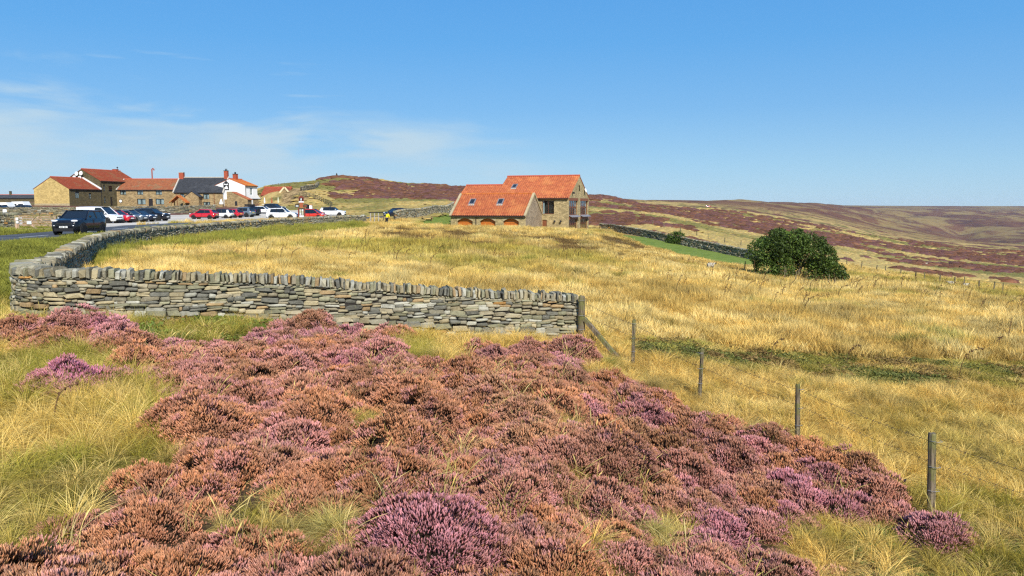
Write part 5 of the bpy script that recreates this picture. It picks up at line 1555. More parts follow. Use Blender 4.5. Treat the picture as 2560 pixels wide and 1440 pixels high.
def caravan(label, u, Y, L):
    p = park(u, Y) + Vector((0, 0, -.35)); r = empty('caravan', p, 0, label, 'caravan', 'caravans at far left')
    b = MB(); prof = [(-L / 2, .5), (-L / 2 - .05, 1.6), (-L / 2 + .3, 2.45), (L / 2 - .5, 2.5), (L / 2 - .05, 1.7), (L / 2, .5)]
    n = len(prof)
    b.add([(x, -1.1, z) for x, z in prof] + [(x, 1.1, z) for x, z in prof], [tuple(range(n)), tuple(reversed(range(n, 2 * n)))] + [(i, (i + 1) % n, n + (i + 1) % n, n + i) for i in range(n)])
    b.build('body', M['white_paint'], r)
    for x in (-L * .25, L * .2):
        w = MB(); w.box(x - .5, x + .5, -1.115, -1.09, 1.4, 2.0); w.build('window', M['car_glass'], r)
    w = MB(); w.lathe((0, -1.0, .3), [(.3, -.09), (.3, .09)], 12, 'y'); w.build('wheel', M['tyre'], r)
    w = MB(); w.beam((L / 2, 0, .45), (L / 2 + 1.1, 0, .45), .1); w.build('drawbar', M['steel'], r)
caravan('white caravan behind the dark car at the left edge', 18, 156, 2.6)
caravan('white caravan beside the pale end of the inn', 56, 160, 3.0)
p = pix(1771, 511, 640); p.z = g1(p.x, p.y) + .1
make_car('car', 'tiny red car on the distant moor road', p, hd(1, 0), 'red', 'suv')
# ------------------------------------------------------------------ wire fence
def post(name, label, u, Y, h, w, lean=(0, 0), round_=False, group=None, seed=0):
    x = (u - 1280) / FPX * Y / .978
    rs = random.Random(seed)
    z = g1(x, Y)
    r = empty(name, (x, Y, z), rs.uniform(-.3, .3), label, 'fence post', group)
    m = MB(); n = 9 if round_ else 8
    hs = [-.3, 0, h * .35, h * .7, h - .02, h]
    for i, zz in enumerate(hs):
        for k in range(n):
            a = 2 * math.pi * k / n + .39
            rr = w * .43 * (1.0 if round_ else (1.18 if k % 2 == 0 else 1.02)) * (1 + rs.uniform(-.05, .05)) * (1 - .06 * i / 5)
            if i == 5: rr *= .86
            m.v.append((rr * math.cos(a) + lean[0] * zz, rr * math.sin(a) + lean[1] * zz, zz + (rs.uniform(-.02, .02) + .25 * rr * math.cos(a + seed) if i == 5 else 0)))
    for i in range(5):
        for k in range(n):
            a = i * n + k; b = i * n + (k + 1) % n
            m.f.append((a, b, b + n, a + n))
    m.f.append(tuple(5 * n + k for k in range(n)))
    m.build('shaft', M['post'], r)
    for hh in (.92, .62, .34):
        s = MB(); s.tube([(-w * .62, 0, h * hh), (-w * .3, -w * .62, h * hh), (w * .35, -w * .6, h * hh), (w * .62, 0, h * hh)], .004, 4); s.build('staple', M['steel'], r)
    return r, (x, Y, z)
FP = []
r, p = post('straining_post', 'thick square grey post with a diagonal strut at the wall end', 1452, 19.35, 1.28, .17, seed=1); FP.append((p, 1.28))
m = MB(); m.beam((.06, -.03, .72), (.95, -.35, -.2), .11, .09); m.build('strut', M['post'], r)
for i, (lb, u, Y, h, w) in enumerate((('split grey fence post nearest the straining post', 1580, 18.6, 1.17, .10), ('slim fence post with green top, second from the straining post', 1748, 16.1, 1.12, .095), ('mossy fence post at the heather edge, second from the right', 1997, 13.42, 1.12, .105), ('mossy green fence post, nearest and rightmost in view', 2343, 10.85, 1.26, .135))):
    r, p = post('fence_post', lb, u, Y, h, w, lean=((.012, 0), (.03, .01), (-.035, .0), (-.03, .02))[i], round_=i > 0, group='posts of the wire fence', seed=20 + i); FP.append((p, h))
FP.append(((8.1, 6.2, g1(8.1, 6.2)), 1.2))
wires = empty('wire_fence', FP[0][0], 0, 'thin barbed and stock netting wires strung between the fence posts', 'wire fence')
o0 = Vector(FP[0][0])
for (a, ha), (b, hb) in zip(FP[:-1], FP[1:]):
    A0 = Vector(a); B0 = Vector(b)
    for frac, rad in ((.90, .0027), (.66, .0023), (.42, .0016), (.20, .0016)):
        pts = []
        for t in np.linspace(0, 1, 9):
            q = A0.lerp(B0, t); q.z += (ha * (1 - t) + hb * t) * frac - .03 * math.sin(math.pi * t)
            pts.append(q - o0 + Vector((0, -.06, 0)))
        m = MB(); m.tube(pts, rad, 4, False); w = m.build('wire', M['wire'], wires)
        if frac > .6:
            m = MB()
            for t in np.arange(.04, 1, .045):
                q = A0.lerp(B0, t); q.z += (ha * (1 - t) + hb * t) * frac - .03 * math.sin(math.pi * t); q += Vector((0, -.06, 0)) - o0
                m.beam(q + Vector((-.018, 0, -.016)), q + Vector((.018, 0, .016)), .005)
            m.build('barbs', M['wire'], w)['kind'] = 'stuff'
    m = MB()
    n = max(4, int((B0 - A0).length / .22))
    for i in range(1, n):
        t = i / n; q = A0.lerp(B0, t) - o0 + Vector((0, -.06, 0)); h = ha * (1 - t) + hb * t
        m.tube([q + Vector((0, 0, .05)), q + Vector((0, 0, h * .66 - .03 * math.sin(math.pi * t)))], .0013, 3, False)
    m.build('netting', M['wire'], wires)['kind'] = 'stuff'
# far stock fence across the moor slope
ORD = 'first second third fourth fifth sixth seventh eighth ninth tenth eleventh twelfth thirteenth'.split()
def stake_row(uvs, label, hpx=.9, w=.1, mat='post'):
    for i, (u, v, Y) in enumerate(uvs):
        x = (u - 1280) / FPX * Y; z = g1(x, Y)
        m = MB(); m.box(-w / 2, w / 2, -w / 2, w / 2, -.2, hpx * (1 + .08 * math.sin(i * 2.3)))
        o = m.build('fence_stake', M[mat]); o.location = (x, Y, z); o.rotation_euler = (.04 * math.sin(i), .05 * math.cos(i * 1.7), i)
        tag(o, '%s stake from the left %s' % (ORD[i], label), 'fence stake', 'stakes ' + label)
far = []
for k in range(9): far.append((1548 + k * 37 + (k % 3) * 4, 0, 158 - k * 4))
stake_row(far, 'of the fence on the slope behind the lawn', 1.2, .12)
far = []
for k in range(13): far.append((2118 + k * 33 + (k % 3) * 5, 0, 112 - k * 2.6))
stake_row(far, 'of the fence below the field brow at right', 1.1, .11)
# stakes by the big bush
for i, (u, Y, h) in enumerate(((1863, 66, 1.0), (1963, 61.5, 1.1), (1992, 61, 1.0), (2075, 58.5, .95), (2090, 57.5, .8))):
    x = (u - 1280) / FPX * Y; z = g1(x, Y)
    m = MB(); m.tube([(0, 0, -.2), (.03, 0, h * .6), (.05, .01, h)], [.05, .047, .04], 6); o = m.build('fence_stake', M['post']); o.location = (x, Y, z)
    tag(o, '%s stake from the left before the big dark bush' % ORD[i], 'fence stake', 'stakes before the bush')

# ------------------------------------------------------------------ gates
def gate_at(name, label, P0, P1, h, bars, mat, brace=True):
    P0 = Vector(P0); P1 = Vector(P1)
    L = (P1 - P0).length
    r = empty(name, P0, math.atan2(P1.y - P0.y, P1.x - P0.x), label, 'gate')
    for i in range(bars):
        z = .15 + (h - .2) * (i / (bars - 1)) ** .85
        m = MB(); m.box(.05, L - .05, -.03, .03, z - .045, z + .045); m.build('rail', M[mat], r)
    for x in (.0, L - .08):
        m = MB(); m.box(x, x + .09, -.045, .045, .05, h + .08); m.build('stile', M[mat], r)
    if brace:
        for (a, b) in (((.05, h - .1), (L * .52, .15)), ((L * .28, .45), (L * .5, h - .06)), ((L * .5, h - .06), (L - .05, .2))):
            m = MB(); m.beam((a[0], -.05, a[1]), (b[0], -.05, b[1]), .05, .085); m.build('brace', M[mat], r)
    return r
def gp(u, Y): 
    x = (u - 1280) / FPX * Y / 1.002
    return Vector((x, Y, g1(x, Y)))
g = gate_at('field_gate', 'weathered five bar timber gate with white notice at the left edge', gp(47, 60.5) + Vector((0, 0, .05)), gp(140, 59), 1.12, 5, 'gate_wood')
m = MB(); m.box(1.08, 1.58, -.09, -.07, .50, .74); m.build('notice', M['white_paint'], g)
r = empty('gate_post', gp(44, 60.5), 0, 'pale gate post with two white notices', 'gate post')
m = MB(); m.box(-.12, .08, -.1, .1, -.2, 1.22); m.build('shaft', M['gate_wood'], r)
for z in (.85, .60): 
    m = MB(); m.box(.0, .20, -.13, -.11, z, z + .20); m.build('notice', M['white_paint'], r)
lg = empty('timber_stack', gp(60, 66), .05, 'stack of brown timber rails behind the field gate', 'timber stack')
for i in range(7):
    m = MB(); m.beam((0, 0, .12 + .17 * i), (2.6 + .25 * math.sin(i * 3), .1 * math.sin(i), .14 + .17 * i), .3, .15); m.build('rail', M['log'], lg)
for x in (1.35, 2.75):
    m = MB(); m.box(x - .13, x + .13, -.25, -.05, -.1, 1.35 if x < 2 else 1.15); m.build('upright', M['log'], lg)
m = MB(); m.box(-.27, .27, -.02, .02, 0, .5); o = m.build('notice_board', M['white_paint']); o.location = pix(12, 531, 127.4); o.rotation_euler = (0, 0, .25)
tag(o, 'small square white notice on the far stone wall at the left edge', 'notice')
# gate by the person in yellow
g = gate_at('wicket_gate', 'pale posted gate with dark top rail in the gap of the roadside wall', gp(927, 108) + Vector((0, 0, .1)), gp(960, 110), 1.0, 2, 'post', False)
m = MB(); m.box(-.3, 2.4, -.06, .06, 1.42, 1.55); m.build('top_rail', M['black_trim'], g)
for x in (0.0, .75, 1.5):
    m = MB(); m.box(x - .05, x + .05, -.05, .05, -.3, 1.42); m.build('post', M['ridge_pale'], g)
# picnic table on the lawn by the house
r = empty('picnic_table', gp(1068, 121), .2, 'dark timber picnic table on the green lawn left of the house', 'picnic table')
m = MB(); m.box(-.9, .9, -.38, .38, .70, .75); m.build('table_top', M['log'], r)
for y in (-.75, .75):
    m = MB(); m.box(-.9, .9, y - .13, y + .13, .42, .46); m.build('bench', M['log'], r)
for x in (-.7, .7):
    for s in (-1, 1):
        m = MB(); m.beam((x, s * .25, .7), (x, s * .62, 0), .09); m.build('leg', M['log'], r)
    m = MB(); m.box(x - .04, x + .04, -.8, .8, .36, .42); m.build('crossbar', M['log'], r)
# hill fence and steps right of the inn
HF = [(735, 199), (760, 199.5), (785, 198), (800, 196), (815, 190), (826, 184), (832, 178), (826, 172)]
r = empty('hill_fence', gp(700, 200), 0, 'grey timber post and rail fence curving round the sandy bank', 'fence'); ro_ = Vector(r.location)
hp = []
for (u0, y0), (u1, y1) in zip(HF[:-1], HF[1:]):
    n = 3
    for k in range(n):
        t = k / n; hp.append(gp(u0 + (u1 - u0) * t, y0 + (y1 - y0) * t))
hp.append(gp(*HF[-1]))
for q in hp:
    m = MB(); m.box(-.08, .08, -.08, .08, -.2, 1.25); o = m.build('post', M['post'], r); o.location = q - ro_
for a, b in zip(hp[:-1], hp[1:]):
    for z in (.4, .75, 1.1):
        m = MB(); m.beam(a - ro_ + Vector((0, -.1, z)), b - ro_ + Vector((0, -.1, z)), .05, .10); m.build('rail', M['post'], r)
RF = [gp(u, 232) for u in (640, 655, 670, 685, 700, 715, 730, 745)]
r = empty('ridge_fence', RF[0], 0, 'thin rail fence on the skyline behind the red roofed outbuilding', 'fence')
for q in RF:
    m = MB(); m.box(-.07, .07, -.07, .07, -.2, 1.4); o = m.build('post', M['post'], r); o.location = q - RF[0]
for a, b in zip(RF[:-1], RF[1:]):
    m = MB(); m.beam(a - RF[0] + Vector((0, 0, 1.25)), b - RF[0] + Vector((0, 0, 1.25)), .09); m.build('rail', M['post'], r)
# rough stone bank on the hill
hw_path = [((u - 1280) / FPX * Y, Y) for u, Y in ((757, 212), (772, 216), (786, 222), (796, 231), (800, 240))]
stone_wall('tumbled_stone_wall', 'dark tumbled stone wall running up the heather hill', hw_path, .9, .8, (-1,), (.25, .4), (.4, .9), lambda f: 1.0, seed=31, nparts=0, ncope=0, cope_w=(.4, .8), cope_h=(.2, .5), dark=.6)
# wall behind the lawn on the right
LW = [((u - 1280) / FPX * Y, Y) for u, Y in ((1500, 129), (1530, 126), (1570, 121), (1620, 115), (1680, 109), (1740, 104), (1800, 99.5), (1860, 95), (1905, 92))]
stone_wall('dry_stone_wall', 'low grey stone wall behind the green lawn at right', LW, .95, .5, (1, -1), (.16, .24), (.3, .6), lambda f: 1.0, seed=33, nparts=0, ncope=0, cope_w=(.2, .4), cope_h=(.15, .26), dark=.8)
# cairn pillar on the hill top
q = gp(845, 281); r = empty('cairn_pillar', q, 0, 'thin stone pillar on the top of the heather hill', 'cairn')
m = MB(); m.tube([(0, 0, -.3), (0, 0, .5), (.03, 0, 1.1), (0, 0, 1.55), (0, 0, 1.7)], [.42, .38, .30, .22, .08], 6); m.build('shaft', M['core'], r)
# brown sign tower in the car park
q = park(755, 111); r = empty('sign_tower', q, -.05, 'tall brown timber sign tower with stacked notice boards in the car park', 'sign')
M['sign_brown'] = plain('brown_sign_timber', (0.20, 0.045, 0.025), 0.6, 0.3, 0.15, 5)
M['sign_orange'] = plain('rust_sign_board', (0.36, 0.10, 0.04), 0.6, 0.3, 0.15, 5)
M['notice_pale'] = plain('pale_notice', (0.62, 0.60, 0.40), 0.6, 0.3, 0.1, 5)
for x in (-.42, .42):
    m = MB(); m.box(x - .09, x + .09, -.09, .09, 0, 1.7); m.build('post', M['sign_brown'], r)
m = MB(); m.box(-.33, .33, -.06, .04, .05, .62); m.build('white_board', M['white_paint'], r)
m = MB(); m.box(-.33, .33, -.05, .03, .66, 1.62); o = m.build('notice_panel', M['car_trim'], r)
for i in range(2):
    for j in range(3):
        x = -.16 + .32 * i; z = .82 + .27 * j
        m = MB(); m.box(x - .12, x + .12, -.08, -.055, z - .10, z + .10); m.build('notice', M['notice_pale'] if (i + j) % 3 else M['white_paint'], o)
m = MB(); m.box(-.24, .24, -.07, .05, 1.70, 2.45); m.build('middle_board', M['sign_orange'], r)
for s in (-1, 1):
    m = MB(); m.box(min(s * .30, s * .92), max(s * .30, s * .92), -.05, .03, 1.75, 2.20); w = m.build('wing_board', M['car_trim'], r)
    m = MB(); m.box(min(s * .42, s * .8), max(s * .42, s * .8), -.065, -.055, 1.88, 2.02); m.build('wing_notice', M['white_paint'] if s < 0 else M['sign_orange'], w)
m = MB(); m.box(-.36, .36, -.08, .06, 2.45, 2.62); m.build('white_band', M['white_paint'], r)
m = MB(); n = 12
pr = [(-.36, 2.62), (-.36, 3.0)] + [(.36 * -math.cos(math.pi * k / n), 3.0 + .40 * math.sin(math.pi * k / n)) for k in range(1, n)] + [(.36, 3.0), (.36, 2.62)]
m.add([(x, -.08, z) for x, z in pr] + [(x, .06, z) for x, z in pr], [tuple(range(len(pr))), tuple(reversed(range(len(pr), 2 * len(pr))))] + [(i, (i + 1) % len(pr), len(pr) + (i + 1) % len(pr), len(pr) + i) for i in range(len(pr))])
hb = m.build('round_head', M['sign_brown'], r)
m = MB(); m.box(-.24, .24, -.1, -.085, 2.68, 3.12); o = m.build('head_board', M['car_trim'], hb)
m = MB(); m.poly([(-.12, -.105, 2.74), (.12, -.105, 2.74), (.07, -.105, 2.86), (.09, -.105, 3.02), (-.03, -.105, 3.05), (-.07, -.105, 2.86)]); m.build('lion_figure', M['white_paint'], o)
# beer garden bits beside the outbuilding
def bench_table(u, Y, label, top):
    r = empty('garden_table', gp(u, Y), .3, label, 'table')
    m = MB(); m.box(-1.0, 1.0, -.5, .5, .72, .8); m.build('table_top', M[top], r)
    for x in (-.8, .8):
        m = MB(); m.box(x - .06, x + .06, -.4, .4, 0, .72); m.build('leg', M['log'], r)
    for y in (-.8, .8):
        m = MB(); m.box(-1.0, 1.0, y - .14, y + .14, .40, .46); m.build('bench', M['log'], r)
bench_table(640, 182, 'timber garden table by the white door of the inn', 'log')
bench_table(668, 186, 'white topped garden table under the outbuilding gable', 'white_paint')
bench_table(695, 184, 'garden table nearest the sandy bank', 'log')
def parasol(u, Y, label, col):
    r = empty('parasol', gp(u, Y), 0, label, 'parasol')
    m = MB(); m.tube([(0, 0, 0), (0, 0, 2.3)], .04, 6); m.build('pole', M['log'], r)
    m = MB(); m.lathe((0, 0, 0), [(.16, 1.0), (.20, 1.3), (.14, 1.9), (.05, 2.4)], 8); m.build('folded_canopy', M[col], r)
parasol(664, 189, 'folded white parasol by the garden tables', 'white_paint')
parasol(682, 188, 'folded red parasol by the garden tables', 'sign_orange')
parasol(698, 187, 'folded pale parasol nearest the sandy bank', 'notice_pale')
q = gp(556, 196.5); r = empty('covered_statue', q, 0, 'white wrapped shape standing by the wall of the inn', 'garden ornament')
m = MB(); m.lathe((0, 0, .6), [(.55, 0), (.52, .3), (.34, .7), (.22, 1.1), (.08, 1.35)], 9); m.build('cover', M['white_paint'], r, True)
m = MB(); m.box(-.5, .5, -.5, .5, -.3, .6); m.build('plinth', M['st_pub'], r)
for i, (u, lab) in enumerate(((772, 'dark bin left of the hill fence'), (778, 'white and red bin by the hill fence'))):
    r = empty('litter_bin', gp(u, 168), 0, lab, 'bin')
    m = MB(); m.box(-.35, .35, -.35, .35, 0, 1.15); m.build('bin_body', M['car_trim'] if i == 0 else M['white_paint'], r)
    m = MB(); m.box(-.38, .38, -.38, .38, 1.15, 1.28); m.build('lid', M['car_trim'] if i == 0 else M['sign_orange'], r)
# ------------------------------------------------------------------ person in yellow
def skin_body(name, joints, edges, mat, parent, root_i=0, sub=2):
    me = bpy.data.meshes.new(name)
    me.from_pydata([j[0] for j in joints], edges, [])
    o = link(name, me, parent, mat)
    md = o.modifiers.new('skin', 'SKIN'); md.use_smooth_shade = True
    for v, j in zip(me.skin_vertices[0].data, joints):
        v.radius = (j[1], j[1] if len(j) < 3 else j[2])
    me.skin_vertices[0].data[root_i].use_root = True
    o.modifiers.new('sub', 'SUBSURF').levels = 1
    o.modifiers['sub'].render_levels = sub
    return o
M['skin'] = plain('skin', (0.52, 0.30, 0.20), 0.6, 0.3, 0.08, 8)
M['yellow'] = plain('yellow_jacket_cloth', (0.80, 0.68, 0.02), 0.75, 0.2, 0.12, 7)
M['hair'] = plain('dark_hair', (0.035, 0.022, 0.016), 0.7, 0.3, 0.3, 20)
M['trousers'] = plain('dark_trousers', (0.03, 0.03, 0.035), 0.85, 0.15, 0.2, 7)
q = gp(967, 104); q.z += .02
r = empty('person', q, R(60), 'person in a yellow jacket bending forward by the pale gate', 'person')
J = [((0, 0, .95), .15, .12), ((.10, 0, 1.15), .15, .12), ((.24, 0, 1.36), .17, .13), ((.32, 0, 1.46), .07), ((.38, 0, 1.54), .075), ((.42, 0, 1.64), .10), ((.40, 0, 1.73), .08),
     ((.24, .19, 1.38), .07), ((.34, .24, 1.12), .055), ((.50, .20, .93), .042), ((.56, .19, .87), .04), ((.24, -.19, 1.38), .07), ((.30, -.25, 1.12), .055), ((.42, -.22, .90), .042), ((.48, -.20, .84), .04),
     ((0, .10, .88), .10), ((.04, .11, .50), .075), ((-.02, .11, .10), .05), ((.12, .12, .04), .045), ((0, -.10, .88), .10), ((.08, -.11, .50), .075), ((.04, -.11, .10), .05), ((.18, -.12, .04), .045)]
E = [(0, 1), (1, 2), (2, 3), (3, 4), (4, 5), (5, 6), (2, 7), (7, 8), (8, 9), (9, 10), (2, 11), (11, 12), (12, 13), (13, 14), (0, 15), (15, 16), (16, 17), (17, 18), (0, 19), (19, 20), (20, 21), (21, 22)]
skin_body('body', J, E, M['skin'], r)
JJ = [(j[0],) + tuple(x + .022 for x in j[1:]) for j in J]
sel = [0, 1, 2, 3, 7, 8, 9, 11, 12, 13]; mp_ = {a: i for i, a in enumerate(sel)}
skin_body('jacket', [((JJ[a][0]),) + tuple(x + (.035 if a in (0, 1, 2) else 0) for x in JJ[a][1:]) for a in sel], [(mp_[a], mp_[b]) for a, b in E if a in mp_ and b in mp_], M['yellow'], r)
sel = [15, 16, 17, 0, 19, 20, 21]; mp_ = {a: i for i, a in enumerate(sel)}
skin_body('trousers', [JJ[a] for a in sel], [(mp_[a], mp_[b]) for a, b in E if a in mp_ and b in mp_], M['trousers'], r, root_i=3)
m = MB(); m.lathe((.395, 0, 1.66), [(.02, .14), (.09, .12), (.125, .05), (.125, -.02), (.10, -.08)], 10); m.build('hair', M['hair'], r, True)
for s in (-1, 1):
    for k in range(4):
        m = MB(); b = Vector((.57 if s > 0 else .49, s * (.175 + .022 * k), .86 if s > 0 else .83)); m.tube([b, b + Vector((.035, 0, -.03)), b + Vector((.04, 0, -.065))], [.011, .010, .008], 5); m.build('finger', M['skin'], r, True)
    b = Vector((.55 if s > 0 else .47, s * .16, .87 if s > 0 else .84)); m = MB(); m.tube([b, b + Vector((.02, -s * .03, -.02)), b + Vector((.04, -s * .035, -.04))], [.012, .011, .009], 5); m.build('thumb', M['skin'], r, True)
    m = MB(); m.box(-.06, .22, s * .11 - .05, s * .11 + .05, 0, .09); m.build('shoe', M['car_trim'], r)
# ------------------------------------------------------------------ sheep
M['wool'] = plain('sheep_wool', (0.42, 0.38, 0.29), 0.95, 0.1, 0.15, 9)
M['sheep_face'] = plain('dark_sheep_face', (0.05, 0.045, 0.04), 0.8, 0.2, 0.1, 9)
def sheep_proto():
    J = [((0, 0, .62), .22, .25), ((-.28, 0, .63), .22, .25), ((-.45, 0, .60), .15), ((.25, 0, .62), .20, .23), ((.42, 0, .70), .12), ((.52, 0, .80), .09), ((.64, 0, .76), .075), ((.76, 0, .70), .05),
         ((-.34, .13, .36), .075), ((-.30, .13, .22), .04), ((-.34, .13, .03), .032), ((-.34, -.13, .36), .075), ((-.30, -.13, .22), .04), ((-.34, -.13, .03), .032), ((.28, .12, .36), .07), ((.29, .12, .2), .04), ((.28, .12, .03), .032), ((.28, -.12, .36), .07), ((.29, -.12, .2), .04), ((.28, -.12, .03), .032)]
    E = [(0, 1), (1, 2), (0, 3), (3, 4), (4, 5), (5, 6), (6, 7), (1, 8), (8, 9), (9, 10), (1, 11), (11, 12), (12, 13), (3, 14), (14, 15), (15, 16), (3, 17), (17, 18), (18, 19)]
    return J, E
SJ, SE = sheep_proto()
def sheep(u, Y, rz, label):
    q = gp(u, Y); r = empty('sheep', q, rz, label, 'sheep', 'sheep grazing on the moor')
    r.scale = (.68, .68, .68)
    skin_body('body', SJ, SE, M['wool'], r, sub=1)
    m = MB(); m.lathe((.70, 0, .72), [(.05, -.09), (.085, -.03), (.085, .05), (.04, .11)], 8); m.build('face', M['sheep_face'], r, True)
    for s in (-1, 1):
        m = MB(); m.beam((.58, s * .06, .82), (.56, s * .17, .80), .05, .03); m.build('ear', M['sheep_face'], r)
sheep(1617, 166, 3.0, 'white sheep high on the slope behind the lawn')
sheep(1764, 108, .4, 'white sheep just behind the low wall of the lawn')
sheep(1873, 101, 2.9, 'sheep beside the big dark bush, left of it')
sheep(1779, 64, .3, 'sheep lying low in the pale grass at the lawn edge')
sheep(2385, 88, 3.0, 'left sheep of a pair at the lower field edge on the right')
sheep(2422, 86, .2, 'right sheep of a pair at the lower field edge on the right')
sheep(2320, 175, .4, 'far sheep on the purple slope at right')
sheep(1490, 150, 1.0, 'sheep on the slope just right of the house')
sheep(1532, 190, 2.6, 'sheep furthest up the slope right of the house')
# ------------------------------------------------------------------ planting tools
TPL = []
def template(me):
    o = bpy.data.objects.new('planting_template', me)
    return o
def scatter(name, label, cat, templates, P, rot, scl, idx, col, kind='stuff', parent=None):
    """one object: points carrying rotation, size, kind and tint; geometry nodes set a plant on each"""
    me = bpy.data.meshes.new(name)
    n = len(P)
    me.vertices.add(n)
    me.vertices.foreach_set('co', np.asarray(P, np.float32).ravel())
    def attr(nm, typ, arr, key):
        a = me.attributes.new(nm, typ, 'POINT'); a.data.foreach_set(key, np.asarray(arr).ravel())
    attr('rot', 'FLOAT_VECTOR', np.asarray(rot, np.float32), 'vector')
    attr('scl', 'FLOAT_VECTOR', np.asarray(scl, np.float32), 'vector')
    attr('idx', 'INT', np.asarray(idx, np.int32), 'value')
    cc = np.ones((n, 4), np.float32); cc[:, :3] = col
    attr('tint', 'FLOAT_COLOR', cc, 'color')
    coll = bpy.data.collections.new(name + '_kinds')
    for i, t in enumerate(templates):
        o = bpy.data.objects.new('%s_kind_%02d' % (name, i), t); coll.objects.link(o)
    ng = bpy.data.node_groups.new(name, 'GeometryNodeTree')
    ng.interface.new_socket('Geometry', in_out='INPUT', socket_type='NodeSocketGeometry')
    ng.interface.new_socket('Geometry', in_out='OUTPUT', socket_type='NodeSocketGeometry')
    N_ = ng.nodes; Lk = ng.links
    gi = N_.new('NodeGroupInput'); go = N_.new('NodeGroupOutput')
    ip = N_.new('GeometryNodeInstanceOnPoints'); ci = N_.new('GeometryNodeCollectionInfo')
    ci.inputs['Collection'].default_value = coll; ci.inputs['Separate Children'].default_value = True; ci.inputs['Reset Children'].default_value = True
    def na(nm, typ):
        a = N_.new('GeometryNodeInputNamedAttribute'); a.data_type = typ; a.inputs['Name'].default_value = nm
        return a.outputs['Attribute']
    e = N_.new('FunctionNodeEulerToRotation')
    Lk.new(na('rot', 'FLOAT_VECTOR'), e.inputs[0])
    Lk.new(gi.outputs[0], ip.inputs['Points']); Lk.new(ci.outputs[0], ip.inputs['Instance'])
    ip.inputs['Pick Instance'].default_value = True
    Lk.new(na('idx', 'INT'), ip.inputs['Instance Index'])
    Lk.new(e.outputs[0], ip.inputs['Rotation'])
    Lk.new(na('scl', 'FLOAT_VECTOR'), ip.inputs['Scale'])
    Lk.new(ip.outputs[0], go.inputs[0])
    o = link(name, me, parent)
    md = o.modifiers.new('planting', 'NODES'); md.node_group = ng
    if parent is None: tag(o, label, cat, kind=kind)
    elif kind: o['kind'] = kind
    return o
def leaf_mat(name, rough=0.75, trans=0.25):
    """tint comes per plant; 'col' on the mesh carries root-to-tip and blade to blade tone"""
    k = NT(name, rough, 0.15)
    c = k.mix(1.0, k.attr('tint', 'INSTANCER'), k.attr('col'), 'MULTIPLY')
    k.set(k.b.inputs['Base Color'], c)
    out = [n for n in k.t.nodes if n.type == 'OUTPUT_MATERIAL'][0]
    tr = k.n('ShaderNodeBsdfTranslucent'); k.set(tr.inputs['Color'], c)
    mx = k.n('ShaderNodeMixShader'); mx.inputs[0].default_value = trans
    k.t.links.new(k.b.outputs[0], mx.inputs[1]); k.t.links.new(tr.outputs[0], mx.inputs[2]); k.t.links.new(mx.outputs[0], out.inputs[0])
    return k.m
M['grass'] = leaf_mat('grass_blade')
M['sprig'] = leaf_mat('heather_sprig', 0.8, 0.15)
M['foliage'] = leaf_mat('small_leaf', 0.6, 0.2)

def grass_tuft(rs, n, hgt, wid, spread, lean, seg=3, dirn=None, droop=0.55, heads=0.0, radial=False, tv=(.80, 1.18)):
    """n bent blades; col = tone (darker at the root, paler at the tip)"""
    V = []; F = []; Cc = []
    for b in range(n):
        r = spread * math.sqrt(rs.random()); a = rs.uniform(0, 2 * math.pi)
        x0, y0 = r * math.cos(a), r * math.sin(a)
        h = hgt * rs.uniform(.45, 1.0); w = wid * rs.uniform(.6, 1.25)
        la = rs.uniform(0, 2 * math.pi) if dirn is None else rs.gauss(dirn, .55)
        if radial: la = a + rs.gauss(0, .5)
        ll = lean * rs.uniform(.25, 1.3)
        dx, dy = math.cos(la), math.sin(la)
        fa = rs.uniform(0, math.pi)
        wx, wy = math.cos(fa) * w / 2, math.sin(fa) * w / 2
        tone = rs.uniform(*tv)
        hue = rs.random()
        rc = (tone * (.93 + .12 * hue), tone, tone * (1.08 - .2 * hue))
        i0 = len(V)
        for s in range(seg + 1):
            t = s / seg
            off = ll * h * t * t
            z = h * (t - droop * ll * .55 * t * t)
            k = 1 - .80 * t ** 1.5
            if heads and s == seg - 1 and rs.random() < heads: k = 2.0
            V.append((x0 + dx * off - wx * k, y0 + dy * off - wy * k, z)); V.append((x0 + dx * off + wx * k, y0 + dy * off + wy * k, z))
            q = .70 + .34 * t
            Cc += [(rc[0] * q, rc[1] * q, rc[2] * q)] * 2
        for s in range(seg):
            F.append((i0 + 2 * s, i0 + 2 * s + 1, i0 + 2 * s + 3, i0 + 2 * s + 2))
    return mesh_np('grass_tuft', V, F, M['grass'], np.array(Cc))
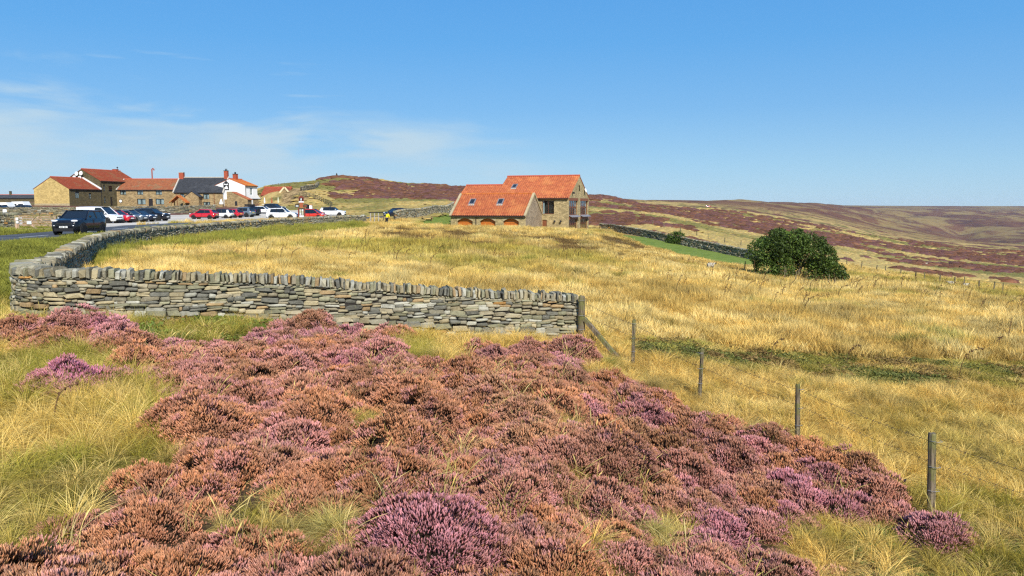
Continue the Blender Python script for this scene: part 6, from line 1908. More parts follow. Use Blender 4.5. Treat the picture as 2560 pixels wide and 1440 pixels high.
def sprig_cluster(rs, n, size, hgt, wid, leafy=0.35):
    """upright heather shoots: stem, leafy lower part, thick flowering spike of little bells"""
    V = []; F = []; Cc = []
    for b in range(n):
        r = size * math.sqrt(rs.random()); a = rs.uniform(0, 2 * math.pi)
        x0, y0 = r * math.cos(a), r * math.sin(a)
        h = hgt * rs.uniform(.6, 1.12); w = wid * rs.uniform(.75, 1.25)
        lx, ly = rs.gauss(0, .22) + x0 / size * .25, rs.gauss(0, .22) + y0 / size * .25
        tone = rs.uniform(.55, 1.35); hue = rs.random()
        fc = np.array((tone * (1.0 + .10 * hue), tone * (.94 + .10 * (1 - hue)), tone * (.90 + .25 * (1 - hue))))
        gc = np.array((.20, .19, .11)) * rs.uniform(.5, 1.3)  # stem colour, taken darker to paint shade low between the shoots
        prof = [(0, .25, gc), (.34, .55, gc * .8 + fc * .2), (.45, .95, fc * .85), (.62, 1.1, fc), (.82, .85, fc * 1.05), (1.0, .12, fc * 1.12)]
        i0 = len(V); k = 4; tw = rs.uniform(0, 1.5)
        for q, (t, rr, c) in enumerate(prof):
            for j in range(k):
                aa = tw + q * .7 + 2 * math.pi * j / k
                rj = w / 2 * rr * rs.uniform(.75, 1.25)
                V.append((x0 + lx * h * t + rj * math.cos(aa), y0 + ly * h * t + rj * math.sin(aa), h * t))
                Cc.append(tuple(c * rs.uniform(.85, 1.15)))
        for q in range(len(prof) - 1):
            for j in range(k):
                a_ = i0 + q * k + j; b_ = i0 + q * k + (j + 1) % k
                F.append((a_, b_, b_ + k, a_ + k))
    return mesh_np('heather_shoots', V, F, M['sprig'], np.array(Cc))
def leaf_cluster(rs, n, size, hgt, ls):
    """low leafy undergrowth"""
    V = []; F = []; Cc = []
    for b in range(n):
        r = size * math.sqrt(rs.random()); a = rs.uniform(0, 6.283)
        p = np.array((r * math.cos(a), r * math.sin(a), hgt * rs.uniform(.1, 1.0) * (1 - .5 * (r / size) ** 2)))
        d = np.array((rs.gauss(0, 1), rs.gauss(0, 1), rs.gauss(.35, .6))); d /= np.linalg.norm(d)
        e = np.cross(d, (rs.gauss(0, 1), rs.gauss(0, 1), rs.gauss(0, 1))); e /= np.linalg.norm(e)
        l = ls * rs.uniform(.6, 1.3); w = l * .42
        i0 = len(V)
        for q in (p, p + d * l * .5 + e * w, p + d * l, p + d * l * .5 - e * w): V.append(tuple(q))
        t = rs.uniform(.6, 1.35)
        Cc += [(t, t, t * rs.uniform(.7, 1.1))] * 4
        F.append((i0, i0 + 1, i0 + 2, i0 + 3))
    return mesh_np('leaf_cluster', V, F, M['foliage'], np.array(Cc))
def stalk(rs, h, bend, heads, rad=.017):
    """dead flower stalk: bent stem with dry seed heads near the tip"""
    m = MB(); pts = []
    la = rs.uniform(-.5, .5); n = 7
    for i in range(n + 1):
        t = i / n
        pts.append((math.cos(la) * bend * h * t ** 4.5, math.sin(la) * bend * h * t ** 4.5, h * (t - .35 * bend * t ** 6)))
    m.tube(pts, [rad * (1 - .65 * i / n) + .002 for i in range(n + 1)], 4)
    for k in range(heads):
        t = rs.uniform(.62, 1.0); i = min(n - 1, int(t * n)); p = Vector(pts[i]).lerp(Vector(pts[i + 1]), t * n - i)
        d = Vector((rs.gauss(.4, .6), rs.gauss(0, .6), rs.uniform(-.3, .5))).normalized() * rs.uniform(.03, .08)
        m.tube([p, p + d], [.005, .004], 3, False)
        m.lathe(p + d, [(.005, -.02), (.015, -.008), (.016, .008), (.005, .024)], 5)
    me = bpy.data.meshes.new('dead_stalk'); me.from_pydata(m.v, [], m.f); me.materials.append(M['stalk'])
    return me
k_ = NT('dead_stalk_fibre', 0.9, 0.1); M['stalk'] = k_.col(k_.mix(k_.noise(k_.pos(), 9, 3), (0.055, 0.030, 0.015), (0.17, 0.095, 0.045)))
k_ = NT('shaded_heather_twigs', 0.95, 0.05); M['twig_shade'] = k_.col(k_.mix(k_.noise(k_.pos(), 25, 4), (0.020, 0.013, 0.009), (0.075, 0.045, 0.028)))  # near-black brown: paints the shade inside the bushes, seen between shoots
def dome(rs):
    V = []; F = []; n, mth = 10, 4
    for i in range(mth + 1):
        th = (math.pi / 2) * i / mth
        for k in range(n):
            a = 2 * math.pi * k / n; rr = math.cos(th) * rs.uniform(.86, 1.0)
            V.append((rr * math.cos(a), rr * math.sin(a), math.sin(th) * rs.uniform(.86, 1.0) - .02))
    for i in range(mth):
        for k in range(n):
            a = i * n + k; b = i * n + (k + 1) % n; F.append((a, b, b + n, a + n))
    return mesh_np('shaded_twig_core', V, F, M['twig_shade'])

def realise(name, templates, P, rot, scl, idx, col, mat):
    """the same planting as one ordinary mesh"""
    A_ = []
    for t in templates:
        V = np.empty(len(t.vertices) * 3, np.float32); t.vertices.foreach_get('co', V)
        F = np.empty(len(t.loops), np.int32); t.loops.foreach_get('vertex_index', F)
        cc = np.empty(len(t.vertices) * 4, np.float32); t.attributes['col'].data.foreach_get('color', cc)
        A_.append((V.reshape(-1, 3), F.reshape(-1, 4), cc.reshape(-1, 4)[:, :3]))
    Vs = []; Fs = []; Cs = []; nb = 0
    for p, r, s, i, c in zip(P, rot, scl, idx, col):
        V, F, cc = A_[i]
        m = np.array(Euler(tuple(r)).to_matrix())
        Vs.append((V * np.asarray(s)) @ m.T + np.asarray(p)); Fs.append(F + nb); Cs.append(cc * np.asarray(c)); nb += len(V)
    return mesh_np(name, np.concatenate(Vs), np.concatenate(Fs), mat, np.concatenate(Cs))
rs = random.Random(5)
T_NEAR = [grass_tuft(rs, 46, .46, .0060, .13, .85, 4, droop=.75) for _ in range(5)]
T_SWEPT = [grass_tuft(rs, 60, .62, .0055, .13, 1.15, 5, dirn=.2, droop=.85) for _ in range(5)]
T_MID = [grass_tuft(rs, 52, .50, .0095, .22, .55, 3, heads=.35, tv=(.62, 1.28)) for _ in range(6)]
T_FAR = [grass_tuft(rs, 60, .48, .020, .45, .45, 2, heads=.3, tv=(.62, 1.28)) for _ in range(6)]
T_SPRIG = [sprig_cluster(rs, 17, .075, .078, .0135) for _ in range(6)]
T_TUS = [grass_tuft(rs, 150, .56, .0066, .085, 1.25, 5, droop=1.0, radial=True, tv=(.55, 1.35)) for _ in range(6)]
T_BARE = [grass_tuft(rs, 26, .13, .0045, .08, .7, 2) for _ in range(3)]
T_LEAF = [leaf_cluster(rs, 46, .17, .16, .055) for _ in range(4)]
T_CORE = [dome(rs) for _ in range(3)]

def frustum_ok(x, y, z, mu=380, mv=260):
    u, v = proj(x, y, z)
    return (u > -mu) & (u < 2560 + mu) & (v < 1440 + mv) & (y > 2.5)
def blocked(x, y):
    """no plants on the road, in the car park, in walls or under buildings"""
    b = np.abs(sd_line(x, y, ROAD_C)) < 3.05
    b |= inpoly(x, y, PARK)
    for w in (MAIN_WALL, ROAD_WALL): b |= np.abs(sd_line(x, y, w)) < .30
    b |= (y > 114) & (x > -11) & (x < 22) & (y < 140)
    return b
def rnd(n): return RNG.random(n)
GOLD = np.array((0.72, 0.495, 0.145)); PALE = np.array((0.86, 0.655, 0.260)); OCHRE = np.array((0.50, 0.320, 0.080)); OLIVE = np.array((0.43, 0.345, 0.062)); GREEN = np.array((0.24, 0.260, 0.042)); BROWN = np.array((0.24, 0.145, 0.050))
def lerp(a, b, t): return a * (1 - t[:, None]) + b * t[:, None]
def grass_colour(x, y, z):
    """tint and height factor of the grass at a place"""
    u, v = proj(x, y, z)
    n1 = fbm(x, y, .16, 4, 61); n2 = fbm(x, y, .9, 3, 62); n3 = fbm(x, y, .07, 3, 63)
    c = lerp(np.tile(GOLD, (len(x), 1)), PALE, sstep(.45, .70, n2))
    c = lerp(c, OCHRE, sstep(.52, .70, n1) * .55)
    c = lerp(c, OLIVE, sstep(.60, .74, n3) * .75)
    c = lerp(c, GREEN * 1.1, sstep(.66, .76, fbm(x, y, .45, 3, 64)) * .55)
    h = .80 + .5 * n1 + .3 * (n2 - .5)
    # greener lush strips: roadside of the wall, inside the road wall, round the near left grass, fence line
    inside = inpoly(x, y, _FIELD_POLY)
    g = np.zeros(len(x))
    band = inside & inpoly(u, v, [(380, 575), (560, 560), (760, 556), (900, 556), (930, 572), (760, 592), (620, 612), (470, 622), (330, 640), (240, 690), (200, 690), (240, 645)])
    g = np.maximum(g, band * (.55 + .8 * (n2 - .3)))
    verge = (~inside) & (x < -9) & (y > 16.5) & (y < 75)
    g = np.maximum(g, verge * .85)
    near = (y < 19) & (x < -1.5)
    g = np.maximum(g, near * (.18 + sstep(.46, .68, fbm(x, y, .55, 3, 70)) * .55))
    right = (y < 12) & (x > 3)
    g = np.maximum(g, right * sstep(.48, .66, fbm(x, y, .5, 3, 71)) * .6)
    strip_ = inpoly(u, v, [(1480, 840), (1700, 852), (1900, 880), (2200, 900), (2560, 905), (2700, 960), (2560, 985), (2200, 965), (1900, 935), (1600, 905), (1480, 890)])
    g = np.maximum(g, strip_ * sstep(.42, .66, n2) * .55)
    c = lerp(c, OLIVE, np.clip(g * 1.6, 0, 1)); c = lerp(c, GREEN, np.clip(g * 1.5 - .5, 0, 1))
    h = h * np.where(strip_, .35, 1.0) * np.where(verge, .62, 1.0) * np.where(band, 1.25, 1.0)
    mound = inpoly(u, v, [(940, 570), (1100, 572), (1300, 582), (1560, 592), (1620, 622), (1520, 650), (1350, 632), (1150, 618), (940, 600)]) & (y > 55)
    mw = mound * sstep(.38, .58, fbm(x, y, .35, 3, 40))
    c = lerp(c, BROWN, mw * .95); h = h * (1 - .65 * mw)
    return c, h
def scatter_grass(name, label, box, n, templates, size, extra=None, rotz=True, hmul=1.0, wmul=1.0, bright=1.12, clump=.7):
    x0, x1, y0, y1 = box
    # even cover as seen: y sampled between uniform and 1/y^2
    y = y0 + (y1 - y0) * rnd(n)
    x = x0 + (x1 - x0) * rnd(n)
    z = gz(x, y)
    ok = frustum_ok(x, y, z + .3) & ~blocked(x, y)
    if extra is not None: ok &= extra(x, y, z)
    x, y, z = x[ok], y[ok], z[ok]
    c, h = grass_colour(x, y, z)
    c = c * (.86 + .30 * rnd(len(x)))[:, None] * bright
    h = h * (.30 + 1.35 * fbm(x, y, clump, 2, 66)) * np.where((y > 58) & (x / np.maximum(y, 1) > .13) & (x / np.maximum(y, 1) < .33), .55, 1)
    c = c * (.78 + .42 * sstep(.3, .7, fbm(x, y, clump * 1.3, 2, 67)))[:, None]
    s = size * (.75 + .5 * rnd(len(x)))
    rot = np.stack([RNG.normal(0, .06, len(x)), RNG.normal(0, .06, len(x)), rnd(len(x)) * 6.283 if rotz else RNG.normal(0, .7, len(x))], 1)
    scl = np.stack([s * wmul, s * wmul, s * h * hmul], 1)
    return scatter(name, label, 'grass', templates, np.stack([x, y, z - .015], 1), rot, scl, RNG.integers(0, len(templates), len(x)), c)
def not_heather(x, y, z): return ~in_heather(x, y, z)
def lawn_out(x, y, z):
    u, v = proj(x, y, z)
    l = inpoly(u, v, [(1540, 586), (1700, 600), (1890, 640), (1890, 665), (1780, 655), (1620, 618)]) & (y > 75)
    l |= inpoly(u, v, [(1040, 555), (1135, 528), (1135, 566), (1060, 566)]) & (y > 100)
    return ~l
QD = 1.0
left_near = lambda x, y, z: not_heather(x, y, z) & (x < 2.2)
right_near = lambda x, y, z: not_heather(x, y, z) & (x >= 1.2)
scatter_grass('near_grass', 'short undergrowth of yellow green grass at the near left', (-14, 2.5, 3.5, 19.6), int(9000 * QD), T_NEAR, .8, left_near, hmul=.5, bright=.55, clump=1.9)  # tint lowered to paint the dark gaps between the tussocks
scatter_grass('near_grass', 'short undergrowth of straw grass along the wire fence at the near right', (1.2, 16, 6.0, 22), int(12000 * QD), T_NEAR, .8, right_near, hmul=.5, bright=.62, clump=1.9)  # darkened tint again stands in for shade under the tussocks
def tussocks(name, label, box, n, test, spacing, seed, lean_to):
    r_ = np.random.default_rng(seed); x0, x1, y0, y1 = box
    cand = np.stack([r_.uniform(x0, x1, n), r_.uniform(y0, y1, n)], 1); cell = {}; keep = []
    for x, y in cand:
        k = (int(x // spacing), int(y // spacing)); bad = False
        for i in (-1, 0, 1):
            for j in (-1, 0, 1):
                for q in cell.get((k[0] + i, k[1] + j), ()):
                    if (q[0] - x) ** 2 + (q[1] - y) ** 2 < spacing * spacing: bad = True
        if not bad: cell.setdefault(k, []).append((x, y)); keep.append((x, y))
    P = np.array(keep); x, y = P[:, 0], P[:, 1]; z = gz(x, y)
    ok = frustum_ok(x, y, z + .3, 420, 400) & ~blocked(x, y) & test(x, y, z)
    x, y, z = x[ok], y[ok], z[ok]
    c, h = grass_colour(x, y, z)
    w = r_.random(len(x))
    c = lerp(c, PALE * 1.05, sstep(.62, .9, w) * .8); c = lerp(c, OLIVE * .75, sstep(.25, .05, w) * .7)
    c = c * (.74 + .52 * r_.random(len(x)))[:, None] * np.array((1.27, 1.2, 1.02))
    s = (.38 + .62 * fbm(x, y, .8, 2, 68)) * (.72 + .28 * sstep(6, 12, y)) * (.7 + .6 * r_.random(len(x)))
    rot = np.stack([r_.normal(0, .12, len(x)), r_.normal(lean_to, .16, len(x)), r_.normal(0, .5, len(x))], 1)
    return scatter(name, label, 'grass', T_TUS, np.stack([x, y, z - .02], 1), rot, np.stack([s * 1.15, s * 1.15, s * (.7 + .4 * h)], 1), r_.integers(0, len(T_TUS), len(x)), c)
tussocks('grass_tussocks', 'long yellow grass tussocks sweeping between the heather at the near left', (-15, 2.5, 3.5, 19.6), 40000, left_near, .17, 5, .32)
DITCH = [(1560, 855), (1700, 850), (1900, 872), (2200, 895), (2600, 905), (2700, 962), (2560, 975), (2200, 955), (1960, 938), (1850, 912), (1600, 895)]
def right_clear(x, y, z):
    u, v = proj(x, y, z)
    return right_near(x, y, z) & ~(inpoly(u, v, DITCH) & (fbm(x, y, .7, 2, 99) > .40))
tussocks('grass_tussocks', 'long straw grass tussocks along the wire fence at the near right', (1.2, 17, 6.0, 23), 60000, right_clear, .19, 6, .25)
T_WISP = [grass_tuft(rs, 7, .42, .0055, .05, .9, 5, droop=.6, heads=.6, tv=(.7, 1.3)) for _ in range(4)]
n_ = 2600
x_ = -12 + 25 * rnd(n_); y_ = 4 + 15 * rnd(n_); z_ = gz(x_, y_)
ok_ = in_heather(x_, y_, z_) & (fbm(x_, y_, .9, 2, 101) > .52)
x_, y_, z_ = x_[ok_], y_[ok_], z_[ok_]
scatter('grass_wisps', 'thin straw grass wisps growing up through the heather', 'grass', T_WISP, np.stack([x_, y_, z_ + .08], 1), np.stack([0 * x_, 0 * x_ + .1, rnd(len(x_)) * 6.28], 1), np.stack([.9 + .5 * rnd(len(x_))] * 3, 1), RNG.integers(0, 4, len(x_)), lerp(np.tile(PALE, (len(x_), 1)), OLIVE, rnd(len(x_)) * .8))
tussocks('field_tussocks', 'coarse golden grass tussocks of the field nearest the near wall', (-26, 30, 19.5, 44), 30000, lambda x, y, z: (inpoly(x, y, _FIELD_POLY) | (x > 1.5)) & ((y > 22.5) | (x < 2)), .42, 16, .2)
scatter_grass('field_grass', 'golden dry grass of the field behind the near wall', (-34, 34, 19, 46), int(52000 * QD), T_MID, 1.0, lambda x, y, z: (sd_line(x, y, MAIN_WALL) > -99) & ((y > 21.5) | (x < 2)) & (inpoly(x, y, _FIELD_POLY) | (x > 1.5) | (x < -9)))
scatter_grass('far_field_grass', 'golden dry grass running up to the house and the field brow', (-62, 62, 44, 114), int(42000 * QD), T_FAR, 1.0, lawn_out)

# ------------------------------------------------------------------ heather
PINK = np.array((0.68, 0.325, 0.345)); ROSE = np.array((0.60, 0.290, 0.230)); RUST = np.array((0.60, 0.285, 0.125)); TAN = np.array((0.66, 0.375, 0.195)); DUSK = np.array((0.30, 0.170, 0.080)); PURP = np.array((0.58, 0.225, 0.310))
def bushes(x0, x1, y0, y1, rmin, tries, test, seed):
    r_ = np.random.default_rng(seed); pts = []
    cell = {}
    for _ in range(tries):
        x = r_.uniform(x0, x1); y = r_.uniform(y0, y1)
        R_ = rmin * (.60 + 1.05 * r_.random() ** 1.6)
        k = (int(x / .8), int(y / .8)); bad = False
        for i in (-1, 0, 1):
            for j in (-1, 0, 1):
                for q in cell.get((k[0] + i, k[1] + j), ()):
                    if (q[0] - x) ** 2 + (q[1] - y) ** 2 < ((q[2] + R_) * .56) ** 2: bad = True; break
        if bad: continue
        cell.setdefault(k, []).append((x, y, R_)); pts.append((x, y, R_))
    P = np.array(pts); z = gz(P[:, 0], P[:, 1])
    ok = test(P[:, 0], P[:, 1], z) & frustum_ok(P[:, 0], P[:, 1], z, 420, 420)
    return P[ok], z[ok]
def heather_colour(x, y, r_):
    u, v = proj(x, y, gz(x, y))
    a = fbm(x, y, .55, 4, 81) + .20 * (r_.random(len(x)) - .5)
    b = fbm(x, y, .9, 3, 82) + .28 * (r_.random(len(x)) - .5)
    right = sstep(1350, 2100, u) * .10 + sstep(960, 840, v) * .09 - .035
    c = lerp(np.tile(RUST, (len(x), 1)), TAN, sstep(.45, .65, b))
    c = lerp(c, ROSE, sstep(.46, .58, a + right))
    c = lerp(c, PINK, sstep(.57, .66, a + right) * .9)
    c = lerp(c, PURP, sstep(.62, .72, b + right) * .7)
    c = lerp(c, DUSK, (r_.random(len(x)) > .80) * .75)
    c = c * .78 + np.array((0.54, 0.265, 0.150)) * .22
    c = c * (.78 + .40 * r_.random(len(x)))[:, None]
    return c
def plant_heather(name, label, P, z, seed, hfac=.76, col=None, kind='stuff', cat='heather', shoots=1.0):
    r_ = np.random.default_rng(seed)
    hc = heather_colour(P[:, 0], P[:, 1], r_) if col is None else np.tile(np.array(col), (len(P), 1))
    QP = []; QR = []; QS = []; QI = []; QC = []
    for (x, y, R_), zz, c in zip(P, z, hc):
        H_ = R_ * hfac * r_.uniform(.85, 1.35)
        d = math.hypot(x, y)
        step = .066 if d < 8.5 else (.074 if d < 11 else .088)
        n = int(2.2 * math.pi * R_ * R_ * (1 + .9 * hfac) / (step * step) * .64 * shoots)
        th = r_.uniform(0, 6.283, n); cz = r_.uniform(.06, 1.0, n)      # area-even on the dome
        sn = np.sqrt(1 - cz * cz)
        lob = 1 + .14 * np.sin(th * 3 + x * 7) + .10 * np.sin(th * 5 + y * 9)
        rr = r_.uniform(.90, 1.06, n) * lob
        px = x + R_ * sn * np.cos(th) * rr; py = y + R_ * sn * np.sin(th) * rr
        pz = zz - .08 + H_ * cz * rr + .02
        pz = np.maximum(pz, gz(px, py) - .04)
        QP.append(np.stack([px, py, pz - .055], 1))
        tl = .75 * sn * r_.uniform(.6, 1.2, n)
        QR.append(np.stack([-tl * np.sin(th) * -1 * -1, tl * np.cos(th), np.zeros(n)], 1))
        s = (.84 if d < 8.5 else (.95 if d < 11 else 1.12)) * r_.uniform(.75, 1.2, n)
        QS.append(np.stack([s, s, s], 1))
        QI.append(r_.integers(0, len(T_SPRIG), n))
        t = r_.uniform(.82, 1.18, (n, 1))
        cc = np.tile(c, (n, 1)) * t
        mixn = sstep(.45, .72, fbm(px, py, 3.4, 2, 90))[:, None] * .65
        cc = cc * (1 - mixn) + np.array((0.56, 0.285, 0.175)) * mixn
        tip = (sstep(.62, .70, fbm(px, py, 5.5, 2, 91)) * .45)[:, None]
        cc = cc * (1 - tip) + PINK * 1.05 * tip
        QC.append(cc)
    if kind != 'stuff':
        x0, y0 = P[:, 0].mean(), P[:, 1].mean(); z0 = g1(x0, y0); org = np.array((x0, y0, z0))
        rt = empty(name, org, 0, label, cat)
        link('shoots', realise('shoots', T_SPRIG, np.concatenate(QP) - org, np.concatenate(QR), np.concatenate(QS), np.concatenate(QI), np.concatenate(QC), M['sprig_real']), rt)
        m_ = MB()
        for (x, y, R_), zz in zip(P, z): m_.lathe((x - x0, y - y0, zz - z0 - .05), [(R_ * .86, 0), (R_ * .78, R_ * hfac * .45), (R_ * .4, R_ * hfac * .78), (R_ * .05, R_ * hfac * .84)], 9)
        m_.build('shaded_stem_core', M['twig_shade'], rt)['kind'] = 'stuff'
        return rt
    root = scatter(name, label, cat, T_SPRIG, np.concatenate(QP), np.concatenate(QR), np.concatenate(QS), np.concatenate(QI), np.concatenate(QC), kind)
    n = len(P)
    S_ = np.stack([P[:, 2] * .86, P[:, 2] * .86, P[:, 2] * hfac * .68], 1)
    core = scatter('shaded_stem_core', None, None, T_CORE, np.stack([P[:, 0], P[:, 1], z - .05], 1), np.stack([0 * z, 0 * z, RNG.random(n) * 6.28], 1), S_, RNG.integers(0, 3, n), np.ones((n, 3)), 'stuff', root)  # solid dark domes standing in for the shaded inside of each bush
    return root
def hbed(x, y, z): return in_heather(x, y, z) & (np.abs(sd_line(x, y, MAIN_WALL)) > .5)
HP, HZ = bushes(-15, 14, 3.0, 19.3, .36, 26000, hbed, 3)
print('heather bushes', len(HP))
plant_heather('heather_bed', 'bed of flowering and rust brown heather filling the foreground', HP, HZ, 7)
def col_mat(name, rough, trans):
    k = NT(name, rough, 0.15); c = k.attr('col'); k.set(k.b.inputs['Base Color'], c)
    out = [n for n in k.t.nodes if n.type == 'OUTPUT_MATERIAL'][0]
    tr = k.n('ShaderNodeBsdfTranslucent'); k.set(tr.inputs['Color'], c); mx = k.n('ShaderNodeMixShader'); mx.inputs[0].default_value = trans
    k.t.links.new(k.b.outputs[0], mx.inputs[1]); k.t.links.new(tr.outputs[0], mx.inputs[2]); k.t.links.new(mx.outputs[0], out.inputs[0])
    return k.m
M['sprig_real'] = col_mat('heather_shoot', 0.8, 0.15)
M['grass_real'] = col_mat('tussock_blade', 0.75, 0.25)
# single heather plants standing clear of the bed
def lone_heather(u, v, R_, col, label, hf=.62):
    Y = 8.0
    for _ in range(30):
        x = (u - 1280) / FPX * Y; z = g1(x, Y)
        Y = max(3, Y + ((z - EZ) / ratio(v) - Y) * .7)
    P = []; r_ = random.Random(int(u))
    for k in range(max(1, int(R_ * 7))):
        a = r_.uniform(0, 6.28); q = R_ * r_.uniform(0, .75)
        P.append((x + q * 1.25 * math.cos(a), Y + q * .7 * math.sin(a), R_ * r_.uniform(.42, .62)))
    P = np.array(P)
    o = plant_heather('heather_bush', label, P, gz(P[:, 0], P[:, 1]), int(u), hf, col, None, 'heather')
    o['group'] = 'heather bushes standing clear of the bed'
    return o
lone_heather(150, 962, .80, PURP * 1.0, 'lone purple heather bush in the yellow grass at left', .75)
lone_heather(1160, 852, .28, PINK * .9, 'small pink heather tuft at the foot of the near wall', .8)
lone_heather(2120, 1440, .34, TAN, 'small tan heather bush in the grass at the lower right', .7)
lone_heather(1690, 1420, .55, ROSE, 'rose heather bush right of the dark hollow at the bottom edge', .7)
# grey dead bush and pale grass tussocks in the bed
T_TUSSOCK = [grass_tuft(random.Random(77), 260, .62, .0055, .10, 1.25, 5, droop=.95)]
T_GREY = [grass_tuft(random.Random(78), 420, .34, .0045, .26, .8, 3, droop=.3)]
def tussock(u, v, s, col, label, name='grass_tussock', T=T_TUSSOCK, cat='grass tuft'):
    Y = 8.0
    for _ in range(30):
        x = (u - 1280) / FPX * Y; z = g1(x, Y)
        Y = max(3, Y + ((z - EZ) / ratio(v) - Y) * .7)
    o = link(name, realise(name, T, [(0, 0, 0)] * 3, [(0, 0, 0), (.1, 0, 2), (0, .1, 4)], [(s, s, s)] * 3, [0] * 3, [col, [q * .85 for q in col], col], M['grass_real']))
    o.location = (x, Y, z)
    tag(o, label, cat)
    return o
tussock(812, 1345, .75, (0.66, .55, .17), 'round pale yellow grass tussock among the heather, bottom centre left')
tussock(1655, 1345, .62, (0.60, .52, .17), 'yellow grass tussock in the gap of the heather, bottom centre right')
tussock(850, 1190, .75, (0.58, .40, .15), 'sparse tall tawny grass tuft in the middle of the heather')
tussock(1030, 1150, 1.0, (0.16, .125, .085), 'grey brown dead heather bush in the middle of the bed', 'dead_heather_bush', T_GREY, 'heather')
tussock(1085, 905, .8, (0.62, .47, .16), 'golden grass tussock at the top of the heather by the wall')
tussock(1525, 925, .9, (0.30, .30, .06), 'green rush tuft between the strut and the first fence post')
tussock(1640, 985, 1.1, (0.52, .38, .13), 'brown swept grass tussock below the first fence post')

# ------------------------------------------------------------------ leafy undergrowth strips
def leafy(name, label, poly, n, col, s0, ymax, smul=1.0, yr=(5, 40)):
    y = yr[0] + (yr[1] - yr[0]) * rnd(n); x = -16 + 42 * rnd(n); z = gz(x, y)
    u, v = proj(x, y, z + .05)
    ok = inpoly(u, v, poly) & ~blocked(x, y)
    x, y, z = x[ok], y[ok], z[ok]
    ok = rnd(len(x)) < sstep(.38, .66, fbm(x, y, .8, 3, 95)) + .05
    x, y, z = x[ok], y[ok], z[ok]
    s = s0 * (.6 + .8 * rnd(len(x)))
    c = np.tile(np.array(col), (len(x), 1)) * (.65 + .7 * rnd(len(x)))[:, None]
    c = np.where((fbm(x, y, 1.1, 3, 98) > .54)[:, None], np.array((0.26, .17, .06)) * (.6 + .8 * rnd(len(x)))[:, None], c)
    return scatter(name, label, 'undergrowth', T_LEAF, np.stack([x, y, z - .01], 1), np.stack([0 * x, 0 * x, rnd(len(x)) * 6.28], 1), np.stack([s, s, s * smul], 1), RNG.integers(0, len(T_LEAF), len(x)), c)
leafy('bilberry_strip', 'low green leafy undergrowth at the foot of the near wall', [(320, 812), (700, 800), (690, 838), (560, 868), (470, 862), (330, 838)], 60000, (0.15, .20, .035), 1.1, 20, yr=(14, 18.5))
leafy('nettle_strip', 'patchy green undergrowth along the bank beyond the wire fence', [(1590, 850), (1700, 848), (1900, 868), (2200, 890), (2600, 900), (2700, 965), (2560, 985), (2200, 965), (1960, 945), (1850, 915), (1600, 900)], 110000, (0.15, .16, .040), 1.0, 30, .7, yr=(13, 24))
leafy('leafy_patch', 'dark green leafy patch at the lower right corner', [(2130, 1330), (2600, 1280), (2700, 1500), (2100, 1500)], 40000, (0.13, .165, .035), .8, 12, .8, yr=(6, 11))
# clods and stones on the bank beyond the fence
# ------------------------------------------------------------------ dead stalks
rs = random.Random(15)
T_STALK = [stalk(rs, rs.uniform(.8, 1.25), rs.uniform(.02, .40), rs.randint(4, 9)) for _ in range(8)]
def stalk_field(name, label, poly, n, yr, s):
    y = yr[0] + (yr[1] - yr[0]) * rnd(n * 6); x = -40 + 90 * rnd(n * 6); z = gz(x, y)
    u, v = proj(x, y, z)
    ok = inpoly(u, v, poly) & ~blocked(x, y)
    ok &= rnd(len(x)) < .15 + 1.2 * sstep(.45, .7, fbm(x, y, .25, 2, 97))
    x, y, z = x[ok][:n], y[ok][:n], z[ok][:n]
    sc = s * (.55 + .65 * rnd(len(x)))
    return scatter(name, label, 'dead stalks', T_STALK, np.stack([x, y, z], 1), np.stack([RNG.normal(0, .06, len(x)), RNG.normal(.08, .07, len(x)), RNG.normal(0, .7, len(x))], 1), np.stack([sc, sc, sc], 1), RNG.integers(0, len(T_STALK), len(x)), np.ones((len(x), 3)))
stalk_field('dead_stalks', 'band of dry bent thistle stalks along the field brow at right', [(1880, 672), (2110, 690), (2300, 712), (2560, 752), (2700, 800), (2560, 830), (2300, 770), (2050, 725), (1880, 700)], 260, (34, 70), .95)
stalk_field('dead_stalks', 'scattered dry stalks standing in the golden field', [(430, 600), (900, 580), (1500, 640), (1900, 690), (2560, 800), (2560, 870), (1500, 740), (900, 690), (400, 650)], 210, (22, 75), .95)
def dead_thistle(u, v, h, k, rz, label, nh=14):
    Y = 14.0
    for _ in range(40):
        x = (u - 1280) / FPX * Y; z = g1(x, Y)
        Y = min(90, max(3, Y + ((z - EZ) / ratio(v) - Y) * .6))
    o = link('dead_thistle', stalk(random.Random(k), h, .38, nh, .011)); o.location = (x, Y, z - .02); o.rotation_euler = (0, .12, rz)
    tag(o, label, 'thistle', 'single dead thistles')
dead_thistle(2415, 958, 1.25, 3, .0, 'tall dark bent thistle skeleton beyond the last fence post')
dead_thistle(2130, 912, .75, 4, .1, 'short drooping thistle stalk right of the third fence post')
dead_thistle(1935, 905, .85, 5, .1, 'dry thistle stalk above the third fence post')
dead_thistle(2503, 885, .75, 6, .2, 'thin bent stalk near the right edge of the field')
dead_thistle(905, 668, .6, 7, .3, 'clustered brown seed head stalk in the field above the near wall')
dead_thistle(107, 1060, .62, 8, 1.0, 'thin upright dead stalk in the yellow grass below the lone purple heather', 4)

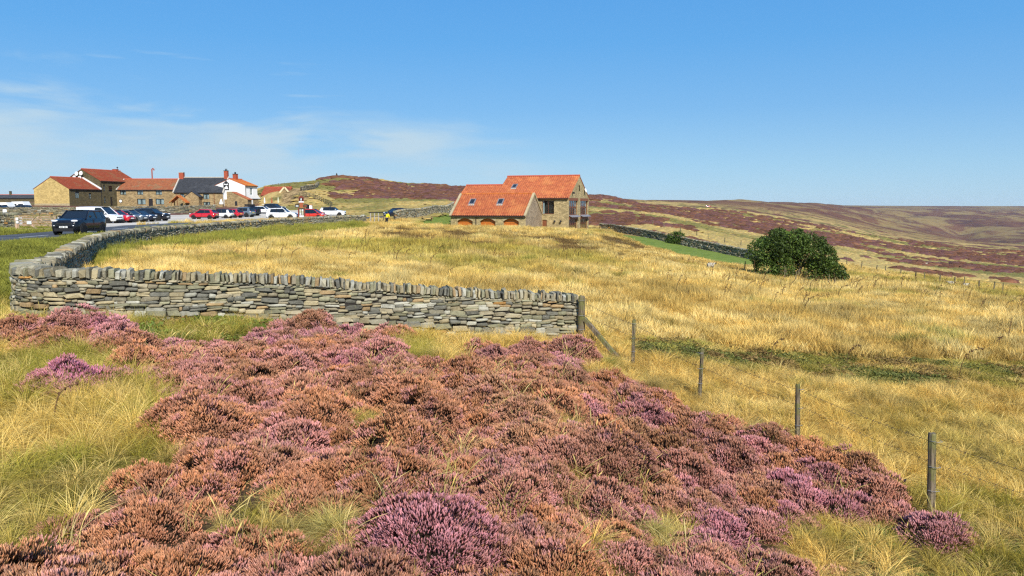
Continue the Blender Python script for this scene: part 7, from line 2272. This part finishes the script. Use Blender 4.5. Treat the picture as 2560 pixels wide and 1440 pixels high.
# ------------------------------------------------------------------ bushes
k_ = NT('bush_leaf', 0.55, 0.25)
lc = k_.attr('col'); k_.set(k_.b.inputs['Base Color'], lc)
out_ = [n for n in k_.t.nodes if n.type == 'OUTPUT_MATERIAL'][0]
tr_ = k_.n('ShaderNodeBsdfTranslucent'); k_.set(tr_.inputs['Color'], lc); mx_ = k_.n('ShaderNodeMixShader'); mx_.inputs[0].default_value = .22
k_.t.links.new(k_.b.outputs[0], mx_.inputs[1]); k_.t.links.new(tr_.outputs[0], mx_.inputs[2]); k_.t.links.new(mx_.outputs[0], out_.inputs[0])
M['leaf'] = k_.m
M['bark'] = wood('bush_bark', (0.10, 0.075, 0.05), (0.20, 0.16, 0.11))
def bush_tree(name, label, base, lobes, leaf, per_m2, cols, trunks, seed):
    """lobes: (x, y, z, rx, ry, rz) round the base; leaves spread through their outer shells"""
    r = empty(name, base, 0, label, 'tree')
    r_ = np.random.default_rng(seed)
    V = []; Cc = []
    for (x, y, z, a, b, c) in lobes:
        n = int(4 * math.pi * ((a * b + a * c + b * c) / 3) * per_m2)
        d = r_.normal(size=(n, 3)); d /= np.linalg.norm(d, axis=1)[:, None]
        rad = r_.uniform(.62, 1.08, n) ** .6
        rad *= 1 + .16 * np.sin(d[:, 0] * 9 + x * 5) * np.sin(d[:, 2] * 8 + y * 3)
        p = np.array((x, y, z)) + d * rad[:, None] * np.array((a, b, c))
        k = p[:, 2] > .02
        p = p[k]; d = d[k]
        t = d * .7 + r_.normal(size=p.shape) * .8; t /= np.linalg.norm(t, axis=1)[:, None]
        s = np.cross(t, r_.normal(size=p.shape)); s /= np.linalg.norm(s, axis=1)[:, None]
        l = leaf * r_.uniform(.6, 1.35, len(p))[:, None]
        V.append(np.stack([p, p + t * l * .5 + s * l * .33, p + t * l, p + t * l * .5 - s * l * .33], 1))
        tone = r_.uniform(.6, 1.4, (len(p), 1)); w = r_.random((len(p), 1)) ** 1.5
        base_c = np.array(cols[0]) * (1 - w) + np.array(cols[1]) * w
        lt = r_.uniform(.62, 1.4)
        Cc.append(np.repeat(base_c * tone * lt, 4, 0))
    V = np.concatenate(V).reshape(-1, 3); Cc = np.concatenate(Cc)
    F = np.arange(len(V)).reshape(-1, 4)
    link('crown', mesh_np('crown', V, F, M['leaf'], Cc), r)
    t = MB()
    for (x, y, z, a, b, c) in lobes[:trunks]:
        sx_ = x * .25; 
        t.tube([(sx_, y * .3, -.3), (sx_ + x * .15, y * .5, z * .35), (x * .8, y * .8, z * .75), (x, y, z + c * .4)], [.16, .13, .08, .03], 6)
    t.build('trunk', M['bark'], r, True)
    return r
def bush_lobes(seed, spec, n, jit):
    """round a few big masses add many small ones for a broken outline"""
    r_ = random.Random(seed); out = list(spec)
    for (x, y, z, a, b, c) in spec:
        for _ in range(n):
            th = r_.uniform(0, 6.28); ph = r_.uniform(-.2, 1.4)
            q = r_.uniform(.16, .34)
            out.append((x + a * .95 * math.cos(th) * math.cos(ph), y + b * .95 * math.sin(th) * math.cos(ph), max(.3, z + c * .95 * math.sin(ph)), a * q * r_.uniform(.7, 1.3), b * q, c * q * r_.uniform(.8, 1.5)))
    return out
BY = 65.0; bx = (1985 - 1280) / FPX * BY; bz = g1(bx, BY)
spec = [(-2.55, .2, 2.55, 1.25, 1.3, 1.05), (-1.4, .3, 2.9, 1.4, 1.5, 1.25), (0, .3, 3.15, 1.5, 1.5, 1.15), (1.4, .3, 2.75, 1.35, 1.5, 1.35), (2.35, .1, 1.85, 1.15, 1.3, 1.35), (3.0, 0, 1.0, 1.0, 1.2, .9), (-2.2, .1, 1.2, .95, 1.2, 1.0), (-1.0, -.3, 1.45, .9, 1.0, 1.1), (1.5, -.4, 1.0, .75, .8, .85), (3.7, -.2, .55, .7, .8, .5), (-.3, .9, 1.6, 1.3, .9, 1.3)]
bush_tree('hawthorn_bush', 'big rounded dark green bush at the field edge with a shaded hollow', (bx, BY, bz - .15), bush_lobes(3, spec, 7, .3), .17, 100, ((0.055, 0.092, 0.016), (0.105, 0.150, 0.026)), 6, 5)
SY = 107.5; sx0 = (1689 - 1280) / FPX * SY; sz = g1(sx0, SY)
spec = [(-.2, 0, .95, .9, .8, .6), (.45, .1, 1.15, .75, .7, .55), (-.75, 0, .45, .7, .7, .45), (.3, -.2, .45, .8, .6, .45)]
bush_tree('small_bush', 'small green bush against the low wall of the lawn', (sx0, SY, sz), bush_lobes(8, spec, 5, .3), .17, 80, ((0.045, 0.080, 0.014), (0.10, 0.15, 0.025)), 2, 9)

# ------------------------------------------------------------------ moor cover on the hill and the near slopes
def tuft_dome(rs, mat, n=9, mth=4, rough=.3):
    V = []; F = []; Cc = []
    for i in range(mth + 1):
        th = (math.pi / 2) * i / mth
        for k in range(n):
            a = 2 * math.pi * k / n + .3 * i; rr = math.cos(th) * rs.uniform(1 - rough, 1.0 + rough)
            V.append((rr * math.cos(a), rr * math.sin(a), math.sin(th) * rs.uniform(1 - rough, 1.0 + rough * .6) - .1)); t = rs.uniform(.7, 1.3); Cc.append((t, t * rs.uniform(.9, 1.1), t))
    for i in range(mth):
        for k in range(n):
            a = i * n + k; b = i * n + (k + 1) % n; F.append((a, b, b + n, a + n))
    return mesh_np('moor_clump', V, F, mat, np.array(Cc))
rs = random.Random(44)
T_CLUMP = [tuft_dome(rs, M['sprig']) for _ in range(5)]
n = 70000
y = 118 + 420 * rnd(n) ** 1.3; x = (rnd(n) * 1.5 - .75) * y; z = gz(x, y)
u, v = proj(x, y, z)
ok = (u > -30) & (u < 2600) & ~blocked(x, y) & ~((x < -55) & (y < 225)) & lawn_out(x, y, z) & (x > -.36 * y)
x, y, z, u, v = x[ok], y[ok], z[ok], u[ok], v[ok]
hn = .55 * fbm(x, y, .022, 4, 120) + .45 * fbm(x * .8 + y * .5, y * .9 - x * .35, .05, 4, 121)
boost = inpoly(u, v, [(860, 452), (960, 458), (1160, 472), (1160, 500), (1000, 500), (840, 482)]) * .10 - inpoly(u, v, [(800, 500), (1000, 498), (1140, 505), (1140, 545), (820, 560)]) * .16
boost = boost - .25 * inpoly(u, v, [(600, 440), (800, 440), (835, 500), (835, 560), (600, 560)])
lw_ = inpoly(u, v, [(940, 580), (960, 545), (1140, 515), (1140, 580)]) & (y < 160)
isH = (hn + boost - .4 * lw_ + .17 * (rnd(len(x)) - .5)) > .555
isD = (hn + boost) > .60
keepG = (~isH) & (rnd(len(x)) < .55)
keep = isH | keepG
x, y, z, isH, isD = x[keep], y[keep], z[keep], isH[keep], isD[keep]
hc_ = np.array((0.175, 0.080, 0.042)); gc_ = np.array((0.50, 0.365, 0.125)); oc_ = np.array((0.23, 0.205, 0.06))
w = fbm(x, y, .03, 3, 130)
c = np.where(isH[:, None], hc_ * (.75 + .6 * rnd(len(x)))[:, None], lerp(np.tile(gc_, (len(x), 1)), oc_, sstep(.45, .6, w)))
c = np.where((isH & (rnd(len(x)) < .35))[:, None], np.array((0.175, 0.080, 0.064)), c)
s = np.where(isH, .75 + .9 * rnd(len(x)), .5 + .6 * rnd(len(x))) * (1 + y / 500)
scatter('moor_heather', 'dark heather and pale tussocks covering the hill and moor slopes', 'heather', T_CLUMP, np.stack([x, y, z], 1), np.stack([0 * x, 0 * x, rnd(len(x)) * 6.28], 1), np.stack([s, s, s * np.where(isH, .42, .30)], 1), RNG.integers(0, 5, len(x)), c)
print('moor clumps', len(x))
# ------------------------------------------------------------------ air
m = MB(); m.box(-9500, 9500, -60, 9050, EZ - 200, EZ + 70)
hz_ = m.build('haze', None)
hm = bpy.data.materials.new('thin_moor_air'); hm.use_nodes = True
hn_ = hm.node_tree; hn_.nodes.clear()
pv = hn_.nodes.new('ShaderNodeVolumePrincipled'); pv.inputs['Density'].default_value = 2.8e-5; pv.inputs['Color'].default_value = (0.80, 0.88, 1.0, 1); pv.inputs['Anisotropy'].default_value = 0.0
mo_ = hn_.nodes.new('ShaderNodeOutputMaterial'); hn_.links.new(pv.outputs[0], mo_.inputs['Volume'])
hz_.data.materials.clear(); hz_.data.materials.append(hm)
tag(hz_, 'faint blue haze over the distant moor', 'haze', kind='stuff')
